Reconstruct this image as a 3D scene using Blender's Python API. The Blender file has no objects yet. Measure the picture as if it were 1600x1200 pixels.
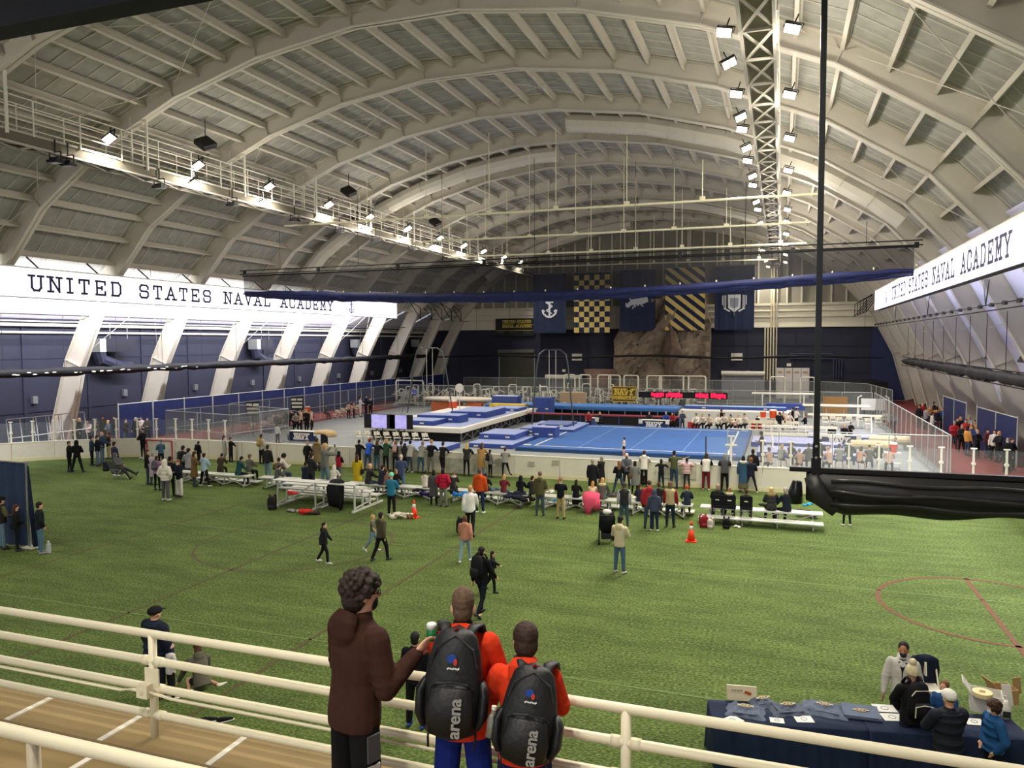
import bpy, bmesh, math, random
import numpy as np
from mathutils import Vector, Matrix
random.seed(7)
SC = bpy.context.scene
COL = SC.collection
PI = math.pi
def rad(a): return a*PI/180

# ---------------------------------------------------------------- camera
TH, PT, RO, FPX, CH = .3398, .0556, -.004, 1190.0, 7.0
FW = Vector((-math.sin(TH)*math.cos(PT), math.cos(TH)*math.cos(PT), -math.sin(PT)))
RT0 = Vector((math.cos(TH), math.sin(TH), 0)); UP0 = RT0.cross(FW)
RT = RT0*math.cos(RO)+UP0*math.sin(RO); UP = UP0*math.cos(RO)-RT0*math.sin(RO)
cam = bpy.data.cameras.new('camera'); camo = bpy.data.objects.new('camera', cam); COL.objects.link(camo)
cam.sensor_width = 36; cam.sensor_fit = 'HORIZONTAL'; cam.lens = FPX/1600*36; cam.clip_end = 400; cam.clip_start = .05
mw = Matrix((RT, UP, -FW)).transposed().to_4x4(); mw.translation = (0, 0, CH); camo.matrix_world = mw
SC.camera = camo

# ---------------------------------------------------------------- world, exposure
w = bpy.data.worlds.new('world'); SC.world = w; w.use_nodes = True
w.node_tree.nodes['Background'].inputs[0].default_value = (.86, .93, 1, 1)
w.node_tree.nodes['Background'].inputs[1].default_value = 1.0
SC.view_settings.view_transform = 'Standard'; SC.view_settings.look = 'None'
SC.view_settings.exposure = 0.18; SC.view_settings.gamma = 1; SC.view_settings.use_curve_mapping = False
SC.cycles.max_bounces = 5; SC.cycles.diffuse_bounces = 3; SC.cycles.glossy_bounces = 2
SC.cycles.transparent_max_bounces = 16; SC.cycles.sample_clamp_indirect = 4
LAMP_SPOT, LAMP_POINT = 1900.0, 360.0      # watts of one floodlight: its beam, its spill

# ---------------------------------------------------------------- helpers
def ray(px, py):
    return FW + RT*((px-800)/FPX) - UP*((py-600)/FPX)
def G(px, py, z=0.0):
    d = ray(px, py); t = (z-CH)/d.z
    return Vector((d.x*t, d.y*t, z))
def AY(px, py, Y):
    d = ray(px, py); t = Y/d.y
    return Vector((d.x*t, Y, CH+d.z*t))
def lin(h):
    h = h.lstrip('#'); o = []
    for i in (0, 2, 4):
        c = int(h[i:i+2], 16)/255
        o.append(c/12.92 if c <= .04045 else ((c+.055)/1.055)**2.4)
    return (*o, 1)
MATS = {}
def mat(hexc, rough=.75, metal=0.0, noise=0.0, scale=8.0, emit=0.0, alpha=1.0, bump=0.0, stretch=None, spec=.3):
    k = (hexc, rough, metal, noise, scale, emit, alpha, bump, stretch, spec)
    if k in MATS: return MATS[k]
    m = bpy.data.materials.new('mat_'+hexc.lstrip('#')); m.use_nodes = True
    nt = m.node_tree; b = nt.nodes['Principled BSDF']; c = lin(hexc)
    b.inputs['Base Color'].default_value = c; b.inputs['Roughness'].default_value = rough
    b.inputs['Metallic'].default_value = metal; b.inputs['Specular IOR Level'].default_value = spec
    if noise or bump:
        tc = nt.nodes.new('ShaderNodeTexCoord'); mp = nt.nodes.new('ShaderNodeMapping')
        nt.links.new(tc.outputs['Object'], mp.inputs[0])
        if stretch: mp.inputs['Scale'].default_value = stretch
        n = nt.nodes.new('ShaderNodeTexNoise'); n.inputs['Scale'].default_value = scale; n.inputs['Detail'].default_value = 4
        nt.links.new(mp.outputs[0], n.inputs['Vector'])
        if noise:
            r = nt.nodes.new('ShaderNodeMapRange'); r.inputs[1].default_value = .3; r.inputs[2].default_value = .7
            r.inputs[3].default_value = 1-noise; r.inputs[4].default_value = 1+noise
            nt.links.new(n.outputs['Fac'], r.inputs[0])
            mx = nt.nodes.new('ShaderNodeVectorMath'); mx.operation = 'SCALE'; mx.inputs[0].default_value = c[:3]
            nt.links.new(r.outputs[0], mx.inputs['Scale']); nt.links.new(mx.outputs[0], b.inputs['Base Color'])
        if bump:
            bp = nt.nodes.new('ShaderNodeBump'); bp.inputs['Strength'].default_value = bump; bp.inputs['Distance'].default_value = .02
            nt.links.new(n.outputs['Fac'], bp.inputs['Height']); nt.links.new(bp.outputs[0], b.inputs['Normal'])
    if emit:
        b.inputs['Emission Color'].default_value = c; b.inputs['Emission Strength'].default_value = emit
    if alpha < 1: b.inputs['Alpha'].default_value = alpha
    MATS[k] = m; return m

class MB:
    """collects geometry of ONE object"""
    def __init__(s): s.v = []; s.f = []
    def add(s, vs, fs):
        o = len(s.v); s.v += [tuple(x) for x in vs]; s.f += [tuple(i+o for i in f) for f in fs]; return s
    def box(s, c, d, rz=0.0, M=None):
        x, y, z = d[0]/2, d[1]/2, d[2]/2; vs = []
        for k in (-z, z):
            for a, b in ((-x, -y), (x, -y), (x, y), (-x, y)): vs.append(Vector((a, b, k)))
        if M is not None: vs = [M @ p for p in vs]
        if rz: R = Matrix.Rotation(rz, 3, 'Z'); vs = [R @ p for p in vs]
        c = Vector(c)
        return s.add([p+c for p in vs], [(3, 2, 1, 0), (4, 5, 6, 7), (0, 1, 5, 4), (1, 2, 6, 5), (2, 3, 7, 6), (3, 0, 4, 7)])
    def bar(s, a, b, wd, ht, up=(0, 0, 1)):
        a, b = Vector(a), Vector(b); d = (b-a).normalized(); u = Vector(up)
        if abs(d.dot(u)) > .98: u = Vector((0, 1, 0))
        x = d.cross(u).normalized(); z = x.cross(d); vs = []
        for p in (a, b):
            for i, j in ((-1, -1), (1, -1), (1, 1), (-1, 1)): vs.append(p+x*(i*wd/2)+z*(j*ht/2))
        return s.add(vs, [(3, 2, 1, 0), (4, 5, 6, 7), (0, 1, 5, 4), (1, 2, 6, 5), (2, 3, 7, 6), (3, 0, 4, 7)])
    def loft(s, rings, n=8, xdir=(1, 0, 0), caps=True):
        """rings: (pos, rx, ry); elliptical sections square to the path"""
        P = [Vector(r[0]) for r in rings]; L = len(P); vs = []; fs = []
        for i, (p, r) in enumerate(zip(P, rings)):
            t = (P[min(i+1, L-1)]-P[max(i-1, 0)])
            t = t.normalized() if t.length > 1e-9 else Vector((0, 0, 1))
            x = Vector(xdir); x = x-t*x.dot(t)
            if x.length < 1e-3: x = Vector((0, 1, 0))-t*t.y
            x.normalize(); y = t.cross(x)
            for k in range(n):
                a = 2*PI*k/n; vs.append(p+x*(r[1]*math.cos(a))+y*(r[2]*math.sin(a)))
        for i in range(L-1):
            for k in range(n):
                k2 = (k+1) % n; fs.append((i*n+k, i*n+k2, (i+1)*n+k2, (i+1)*n+k))
        if caps: fs.append(tuple(reversed(range(n)))); fs.append(tuple((L-1)*n+k for k in range(n)))
        return s.add(vs, fs)
    def tube(s, pts, r, n=6): return s.loft([(p, r, r) for p in pts], n, (1, .013, .02))
    def cap(s, a, b, ra, rb, n=10, xdir=(1, 0, 0), fl=1.0):
        """tapered limb with rounded ends, fl flattens it"""
        a, b = Vector(a), Vector(b); d = b-a; d = d.normalized() if d.length > 1e-6 else Vector((0, 0, 1)); R = []
        for q in (-.95, -.6): R.append((a+d*ra*q, ra*math.sqrt(1-q*q), ra*math.sqrt(1-q*q)*fl))
        R.append((a, ra, ra*fl)); R.append((b, rb, rb*fl))
        for q in (.6, .95): R.append((b+d*rb*q, rb*math.sqrt(1-q*q), rb*math.sqrt(1-q*q)*fl))
        return s.loft(R, n, xdir)
    def ell(s, c, r, n=12, m=7, M=None):
        c = Vector(c); vs = []; fs = []
        for i in range(1, m):
            t = PI*i/m
            for k in range(n):
                a = 2*PI*k/n; p = Vector((r[0]*math.sin(t)*math.cos(a), r[1]*math.sin(t)*math.sin(a), -r[2]*math.cos(t)))
                vs.append(c+(M @ p if M is not None else p))
        b = Vector((0, 0, -r[2])); t_ = Vector((0, 0, r[2]))
        vs += [c+(M @ b if M is not None else b), c+(M @ t_ if M is not None else t_)]
        B = len(vs)-2
        for i in range(m-2):
            for k in range(n):
                k2 = (k+1) % n; fs.append((i*n+k, i*n+k2, (i+1)*n+k2, (i+1)*n+k))
        for k in range(n):
            fs.append((B, (k+1) % n, k)); fs.append((B+1, (m-2)*n+k, (m-2)*n+(k+1) % n))
        return s.add(vs, fs)
    def prism(s, poly, axis, a, b):
        """polygon (2D) pushed along axis from a to b; axis 'x': (y,z), 'y': (x,z), 'z': (x,y)"""
        n = len(poly); vs = []
        for t in (a, b):
            for p, q in poly: vs.append({'x': (t, p, q), 'y': (p, t, q), 'z': (p, q, t)}[axis])
        fs = [tuple(reversed(range(n))), tuple(range(n, 2*n))]+[(i, (i+1) % n, n+(i+1) % n, n+i) for i in range(n)]
        return s.add(vs, fs)
    def quad(s, a, b, c, d): return s.add([a, b, c, d], [(0, 1, 2, 3)])
    def mesh(s, name, m=None, smooth=False):
        me = bpy.data.meshes.new(name); me.from_pydata(s.v, [], s.f)
        bm = bmesh.new(); bm.from_mesh(me); bmesh.ops.recalc_face_normals(bm, faces=bm.faces); bm.to_mesh(me); bm.free()
        if smooth: me.polygons.foreach_set('use_smooth', [True]*len(me.polygons))
        if m: me.materials.append(m)
        return me
    def build(s, name, m=None, parent=None, smooth=False, kind=None, loc=None):
        return put(name, s.mesh(name, m, smooth), parent, loc, kind)
def put(name, me, parent=None, loc=None, kind=None, rot=None):
    o = bpy.data.objects.new(name, me); COL.objects.link(o)
    if parent: o.parent = parent
    if loc is not None: o.location = loc
    if rot is not None: o.rotation_euler = rot
    if kind: o['kind'] = kind
    return o
def tag(o, label, cat, group=None):
    o['label'] = label; o['category'] = cat
    if group: o['group'] = group
    return o
def thing(name, label, cat, loc=(0, 0, 0), rz=0.0, group=None):
    o = bpy.data.objects.new(name, None); COL.objects.link(o); o.location = loc; o.rotation_euler = (0, 0, rz)
    o.empty_display_size = .1
    return tag(o, label, cat, group)
def dup(root, loc=None, rz=None, label=None, group=None):
    r = root.copy(); COL.objects.link(r)
    if loc is not None: r.location = loc
    if rz is not None: r.rotation_euler = (0, 0, rz)
    if label: r['label'] = label
    if group: r['group'] = group
    for ch in list(root.children):
        c = ch.copy(); COL.objects.link(c); c.parent = r
        for g in ch.children:
            d = g.copy(); COL.objects.link(d); d.parent = c
    return r
ONES = 'zeroth first second third fourth fifth sixth seventh eighth ninth tenth eleventh twelfth thirteenth fourteenth fifteenth sixteenth seventeenth eighteenth nineteenth'.split()
def nth(n):
    if n < 20: return ONES[n]
    t, o = divmod(n, 10); w_ = ('', '', 'twent', 'thirt', 'fort')[t]
    return w_+'ieth' if o == 0 else w_+'y-'+ONES[o]
def struct(o): o['kind'] = 'structure'; return o

# ---------------------------------------------------------------- slab-serif lettering (block strokes with serifs)
GL = {
 'A': ([(0, 0, .5, 1), (1, 0, .5, 1), (.2, .36, .8, .36)], [(0, 0), (1, 0)], .02),
 'C': ([(1, .3, 1, .15), (1, .15, .8, 0), (.8, 0, .2, 0), (.2, 0, 0, .2), (0, .2, 0, .8), (0, .8, .2, 1), (.2, 1, .8, 1), (.8, 1, 1, .85), (1, .85, 1, .68)], [], 0),
 'D': ([(.1, 0, .1, 1), (0, 1, .75, 1), (.75, 1, 1, .78), (1, .78, 1, .22), (1, .22, .75, 0), (.75, 0, 0, 0)], [], 0),
 'E': ([(.1, 0, .1, 1), (0, 1, 1, 1), (0, 0, 1, 0), (.1, .5, .65, .5), (1, 1, 1, .78), (1, 0, 1, .22), (.65, .4, .65, .6)], [], 0),
 'G': ([(1, .68, 1, .85), (1, .85, .8, 1), (.8, 1, .2, 1), (.2, 1, 0, .8), (0, .8, 0, .2), (0, .2, .2, 0), (.2, 0, .8, 0), (.8, 0, 1, .2), (1, .2, 1, .48), (.6, .48, 1.08, .48)], [], 0),
 'I': ([(.5, 0, .5, 1)], [(.5, 0), (.5, 1)], 0),
 'L': ([(.15, 0, .15, 1), (0, 0, 1, 0), (1, 0, 1, .28)], [(.15, 1)], 0),
 'M': ([(.05, 0, .05, 1), (.05, 1, .5, .3), (.5, .3, .95, 1), (.95, 1, .95, 0)], [(.05, 0), (.95, 0), (.0, 1), (1, 1)], 0),
 'N': ([(.08, 0, .08, 1), (.08, 1, .92, 0), (.92, 0, .92, 1)], [(.08, 0), (.92, 1), (.05, 1)], 0),
 'S': ([(0, .3, 0, .14), (0, .14, .18, 0), (.18, 0, .82, 0), (.82, 0, 1, .16), (1, .16, 1, .4), (1, .4, .85, .52), (.85, .52, .15, .52), (.15, .52, 0, .66), (0, .66, 0, .84), (0, .84, .18, 1), (.18, 1, .82, 1), (.82, 1, 1, .86), (1, .86, 1, .72)], [], 0),
 'T': ([(.5, 0, .5, 1), (0, 1, 1, 1), (0, 1, 0, .76), (1, 1, 1, .76)], [(.5, 0)], 0),
 'U': ([(.08, 1, .08, .2), (.08, .2, .28, 0), (.28, 0, .72, 0), (.72, 0, .92, .2), (.92, .2, .92, 1)], [(.08, 1), (.92, 1)], 0),
 'V': ([(0, 1, .5, 0), (1, 1, .5, 0)], [(0, 1), (1, 1)], 0),
 'Y': ([(0, 1, .5, .45), (1, 1, .5, .45), (.5, .45, .5, 0)], [(0, 1), (1, 1), (.5, 0)], 0)}
def glyph_bars(text, h, gap=.35, aspect=.72, st=.15, spc=.75):
    """list of (x0,z0,x1,z1) strokes of one line of text, per letter, and its whole width"""
    x = 0.0; out = []; wd = h*aspect
    for ch in text:
        if ch == ' ': x += wd*spc; continue
        L = []; strokes, ser, _ = GL[ch]; cw = wd*(.45 if ch == 'I' else 1.0); sw = h*.2
        for a, b, c, d in strokes: L.append((x+a*cw, b*h, x+c*cw, d*h))
        for a, b in ser: L.append((x+a*cw-sw, b*h, x+a*cw+sw, b*h))
        out.append(L); x += cw+wd*gap
    return out, x-wd*gap
def letters(text, h, origin, xd, zd, nd, m, parent, name='letter', st=.14, **k):
    """each letter one mesh; xd/zd span the board's face, nd points off it"""
    L, W = glyph_bars(text, h, **k); xd, zd, nd = Vector(xd), Vector(zd), Vector(nd); og = Vector(origin)
    for S in L:
        b = MB()
        for i, (a, c, d, e) in enumerate(S):
            p, q = Vector((a, c, 0)), Vector((d, e, 0)); u = (q-p).normalized()*(h*st/2); n = Vector((-u.y, u.x, 0))
            q2 = q+u; p2 = p-u; vs = []
            for off in (.0, .012+.0004*i):
                for r in (p2-n, q2-n, q2+n, p2+n): vs.append(og+xd*r.x+zd*r.y+nd*off)
            b.add(vs, [(3, 2, 1, 0), (4, 5, 6, 7), (0, 1, 5, 4), (1, 2, 6, 5), (2, 3, 7, 6), (3, 0, 4, 7)])
        b.build(name, m, parent)
    return W
# ---------------------------------------------------------------- hall dimensions (metres; +Y down the hall, field at z 0)
XC = -15.95
PRO = [(2.62, 21.22), (7.8, 20.5), (12.8, 19.15), (17.65, 17.1), (22.0, 14.3), (25.6, 10.3), (28.1, 5.4), (29.6, 0)]
INN = [(-x, z) for x, z in reversed(PRO)]+PRO
def offs(P, dfun):
    out = []
    for i, p in enumerate(P):
        a = Vector(P[max(i-1, 0)]); b = Vector(P[min(i+1, len(P)-1)]); t = (b-a).normalized(); n = Vector((-t.y, t.x))
        out.append((p[0]+n.x*dfun(p[1]), p[1]+n.y*dfun(p[1])))
    return out
OUT = offs(INN, lambda z: .98+.75*max(0, 1-z/19)**1.3)
RIBY = [38.5+7.5*k for k in range(-4, 8)]
YB = 98.5

M_RIB = mat('#c3bdae', .6, noise=.04, scale=.6)
M_DECK = mat('#9c9b92', .85, noise=.13, scale=1.6, stretch=(1, 1, 1))
M_BATT = mat('#c4c0b2', .8)
M_WHITE = mat('#d9d4c6', .55, noise=.03, scale=2)
M_NAVY = mat('#292b3a', .75, noise=.08, scale=.7)
M_NAVY2 = mat('#26293a', .75, noise=.08, scale=.7)
M_CREAM = mat('#d3c8a8', .6, noise=.04, scale=1)
M_BLACK = mat('#121214', .6)
M_STEEL = mat('#9a9d9f', .4, .7)
M_GALV = mat('#a9aca8', .5, .3)
M_ALU = mat('#c9c9c2', .45, .35, noise=.05, scale=6)

# ---------------------------------------------------------------- floor
def turf_mat():
    m = bpy.data.materials.new('mat_turf'); m.use_nodes = True; nt = m.node_tree; b = nt.nodes['Principled BSDF']
    b.inputs['Roughness'].default_value = .9; b.inputs['Specular IOR Level'].default_value = .08
    tc = nt.nodes.new('ShaderNodeTexCoord')
    def noise(sc, st, det=3):
        mp = nt.nodes.new('ShaderNodeMapping'); mp.inputs['Scale'].default_value = st; nt.links.new(tc.outputs['Object'], mp.inputs[0])
        n = nt.nodes.new('ShaderNodeTexNoise'); n.inputs['Scale'].default_value = sc; n.inputs['Detail'].default_value = det
        nt.links.new(mp.outputs[0], n.inputs['Vector']); return n.outputs['Fac']
    def ramp(src, stops):
        r = nt.nodes.new('ShaderNodeValToRGB'); nt.links.new(src, r.inputs[0]); e = r.color_ramp.elements
        e[0].position, e[0].color = stops[0][0], stops[0][1]; e[1].position, e[1].color = stops[-1][0], stops[-1][1]
        for p, c in stops[1:-1]: x = e.new(p); x.color = c
        return r.outputs[0]
    blades = ramp(noise(26, (.55, 1.2, 1), 5), [(.33, lin('#394622')), (.5, lin('#526434')), (.68, lin('#778950'))])
    patch = ramp(noise(.9, (.45, 1.5, 1), 4), [(.3, (.74, .74, .74, 1)), (.7, (1.15, 1.12, 1.1, 1))])
    streak = ramp(noise(4, (.35, 2.2, 1), 3), [(.35, (.86, .87, .86, 1)), (.65, (1.12, 1.1, 1.12, 1))])
    def mul(a, c):
        x = nt.nodes.new('ShaderNodeMix'); x.data_type = 'RGBA'; x.blend_type = 'MULTIPLY'; x.inputs[0].default_value = 1
        nt.links.new(a, x.inputs[6]); nt.links.new(c, x.inputs[7]); return x.outputs[2]
    nt.links.new(mul(mul(blades, patch), streak), b.inputs['Base Color'])
    bp = nt.nodes.new('ShaderNodeBump'); bp.inputs['Strength'].default_value = .7; bp.inputs['Distance'].default_value = .03
    nt.links.new(noise(30, (.6, 1.3, 1), 4), bp.inputs['Height']); nt.links.new(bp.outputs[0], b.inputs['Normal'])
    return m
floor = struct(MB().box((-16, 40, -.15), (70, 125, .2)).build('floor', mat('#77332f', .8, noise=.1, scale=.4)))
MB().box((-15.9, 20, -.02), (54, 34.6, .04)).build('turf_carpet', turf_mat(), floor)
MB().box((-15.2, 55.4, -.015), (46.8, 36.0, .04)).build('gym_carpet', mat('#8b8e8d', .9, noise=.07, scale=.8), floor)
MB().box((-16, 86, -.015), (52, 25.0, .03)).build('rubber_floor', mat('#57585a', .85, noise=.15, scale=1.5), floor)
M_LINE = mat('#4f4a2c', .9, noise=.25, scale=14); M_LINE2 = mat('#664430', .9, noise=.25, scale=14); M_LINW = mat('#617540', .9, noise=.3, scale=14)
def strip(x0, y0, x1, y1, wd, m=M_LINE, z=.004):
    MB().bar((x0, y0, z), (x1, y1, z), wd, .006).build('field_line', m, floor)
def ring(cx, cy, r, wd, m, n=64, a0=0, a1=2*PI):
    vs = []; fs = []
    for i in range(n+1):
        a = a0+(a1-a0)*i/n
        for q in (r-wd/2, r+wd/2): vs.append((cx+q*math.cos(a), cy+q*math.sin(a), .007))
    for i in range(n): fs.append((2*i, 2*i+1, 2*i+3, 2*i+2))
    MB().add(vs, fs).build('field_line', m, floor)
strip(-15.9, 10, -15.9, 36.5, .1); strip(-10.38, 10, -10.38, 36.5, .1); strip(-22.05, 14, -22.05, 36.5, .09)
strip(5.2, 19, 5.2, 25.2, .12, M_LINE2); ring(5.2, 22.5, 2.62, .12, M_LINE2); ring(-15.9, 22.25, 3.32, .1, M_LINE)
for y in (15.0, 23.2, 27.6, 32.1): strip(-34, y, 8, y, .06, M_LINW)

# ---------------------------------------------------------------- roof: skin, ribs, purlins, deck panels
roof_v = []; roof_f = []
OS = offs(INN, lambda z: 1.5+.75*max(0, 1-z/19)**1.3)
sk = MB()
for i in range(len(OS)-1):
    if min(OS[i][1], OS[i+1][1]) < 9 and OS[i][0] < 0: continue
    a, b = OS[i], OS[i+1]
    sk.quad((XC+a[0], -22, a[1]), (XC+b[0], -22, b[1]), (XC+b[0], YB+.4, b[1]), (XC+a[0], YB+.4, a[1]))
ceiling = struct(sk.build('ceiling', mat('#2b2a28', .9)))  # skin coloured dark so the gaps beside the ribs look unlit
def rib_mesh():
    b = MB(); n = len(INN)
    for i in range(n-1):
        q = [INN[i], INN[i+1], OUT[i+1], OUT[i]]
        b.prism([(XC+p[0], p[1]) for p in q], 'y', -.035, .035)
        for P, s in ((INN, 1), (OUT, -1)):
            a, c = Vector(P[i]), Vector(P[i+1]); t = (c-a).normalized(); m = Vector((-t.y, t.x))*.06*s
            b.prism([(XC+r.x, r.y) for r in (a, c, c+m, a+m)], 'y', -.24, .24)
    for i in range(1, n-1):
        a, c = Vector(INN[i]), Vector(OUT[i]); b.bar((XC+a.x, 0, a.y), (XC+c.x, 0, c.y), .03, .42, (0, 1, 0))
    return b.mesh('arch_rib', M_RIB)
RM = rib_mesh()
for y in RIBY: put('arch_rib', RM, ceiling, (0, y, 0))
put('arch_rib', RM, ceiling, (0, YB-.3, 0))
# cells of the roof between purlins, as (point on the outer line, next point)
cells = []
for i in range(1, len(OUT)-2):
    a, b = Vector(OUT[i]), Vector(OUT[i+1])
    if min(a.y, b.y) < 8.5: continue
    for k in range(3): cells.append((a.lerp(b, k/3), a.lerp(b, (k+1)/3)))
def purlin_geo(b, p, t, y0, y1):
    nrm = Vector((t.y, -t.x)); up = (nrm.x, 0, nrm.y)
    for d, wd, ht in ((.12, .16, .03), (.46, .16, .035), (.29, .03, .34)):
        q = p+nrm*d; b.bar((XC+q.x, y0, q.y), (XC+q.x, y1, q.y), wd, ht, up)
def panel_geo(b, p, q, y0, y1):
    t = (q-p).normalized(); nrm = Vector((t.y, -t.x))
    for a in (0,):
        u, v = p+nrm*.02, q+nrm*.02; u2, v2 = p-nrm*.05, q-nrm*.05
        b.add([(XC+u.x, y0, u.y), (XC+v.x, y0, v.y), (XC+v.x, y1, v.y), (XC+u.x, y1, u.y), (XC+u2.x, y0, u2.y), (XC+v2.x, y0, v2.y), (XC+v2.x, y1, v2.y), (XC+u2.x, y1, u2.y)],
              [(0, 1, 2, 3), (4, 7, 6, 5), (0, 4, 5, 1), (1, 5, 6, 2), (2, 6, 7, 3), (3, 7, 4, 0)])
PUR = []; PAN = []; PJ = []
for p, q in cells:
    t = (q-p).normalized()
    b = MB(); purlin_geo(b, p, t, .06, 7.44); PUR.append(b.mesh('purlin', M_RIB))
    b = MB(); panel_geo(b, p, q, .25, 7.25); PAN.append(b.mesh('roof_panel', M_DECK))
    b = MB(); nrm = Vector((t.y, -t.x))
    for k in range(1, 8):
        y = .25+7*k/7.35; u, v = p+nrm*.03, q+nrm*.03
        b.bar((XC+u.x, y, u.y), (XC+v.x, y, v.y), .045, .05, (nrm.x, 0, nrm.y))
    PJ.append(b)
for bi, y in enumerate(RIBY[1:]):
    if bi < 9:
        for m in PUR: put('purlin', m, ceiling, (0, y, 0))
        for m in PAN: put('roof_panel', m, ceiling, (0, y, 0))
    else:
        L = min(7.44, YB-.4-y)
        b = MB(); c = MB()
        for p, q in cells:
            purlin_geo(b, p, (q-p).normalized(), y+.06, y+L); panel_geo(c, p, q, y+.2, y+L-.1)
        b.build('purlin_rows', M_RIB, ceiling, kind='stuff'); c.build('deck_rows', M_DECK, ceiling, kind='stuff')
jb = MB()
for b in PJ: jb.add(b.v, b.f)
JM = jb.mesh('deck_joint', M_BATT)
for y in RIBY[1:]: put('deck_joints', JM, ceiling, (0, y, 0), 'stuff')
# sway rods crossing pairs of bays
for y in (23.5, 38.5, 53.5, 68.5):
    for i in range(1, len(INN)-3, 2):
        a, b = OUT[i], OUT[i+2]
        for s in (0, 1):
            p, q = (a, b) if s else (b, a)
            MB().tube([(XC+p[0]*.985, y, p[1]-.35), (XC+q[0]*.985, y+7.5, q[1]-.35)], .018, 4).build('sway_rod', M_RIB, ceiling)

# ---------------------------------------------------------------- walls
wl = struct(MB().box((-47.75, 40, 4.35), (.3, 118, 8.7)).build('wall_left', M_NAVY))
i0 = [i for i, p in enumerate(OUT) if p[0] < 0 and p[1] > 9.5][0]; p0 = OUT[i0]
for y in RIBY+[1.0, -6.5]:
    b = MB(); x0, z0 = XC+p0[0], p0[1]+.1
    b.add([(x0, y+.3, z0), (x0, y+7.2, z0), (-47.6, y+7.2, 8.7), (-47.6, y+.3, 8.7), (x0-.1, y+.3, z0+.12), (x0-.1, y+7.2, z0+.12), (-47.7, y+7.2, 8.85), (-47.7, y+.3, 8.85)],
          [(0, 1, 2, 3), (7, 6, 5, 4), (0, 4, 5, 1), (1, 5, 6, 2), (2, 6, 7, 3), (3, 7, 4, 0)])
    b.build('eave_panel', mat('#e6e3ea', .6), wl)
for z, r in ((8.25, .11), (7.75, .08), (8.5, .05)):
    MB().tube([(-47.3+(.2 if r > .1 else 0), 12, z), (-47.3+(.2 if r > .1 else 0), 97, z)], r, 8).build('wall_pipe', M_WHITE, wl)
for y in RIBY[1:]: MB().box((-47.5, y-.9, 3.2), (.25, .35, .5)).build('junction_box', M_STEEL, wl)
for y in range(12, 96, 5): MB().box((-47.57, y, 4.3), (.1, .25, 8.6)).build('wall_pier', M_NAVY, wl)
for z in (2.4, 6.0): MB().box((-47.58, 50, z), (.06, 95, .1)).build('wall_rail', M_NAVY2, wl)
# wall heaters hung between the legs
def duct(y, sx):
    t = thing('air_handler', '', 'duct', (-46.6, y, 6.6), group=None)
    MB().box((0, 0, .25), (1.1, sx, .95)).build('duct_box', mat('#22242e', .6), t)
    MB().box((0, -sx/2-.28, .25), (1.0, .55, .95)).build('duct_end', M_GALV, t)
    MB().loft([((0, -sx/2-.2, -.2), .5, .45), ((0, -sx/2-.1, -.8), .5, .45), ((0, .2, -1.35), .45, .45), ((0, sx/2, -1.4), .42, .42)], 10).build('duct_elbow', mat('#2f3244', .6), t)
    for s in (-1, 1): MB().bar((.3, s*sx*.3, .7), (.3, s*sx*.3, 1.9), .04, .04).build('hanger', M_STEEL, t)
    return t
for y, s, l in ((43.6, 2.6, 'long dark air handler with rounded elbow between the first and second white legs'), (60.6, 1.8, 'dark square air handler hung between the third and fourth white legs'),
                (78.6, 1.9, 'small dark air handler beyond the fifth white leg'), (94.0, 1.9, 'small dark air handler by the far corner of the navy wall')):
    duct(y, s)['label'] = l
# right side: pale sloping panels between the legs
wr = struct(MB().box((15.2, 40, 4.4), (.3, 118, 8.8)).build('wall_right', M_NAVY2))
OR = [p for p in OUT if p[0] > 20]
def onr(z):
    for a, b in zip(OR, OR[1:]):
        if b[1] <= z <= a[1]:
            k = (a[1]-z)/(a[1]-b[1]); return a[0]+(b[0]-a[0])*k
    return OR[-1][0]
M_LAV = mat('#e0e2fa', .6, noise=.03, scale=.5)
for y in RIBY+[1.0, -6.5]:
    zs = [12.5, 10.6, 8, 5.4, 2.7]; b = MB()
    for z0, z1 in zip(zs, zs[1:]):
        b.add([(XC+onr(z0)-.25, y+.1, z0), (XC+onr(z0)-.25, y+7.4, z0), (XC+onr(z1)-.25, y+7.4, z1), (XC+onr(z1)-.25, y+.1, z1),
               (XC+onr(z0)-.15, y+.1, z0), (XC+onr(z0)-.15, y+7.4, z0), (XC+onr(z1)-.15, y+7.4, z1), (XC+onr(z1)-.15, y+.1, z1)], [(0, 1, 2, 3), (7, 6, 5, 4), (0, 4, 5, 1), (1, 5, 6, 2), (2, 6, 7, 3), (3, 7, 4, 0)])
    b.build('wall_panel', M_LAV, wr)
    if y > 30:
        z = 6.3; MB().box((XC+onr(z)-.34, y+3.6, z), (.1, 1.5, 1.3), M=Matrix.Rotation(.5, 3, 'Y')).build('vent_opening', M_BLACK, wr)
        MB().bar((XC+onr(8)-.3, y+4.6, 7.9), (XC+onr(8)-1.1, y+4.6, 7.7), .05, .05).build('wall_bracket', M_WHITE, wr)
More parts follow.
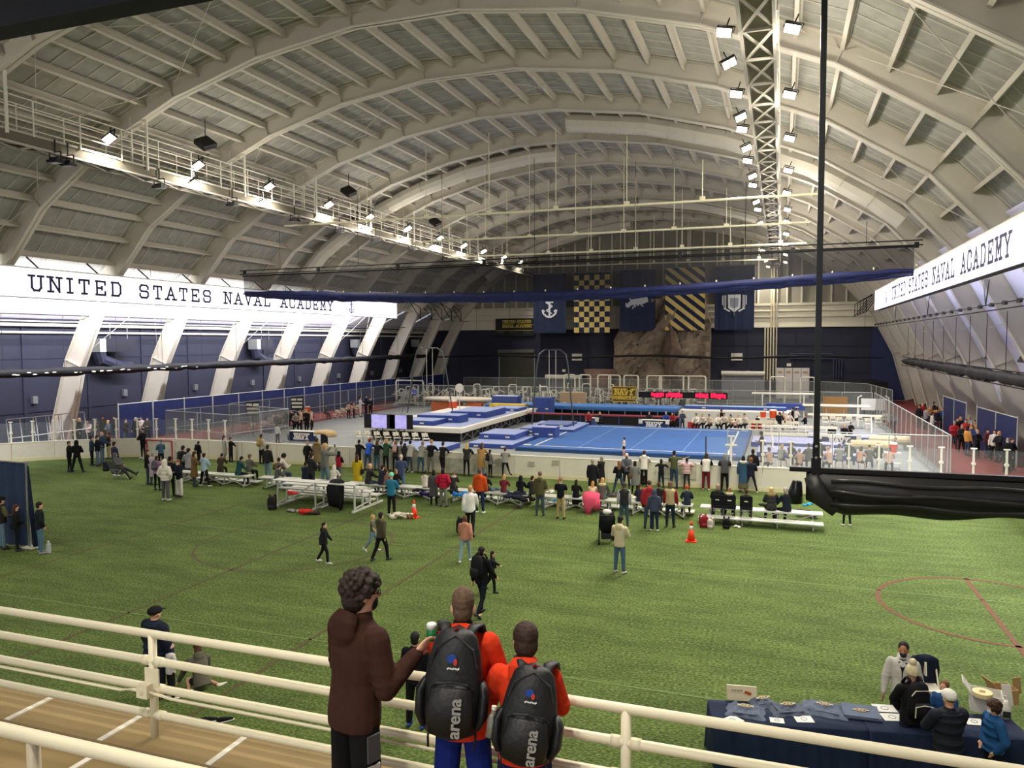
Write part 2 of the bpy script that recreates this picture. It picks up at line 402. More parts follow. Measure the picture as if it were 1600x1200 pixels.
# back wall
wb = struct(MB().box((-16, YB+.2, 4.3), (64, .4, 8.6)).build('wall_back', M_NAVY))
MB().box((-16, YB+.2, 10.0), (62, .4, 2.8)).build('upper_band', mat('#cfc9b6', .7, noise=.04, scale=.5), wb)
gp = [(XC+p[0], p[1]) for p in OUT if p[1] > 9]
MB().prism(gp, 'y', YB+.15, YB+.3).build('gable_panel', mat('#8a8678', .85, noise=.08, scale=.6), wb)
for k in range(-17, 18):
    x = XC+k*1.65; z1 = max([0]+[a[1]+(b[1]-a[1])*((x-XC)-a[0])/(b[0]-a[0]) for a, b in zip(INN, INN[1:]) if a[0] <= x-XC <= b[0] and b[0] > a[0]])
    if z1 > 11.8: MB().box((x, YB-.05, (11.4+z1)/2), (.2, .4, z1-11.4)).build('gable_stud', M_RIB, wb)
for z, h in ((8.65, .1), (9.9, .12), (11.4, .3), (10.6, .1)): MB().box((-16, YB-.12, z), (59, .25, h)).build('ledge', mat('#c4beab', .7), wb)
for z in (1.6, 3.2, 5.0, 6.4): MB().box((-16, YB-.02, z), (60, .06, .07)).build('wall_joint', M_NAVY2, wb)
for x in (-42.5, -34.8, -24.2, -21, -3.9, 1.5): MB().box((x, YB-.03, 4.3), (.14, .14, 8.5)).build('wall_pier', M_NAVY2, wb)
MB().box((12.2, YB-.1, 4.3), (4.4, .2, 8.5)).build('wall_bay', mat('#272e52', .7, noise=.06, scale=.6), wb)
# far roll-up door, two shuttered openings, plaques, pipes
def door(n, x0, x1, z1, m, hood):
    d = struct(MB().box(((x0+x1)/2, YB-.06, z1/2), (x1-x0, .1, z1)).build('door_%d' % n, m))
    nsl = 9
    for k in range(nsl): MB().box(((x0+x1)/2, YB-.13, z1*(k+.5)/nsl), (x1-x0-.1, .05, z1/nsl-.06)).build('slat', m, d)
    MB().tube([(x0-.1, YB-.35, z1+.25), (x1+.1, YB-.35, z1+.25)], .3, 10).build('door_roll', hood, d)
    for x in (x0, x1): MB().box((x, YB-.15, z1/2), (.14, .16, z1)).build('guide_rail', M_STEEL, d)
door(1, -36.6, -31.5, 5.4, mat('#3b3b32', .6), mat('#5a5b55', .5))
door(2, -29.8, -24.9, 2.0, mat('#6a6c6a', .6), M_WHITE)
door(3, -6.9, -1.95, 2.7, mat('#94909a', .6), M_WHITE)
for x, z, sx, sz, m in ((-25.6, 4.9, 1.35, .9, mat('#d8cfc4', .6)), (-5.2, 5.0, 1.35, .9, mat('#d8cfc4', .6)), (-27.4, 3.1, .45, .35, M_WHITE), (-3.9, 3.1, .45, .35, M_WHITE), (.9, 4.05, .5, .35, M_WHITE)):
    b = MB().box((x, YB-.1, z), (sx, .12, sz)).build('wall_plaque', m, wb)
for k in range(5): MB().tube([(-1.9+.33*k, YB-.35, 2.2), (-1.9+.33*k, YB-.35, 19.0 if k > 1 else 8.6)], .09, 6).build('riser_pipe', M_CREAM if k < 4 else M_RIB, wb)
for k in range(4): MB().tube([(1.0, YB-.3, 5.4-.2*k), (5.6+.35*k, YB-.3, 5.4-.2*k), (5.9+.3*k, YB-.3, 5.1-.2*k), (5.9+.3*k, YB-.3, 2.6)], .09, 6).build('conduit', mat('#363a50', .6), wb)

# ---------------------------------------------------------------- catwalks under the ribs, floodlights
ZCW = 15.5; M_CW = mat('#b8b2a5', .65)
BR = {}
def catwalk(xc, label):
    t = thing('catwalk', label, 'catwalk', (xc, 0, ZCW)); y0, y1 = 6.0, 97.0; L = y1-y0; w = .44
    for sx in (-w, w):
        for z in (0, .5): MB().box((sx, (y0+y1)/2, z), (.09, L, .09)).build('chord', M_CW, t)
        MB().box((sx*1.02, (y0+y1)/2, .27), (.02, L, .4)).build('fascia', mat('#6a6557', .85), t)
        for z in (1.0, 1.5, 1.95): MB().box((sx*1.15, (y0+y1)/2, z), (.045, L, .045)).build('hand_rail', M_WHITE, t)
    MB().box((0, (y0+y1)/2, .46), (w*1.8, L, .03)).build('deck_plate', mat('#9c9684', .7), t)
    n = int(L/2.34)
    if not BR:
        BR['a'] = MB().bar((-w, 0, .02), (w, 2.34, .02), .07, .05).mesh('cross_brace', M_CW); BR['b'] = MB().bar((w, 0, -.03), (-w, 2.34, -.03), .07, .05).mesh('cross_brace', M_CW)
        BR['t'] = MB().box((0, 0, 0), (2*w, .08, .08)).mesh('tie_bar', M_CW); BR['p'] = MB().box((0, 0, 1.2), (.05, .05, 1.55)).mesh('rail_post', M_WHITE)
    for k in range(n):
        y = y0+k*2.34
        put('cross_brace', BR['a'], t, (0, y, 0)); put('cross_brace', BR['b'], t, (0, y, 0)); put('tie_bar', BR['t'], t, (0, y, 0))
        for s in (-1, 1): put('rail_post', BR['p'], t, (s*w*1.15, y, 0))
    zi = 18.3-ZCW
    for y in RIBY:
        for s in (-1, 1): MB().box((s*w*1.15, y, zi/2+.3), (.1, .1, zi)).build('hanger', M_WHITE, t)
    return t
catwalk(XC+15.2, 'white lattice catwalk hung overhead beside the black pole'); catwalk(XC-15.2, 'white railed catwalk running along the roof above the left video board')
MB_L = {}
def lamp_meshes():
    MB_L['housing'] = MB().box((0, 0, .09), (.62, .42, .1)).box((0, .05, .2), (.4, .26, .14)).mesh('housing', M_BLACK)
    MB_L['lens'] = MB().box((-.15, 0, .03), (.26, .36, .03)).box((.15, 0, .03), (.26, .36, .03)).mesh('lens', mat('#fff4dc', .5, emit=7))
    b = MB(); b.bar((-.34, 0, .1), (-.34, 0, .5), .03, .05); b.bar((.34, 0, .1), (.34, 0, .5), .03, .05); b.bar((-.34, 0, .5), (.34, 0, .5), .05, .04); MB_L['bracket'] = b.mesh('bracket', M_BLACK)
    MB_L['arm'] = MB().bar((0, 0, .5), (0, 0, 1.05), .05, .05).mesh('arm', M_BLACK)
    MB_L['off'] = MB().box((0, 0, .03), (.5, .34, .03)).mesh('lens', mat('#1c1c1e', .3))
    l = bpy.data.lights.new('flood_beam', 'SPOT'); l.energy = LAMP_SPOT; l.spot_size = rad(150); l.spot_blend = .6; l.shadow_soft_size = .25; l.color = (1, .93, .80); MB_L['spot'] = l
    l = bpy.data.lights.new('flood_spill', 'POINT'); l.energy = LAMP_POINT; l.shadow_soft_size = .3; l.color = (1, .92, .80); MB_L['point'] = l
lamp_meshes()
def flood(loc, label, grp, on=True, tilt=(0, 0, 0), lit=True, beam=True, spill=True, sc=1.0):
    t = thing('floodlight', label, 'floodlight', loc, group=grp); t.rotation_euler = tilt; t.scale = (sc, sc, sc)
    RI = Matrix.Identity(3)
    if any(tilt): RI = (Matrix.Rotation(tilt[2], 3, 'Z') @ Matrix.Rotation(tilt[1], 3, 'Y') @ Matrix.Rotation(tilt[0], 3, 'X')).inverted()
    hs = put('housing', MB_L['housing'], t); br = put('bracket', MB_L['bracket'], t); put('arm', MB_L['arm'], br)
    put('lens', MB_L['lens' if on else 'off'], hs)
    if on and lit:
        if beam: o = bpy.data.objects.new('beam', MB_L['spot']); COL.objects.link(o); o.parent = t; o.location = (0, 0, -.12); o.rotation_euler = RI.to_euler()
        if spill:
            o = bpy.data.objects.new('spill', MB_L['point']); COL.objects.link(o); o.parent = t; o.location = RI @ Vector((1.0 if loc[0] < XC else (.5 if 'right edge' in label else -1.0), 0, -.6))
# right catwalk, left side / right side; left catwalk pairs (pixels of the photograph, at the height of the walk)
for i, (x, y) in enumerate(((1131, 52), (1140, 100), (1150, 148), (1158, 184), (1159, 203), (1167, 232), (1168, 252), (1176, 276), (1176, 290), (1182, 316), (1184, 328), (1188, 349), (1192, 392), (1197, 408), (1200, 417))):
    p = G(x, y, 15.75); flood(p, nth(i+1)+' nearest lit floodlight on the left edge of the lattice catwalk', 'floodlights on the left edge of the lattice catwalk', tilt=(rad(-38), rad(-22 if i % 2 else 12), 0), lit=i % 2 == 0, sc=.72)
for i, (x, y) in enumerate(((1237, 46), (1233, 149), (1233, 217), (1231, 267), (1229, 302), (1230, 328), (1229, 347), (1228, 366), (1227, 383), (1227, 398), (1227, 410))):
    p = G(x, y, 15.6); flood(p, nth(i+1)+' nearest lit floodlight on the right edge of the lattice catwalk', 'floodlights on the right edge of the lattice catwalk', tilt=(rad(-38), rad(18), 0), sc=.72)
for i, (x, y) in enumerate(((168, 218), (303, 260), (416, 293), (508, 321), (573, 340), (632, 358), (681, 373), (723, 384), (756, 393), (775, 403), (793, 411))):
    p = G(x, y, 16.7); p.x = -30.35; flood(p, nth(i+1)+' nearest lit floodlight in the upper row on the railed catwalk', 'upper floodlights on the railed catwalk', tilt=(rad(-30), rad(-26), 0), spill=False)
for i, (x, y) in enumerate(((300, 287), (411, 316), (571, 358), (630, 374), (679, 386), (720, 399))):
    p = G(x, y, 15.55); p.x = -29.9; flood(p, nth(i+1)+' nearest lit floodlight in the lower row on the railed catwalk', 'lower floodlights on the railed catwalk', tilt=(rad(-24), rad(-24), 0), beam=False, sc=.8)
for i, (x, y) in enumerate(((164, 247), (120, 259), (262, 294), (375, 322), (470, 346), (543, 363), (594, 377), (651, 391))):
    p = G(x, y, 15.0); p.x = -30.6; flood(p, nth(i+1)+' from the left of the unlit black floodlight frames under the railed catwalk', 'unlit floodlights under the railed catwalk', on=False)
for y in (14, 7, 0, -8, -16):
    for x in (-30.4, -1.6): flood((x, y, 15.6), nth(1+(14-y)//7)+(' left' if x < XC else ' right')+' lit floodlight above and behind the balcony', 'floodlights above the balcony')
# square speakers hung above the railed catwalk
for x, y, l in ((321, 224, 'nearest'), (545, 299, 'second'), (680, 347, 'farthest')):
    p = G(x, y, 18.0); t = thing('hanging_speaker', l+' dark square speaker hung above the railed catwalk', 'speaker', p)
    R = Matrix.Rotation(rad(35), 3, 'Y') @ Matrix.Rotation(rad(30), 3, 'X')
    MB().box((0, 0, 0), (.85, .85, .3), M=R).build('speaker_box', M_BLACK, t); MB().bar((0, 0, 0), (0, 0, 1.3), .03, .03).build('hanger', M_BLACK, t)
    MB().box((.06, -.05, -.17), (.6, .6, .04), M=R).build('grille', mat('#2c2c2e', .5), t)

# ---------------------------------------------------------------- video boards
def anchor(o, yd, zd, nd, s, m, parent):
    b = MB(); segs = [((0, -.9), (0, .75)), ((-.38, .5), (.38, .5))]
    arc = [(-.7, -.25), (-.6, -.6), (-.3, -.85), (0, -.95), (.3, -.85), (.6, -.6), (.7, -.25)]
    segs += list(zip(arc, arc[1:]))+[((-.7, -.25), (-.45, -.4)), ((.7, -.25), (.45, -.4))]
    rg = [(.16*math.cos(k*PI/4), .9+.16*math.sin(k*PI/4)) for k in range(9)]; segs += list(zip(rg, rg[1:]))
    sn = [(.35, .75), (-.3, .45), (.3, .1), (-.3, -.3), (.25, -.6)]; segs += list(zip(sn, sn[1:]))
    for i, (a, c) in enumerate(segs):
        p, q = Vector(a), Vector(c); d = (q-p).normalized(); n = Vector((-d.y, d.x))*(.06 if i > 16 else .09); vs = []
        for off in (0, .015+.0004*i):
            for r in (p-n, q-n, q+n, p+n): vs.append(Vector(o)+Vector(yd)*(r.x*s)+Vector(zd)*(r.y*s)+Vector(nd)*off)
        b.add(vs, [(3, 2, 1, 0), (4, 5, 6, 7), (0, 1, 5, 4), (1, 2, 6, 5), (2, 3, 7, 6), (3, 0, 4, 7)])
    b.build('anchor_emblem', m, parent)
M_LED = mat('#f1efff', .4, emit=1.15); M_INK = mat('#26264a', .6); M_INK2 = mat('#8d8cd6', .6)
def board(x, s, y0, y1, label):
    t = thing('video_board', label, 'video board', (x, 0, 9.59)); L = y1-y0; ym = (y0+y1)/2
    MB().box((-s*.25, ym, .83), (.4, L, 1.66)).build('cabinet', mat('#3a3b44', .5), t)
    scr = MB().box((0, ym, .83), (.06, L-.1, 1.62)).build('screen', M_LED, t)
    n = 16
    for k in range(n): MB().box((-s*.02, y0+L*(k+.5)/n, 1.69), (.12, L/n-.05, .05)).build('edge_trim', M_WHITE, t)
    a, b = 31.7, 62.3; txt = 'UNITED STATES NAVAL ACADEMY'; _, W = glyph_bars(txt, .82, gap=.75, spc=1.6, aspect=.8); k = (b-a)/W
    letters(txt, .82, (s*.035, a if s > 0 else b, .42), (0, s*k, 0), (0, 0, 1), (s, 0, 0), M_INK, scr, gap=.75, spc=1.6, aspect=.8, st=.155)
    for yy in (28.0, 65.7): anchor((s*.035, yy, .83), (0, s, 0), (0, 0, 1), (s, 0, 0), .55, M_INK2, scr)
    for k in range(14):
        y = y0+2+k*(L-4)/13
        MB().bar((-s*.3, y, .2), (-s*2.3, y, 1.9), .07, .07).build('strut', M_BLACK, t); MB().bar((-s*.3, y+.5, 1.5), (-s*1.8, y+.5, 2.6), .07, .07).build('strut', M_BLACK, t)
    l = bpy.data.lights.new('board_back_light', 'AREA'); l.shape = 'RECTANGLE'; l.size = L; l.size_y = .3; l.energy = 9500 if s > 0 else 10000; l.color = (.93, .92, 1)
    o = bpy.data.objects.new('board_back_light', l); COL.objects.link(o); o.parent = t; o.location = (-s*.6, ym, .3)
    o.rotation_euler = Vector((-s*1.0, 0, -.25)).to_track_quat('-Z', 'Y').to_euler()
    o.rotation_euler = (Matrix((Vector((0, 1, 0)), Vector((-s*(.25 if s > 0 else .3), 0, 1)).normalized(), Vector((s, 0, .25 if s > 0 else .3)).normalized())).transposed()).to_euler()
    return t
board(-40.0, 1, 18, 75.2, 'long lit video board on the left, black lettering on white'); board(7.66, -1, 18, 73.6, 'long lit video board on the right, slanting up out of frame')
# brackets beyond the boards' far ends
for x, s in ((-40, 1), (7.66, -1)):
    for y in (81, 84, 87, 90, 93):
        t = thing('bracket_frame', '', 'bracket', (x, y, 9.7), group='black bracket frames at the far end of the %s video board' % ('left' if s > 0 else 'right'))
        t['label'] = nth((y-78)//3)+' black steel bracket frame beyond the far end of the %s video board' % ('left' if s > 0 else 'right')
        MB().bar((0, 0, 0), (0, 0, 1.3), .07, .07).build('post', M_BLACK, t); MB().bar((0, 0, 0), (-s*1.6, 0, 2.4), .07, .07).build('brace', M_BLACK, t); MB().bar((0, 0, 1.3), (-s*1.4, 0, 2.2), .07, .07).build('brace', M_BLACK, t)
        MB().bar((0, 0, .0), (0, 2.6, .0), .05, .05).build('rail', M_BLACK, t)
# ---------------------------------------------------------------- dasher boards with glass around the field
M_BOARD = mat('#d9d3c1', .45, noise=.03, scale=3); M_BCAP = mat('#e9e4d2', .4); M_KICK = mat('#d8cfa6', .5)
M_GLASS = mat('#c8d2d0', .08, alpha=.07, spec=.4); M_MESH = mat('#8c8f8b', .6, alpha=.17); M_POSTW = mat('#e6e2d4', .45)
db = thing('dasher_board', 'long cream dasher board wall with glass panes closing off the turf', 'board wall', (0, 0, 0))
pth = [(-47.2, 22.0), (-46.3, 26.4), (-44.9, 29.4), (-42.8, 32.3), (-41.3, 33.9), (-39.5, 35.2), (-37.3, 36.3), (-34.9, 36.9)]
x = -34.9
while x < 15: x += 2.44; pth.append((x, 36.95))
for i, (p, q) in enumerate(zip(pth, pth[1:])):
    a, b = Vector((*p, 0)), Vector((*q, 0)); d = (b-a).normalized(); n = Vector((-d.y, d.x, 0)); e = d*.012; mid = Vector((0, 0, .56))
    bpn = MB().bar(a+e+mid, b-e+mid, .09, 1.1).build('board_panel', M_BOARD, db)
    MB().bar(a+n*.01+Vector((0, 0, 1.13)), b+n*.01+Vector((0, 0, 1.13)), .14, .04).build('cap_rail', M_BCAP, bpn)
    MB().bar(a+e-n*.055+Vector((0, 0, .1)), b-e-n*.055+Vector((0, 0, .1)), .02, .2).build('kick_plate', M_KICK, bpn)
    if b.x < -29.6 or a.x > -1.6:
        for k in (0, 1):
            u, v = a.lerp(b, k/2), a.lerp(b, (k+1)/2)
            MB().bar(u+e*3+Vector((0, 0, 1.73)), v-e*3+Vector((0, 0, 1.73)), .014, 1.15).build('glass_pane', M_GLASS, db)
            MB().box(u+Vector((0, 0, 1.75)), (.075, .075, 1.22)).box(u+Vector((0, 0, 2.37)), (.24, .1, .05)).box(u+Vector((0, 0, 1.72)), (.16, .1, .1)).build('glass_post', M_POSTW, db)
for px, py in ((830, 725), (868, 723)):
    p = AY(px, py, 36.88); MB().box(p, (.35, .02, .25)).build('board_notice', mat('#a9a391', .6), db)
for px, py in ((720, 728), (770, 728), (1060, 735)):
    p = AY(px, py, 36.88); MB().box(p, (1.7, .02, .8)).build('board_decal', mat('#b9b7a2', .6, noise=.3, scale=3), db)
t = thing('glass_stand', 'lone white glass post with cross arm and pane behind the board wall', 'post', (AY(1142, 720, 37.3).x, 37.4, 0))
MB().box((0, 0, 1.25), (.09, .09, 2.4)).build('post', M_POSTW, t); MB().box((0, 0, 2.05), (.55, .08, .08)).build('cross_arm', M_POSTW, t); MB().box((0, 0, 2.47), (.3, .1, .05)).build('post_cap', M_POSTW, t)
MB().box((-.15, 0, 1.75), (2.0, .014, 1.3)).build('glass_pane', M_GLASS, t); MB().box((-1.17, 0, 1.75), (.06, .06, 1.35)).build('edge_post', mat('#3c3e42', .5), t)

# ---------------------------------------------------------------- fences
def fence(name, label, cat, P, h, pitch=2.4, mesh=M_MESH, post=M_GALV, mid=False, r=.03):
    t = thing(name, label, cat, (P[0][0], P[0][1], 0)); o = Vector((P[0][0], P[0][1], 0))
    for p, q in zip(P, P[1:]):
        a, b = Vector((*p, 0))-o, Vector((*q, 0))-o; L = (b-a).length; n = max(1, round(L/pitch)); Z = Vector((0, 0, 1))
        MB().tube([a+Z*h, b+Z*h], r, 6).build('top_rail', post, t); MB().tube([a+Z*.08, b+Z*.08], r*.8, 6).build('bottom_rail', post, t)
        if mid: MB().tube([a+Z*h*.5, b+Z*h*.5], r*.8, 6).build('middle_rail', post, t)
        for k in range(n+1): u = a.lerp(b, k/n); MB().tube([u, u+Z*h], r, 6).build('fence_post', post, t)
        for k in range(n):
            u, v = a.lerp(b, (k+.03)/n), a.lerp(b, (k+.97)/n); MB().bar(u+Z*(h*.5+.03), v+Z*(h*.5+.03), .012, h-.12).build('mesh_panel', mesh, t)
    return t
fence('chain_fence', 'chain link fence on the left behind the gymnasts\' chairs, below the blue panels', 'fence', [(-39.3, 47.0), (-39.3, 73.4)], 2.4, mid=True)
fence('chain_fence', 'long chain link fence in front of the white weight machines', 'fence', [(-39.1, 73.4), (7.6, 73.4)], 2.4, mid=True)
fence('chain_fence', 'chain link fence on the right running beside the red walkway', 'fence', [(7.75, 73.2), (7.75, 41.3)], 2.4, pitch=2.0)
fence('chain_fence', 'low front chain link fence behind the right-hand glass panes', 'fence', [(7.6, 41.2), (-2.6, 41.2)], 2.4, pitch=2.5)
fence('chain_fence', 'farthest chain link fence behind the weight machines, by the back wall', 'fence', [(-39, 91.5), (4.5, 91.5), (8.6, 88.5), (9.7, 77.5)], 2.4)
fence('wire_cage', 'square wire batting cage by the left glass panes', 'cage', [(-39.6, 41.0), (-33.0, 39.6), (-32.2, 44.5), (-38.6, 46.5), (-39.6, 41.0)], 2.4, pitch=3.3, mid=True)
M_BLUE = mat('#1a2450', .6, noise=.18, scale=1.2)
def screen_fence(label, P, h):
    t = thing('curtain_fence', label, 'fence', (P[0][0], P[0][1], 0)); o = Vector((P[0][0], P[0][1], 0))
    for p, q in zip(P, P[1:]):
        a, b = Vector((*p, 0))-o, Vector((*q, 0))-o; n = max(1, round((b-a).length/3.0)); Z = Vector((0, 0, 1))
        for k in range(n+1): MB().tube([a.lerp(b, k/n), a.lerp(b, k/n)+Z*(h+.1)], .045, 6).build('fence_post', M_GALV, t)
        MB().tube([a+Z*h, b+Z*h], .035, 6).build('top_rail', M_GALV, t)
        for k in range(n):
            u, v = a.lerp(b, (k+.03)/n), a.lerp(b, (k+.97)/n); MB().bar(u+Z*(h*.5+.05), v+Z*(h*.5+.05), .03, h-.15).build('blue_panel', M_BLUE, t)
screen_fence('blue panelled fence in front of the white legs along the left wall', [(-43.8, 41.0), (-42.6, 93.0)], 2.7)
screen_fence('blue panelled fence at the right edge beside the standing crowd', [(12.4, 40.2), (12.0, 45.6)], 2.7)
screen_fence('blue panelled fence between the right-hand white legs behind the crowd', [(12.3, 48.5), (11.9, 55.8)], 2.7)
screen_fence('farthest blue panelled fence on the right, past the gap', [(11.9, 58.8), (11.8, 66.0)], 2.7)
# leaning fence sections stacked by the first leg
t = thing('fence_stack', 'stack of leaning galvanised fence sections beside the first white leg', 'fence', (-44.6, 33.6, 0))
for k in range(5):
    b = MB(); y = k*.9; lean = .55
    for a, c in (((0, y, 0), (-lean, y+.2, 2.3)), ((.1, y+1.9, 0), (-lean+.1, y+2.1, 2.3)), ((0, y, 0), (.1, y+1.9, 0)), ((-lean, y+.2, 2.3), (-lean+.1, y+2.1, 2.3)), ((-.3, y+.1, 1.15), (-.2, y+2, 1.15))): b.tube([a, c], .03, 6)
    b.build('fence_section', M_GALV, t)

# ---------------------------------------------------------------- hung nets, rolls, curtain
M_NET = mat('#1b1c22', .8, alpha=.68); M_ROLL = mat('#0f0f11', .7, noise=.25, scale=6, bump=.4); M_NROLL = mat('#1c2350', .55, noise=.2, scale=3, bump=.3)
def wavy(x0, x1, y, zf, r, n, sd, axis='x', fl=.6):
    rnd = random.Random(sd); R = []
    for k in range(n+1):
        s = k/n; x = x0+(x1-x0)*s; e = .35+.65*min(1, 12*s, 12*(1-s)); q = rnd.uniform(.8, 1.2)*r*e
        p = (x, y+rnd.uniform(-.04, .04), zf(s)+rnd.uniform(-.03, .03)) if axis == 'x' else (y+rnd.uniform(-.04, .04), x, zf(s)+rnd.uniform(-.03, .03))
        R.append((p, q*fl, q))
    return R
t = thing('divider_net', 'wide dark divider net raised across the hall above the gymnasts', 'net', (0, 45, 10)); YN = 0
for z in (2.1, 1.85): MB().tube([(-36.4, 0, z), (6.9, 0, z+.12)], .035, 6).build('batten', M_BLACK, t)
MB().tube([(-36.2, 0, 1.72), (6.6, 0, 1.9)], .05, 6).build('net_rail', M_BLACK, t)
sag = lambda s: .6-.75*math.sin(PI*s)**1.0+.1*s
b = MB(); n = 60
for k in range(n):
    s0, s1 = k/n, (k+1)/n; xa, xb = -36.1+42.6*s0, -36.1+42.6*s1
    b.quad((xa, 0, sag(s0)), (xb, 0, sag(s1)), (xb, 0, 1.72+.18*s1), (xa, 0, 1.72+.18*s0))
b.build('net_panel', M_NET, t)
for j in range(3): MB().loft(wavy(-36.0, 6.5, -.06+.07*j, lambda s, j=j: sag(s)-.02-.13*j, .2-.02*j, 70, 3+j), 8, (0, 1, 0)).build('net_roll', M_NROLL, t, True)
for k in range(22):
    x = -36+42.6*k/21; MB().ell((x, -.1, sag(k/21)+.22), (.05, .05, .07), 6, 4).build('tie_clip', M_WHITE, t)
    if k % 3 == 0: MB().box((x, 0, 1.97), (.22, .1, .3)).build('trolley', M_BLACK, t)
for k in range(7):
    x = -33+6.2*k; MB().tube([(x, 0, 2.1), (x, 0, max(2.6, 8.2-.012*(x-XC)**2))], .015, 4).build('hang_cable', M_BLACK, t)
t = thing('rolled_net', 'black rolled side net hung along the left wall in front of the legs', 'net', (-43.35, 0, 5.19))
MB().loft(wavy(14, 92, 0, lambda s: 0, .27, 120, 11, 'y', .8), 8, (1, 0, 0)).build('net_roll', M_ROLL, t, True)
for k in range(19): MB().tube([(0, 16+4.1*k, .2), (0, 16+4.1*k, 3.6)], .018, 4).build('hang_cable', M_BLACK, t)
MB().tube([(0, 14, 3.6), (0, 92, 3.6)], .03, 5).build('cable_track', M_BLACK, t)
rnd = random.Random(4)
for k in range(30): MB().ell((.22, 30+rnd.random()*18, -.1+rnd.random()*.15), (.05, .16, .04), 6, 4).build('tie_scrap', M_WHITE, t)
zr = AY(1600, 592, 44.0).z
t = thing('rolled_net', 'black rolled side net hung along the right wall panels', 'net', (10.8, 0, zr))
MB().loft(wavy(30, 80, 0, lambda s: 0, .33, 90, 12, 'y', .9), 8, (1, 0, 0)).build('net_roll', M_ROLL, t, True)
for z in (.38, -.38): MB().tube([(-.1, 30, z), (-.1, 80, z)], .035, 5).build('net_cable', M_BLACK, t)
for k in range(12): MB().tube([(0, 33+4*k, .2), (0, 33+4*k, 3.4)], .018, 4).build('hang_cable', M_BLACK, t)
zr = AY(1600, 468, 33).z
t = thing('curtain_track', 'black curtain track with trolleys under the right video board', 'track', (8.3, 0, zr))
for z in (0, -.25): MB().tube([(0, 28, z), (0, 80, z)], .03, 5).build('track_rail', M_BLACK, t)
for k in range(26): MB().box((0, 29+2*k, -.02), (.14, .3, .16)).build('trolley', M_BLACK, t)
for y in (38, 52, 66):
    for s in (-.5, .5): MB().bar((0, y, 0), (0, y+s, 1.1), .04, .04).build('hanger', M_BLACK, t)
# far long roll crossing before the back wall
t = thing('rolled_net', 'thin dark rolled net hung across the far navy wall', 'net', (0, 92, 5.0))
MB().loft(wavy(-44, 10.5, 0, lambda s: .25*math.sin(9*s)**2, .16, 60, 14), 6, (0, 1, 0)).build('net_roll', M_ROLL, t, True)
for k in range(12): MB().tube([(-42+4.6*k, 0, .1), (-42+4.6*k, 0, 8)], .015, 4).build('hang_cable', M_BLACK, t)
# near curtain with its pole
t = thing('rolled_curtain', 'big black rolled curtain on a batten hanging from a tall black pole', 'curtain', (.76, 18, 4.12))
MB().box((0, 0, 6.9), (.125, .1, 13.6)).build('pole', mat('#101413', .35), t)
MB().box((0, 0, .12), (.2, .16, .35)).box((0, 0, .45), (.15, .13, .35)).build('pole_clamp', M_BLACK, t)
for z in (.3, .55): MB().ell((0, -.09, z), (.035, .02, .035), 8, 5).build('bolt', M_STEEL, t)
MB().bar((-.55, 0, .02), (8.2, 0, .06), .12, .1).build('batten', M_BLACK, t)
M_CURT = mat('#1d1c1a', .42, noise=.2, scale=2, bump=.25, stretch=(.4, 2, 2), spec=.5)
rnd = random.Random(5); vs = []; fs = []; nx = 72; prof = 14
for i in range(nx+1):
    s = i/nx; x = -.2+8.2*s; e = min(1, .25+3.2*s); hgt = .88*(1-.25*max(0, .1-s)*10)*(.98+.06*math.sin(9*s)+.05*math.sin(23*s)) ; dep = .24*(.8+.25*math.sin(7*s+1))
    for k in range(prof):
        a = 2*PI*k/prof; rz = hgt/2*(1+.03*math.sin(3*a+5*s)); ry = dep*(1+.25*math.sin(4*a+3*s)+.12*math.sin(7*a-9*s))
        vs.append((x, ry*math.sin(a)*e, -.02-hgt/2+rz*math.cos(a)*1.0))
for i in range(nx):
    for k in range(prof): k2 = (k+1) % prof; fs.append((i*prof+k, i*prof+k2, (i+1)*prof+k2, (i+1)*prof+k))
fs.append(tuple(range(prof))); fs.append(tuple(nx*prof+k for k in range(prof)))
MB().add(vs, fs).build('curtain_fabric', M_CURT, t, True)
b = MB(); b.loft([((-.1, -.12, -.1), .05, .16), ((.0, -.16, -.35), .08, .2), ((.15, -.17, -.6), .07, .2), ((.35, -.17, -.8), .03, .16), ((.5, -.15, -.62), .02, .1)], 10, (0, 1, 0)); b.build('curtain_flap', M_CURT, t, True)
b = MB(); b.loft([((-.38, 0, -.25), .1, .12), ((-.42, 0, -.5), .16, .2), ((-.4, 0, -.75), .14, .16)], 9); b.build('tied_bag', mat('#17181c', .3, noise=.4, scale=9, bump=.6), t, True)
for k, (z, yo) in enumerate(((-.18, -.25), (-.42, -.29), (-.66, -.24))):
    MB().loft([((.3+.35*j, yo+.03*math.sin(j*1.3+k), z+.03*math.sin(j*.9+2*k)), .03, .045) for j in range(22)], 7, (0, 1, 0)).build('fold', M_CURT, t, True)
a, c = AY(0, 53, 9), AY(240, 0, 9)
t = thing('roof_batten', 'dark overhead curtain batten crossing the top left corner', 'batten', (0, 9, a.z))
MB().box(((a.x*1.6+c.x)/2-1, 0, .75), (14, .4, 1.5)).build('rolled_fabric', mat('#14171d', .6, noise=.2, scale=3, stretch=(.3, 1, 6)), t)
for k in range(4): MB().tube([(-16+4*k, 0, 1.5), (-16+4*k, 0, 5)], .03, 5).build('hang_cable', M_BLACK, t)
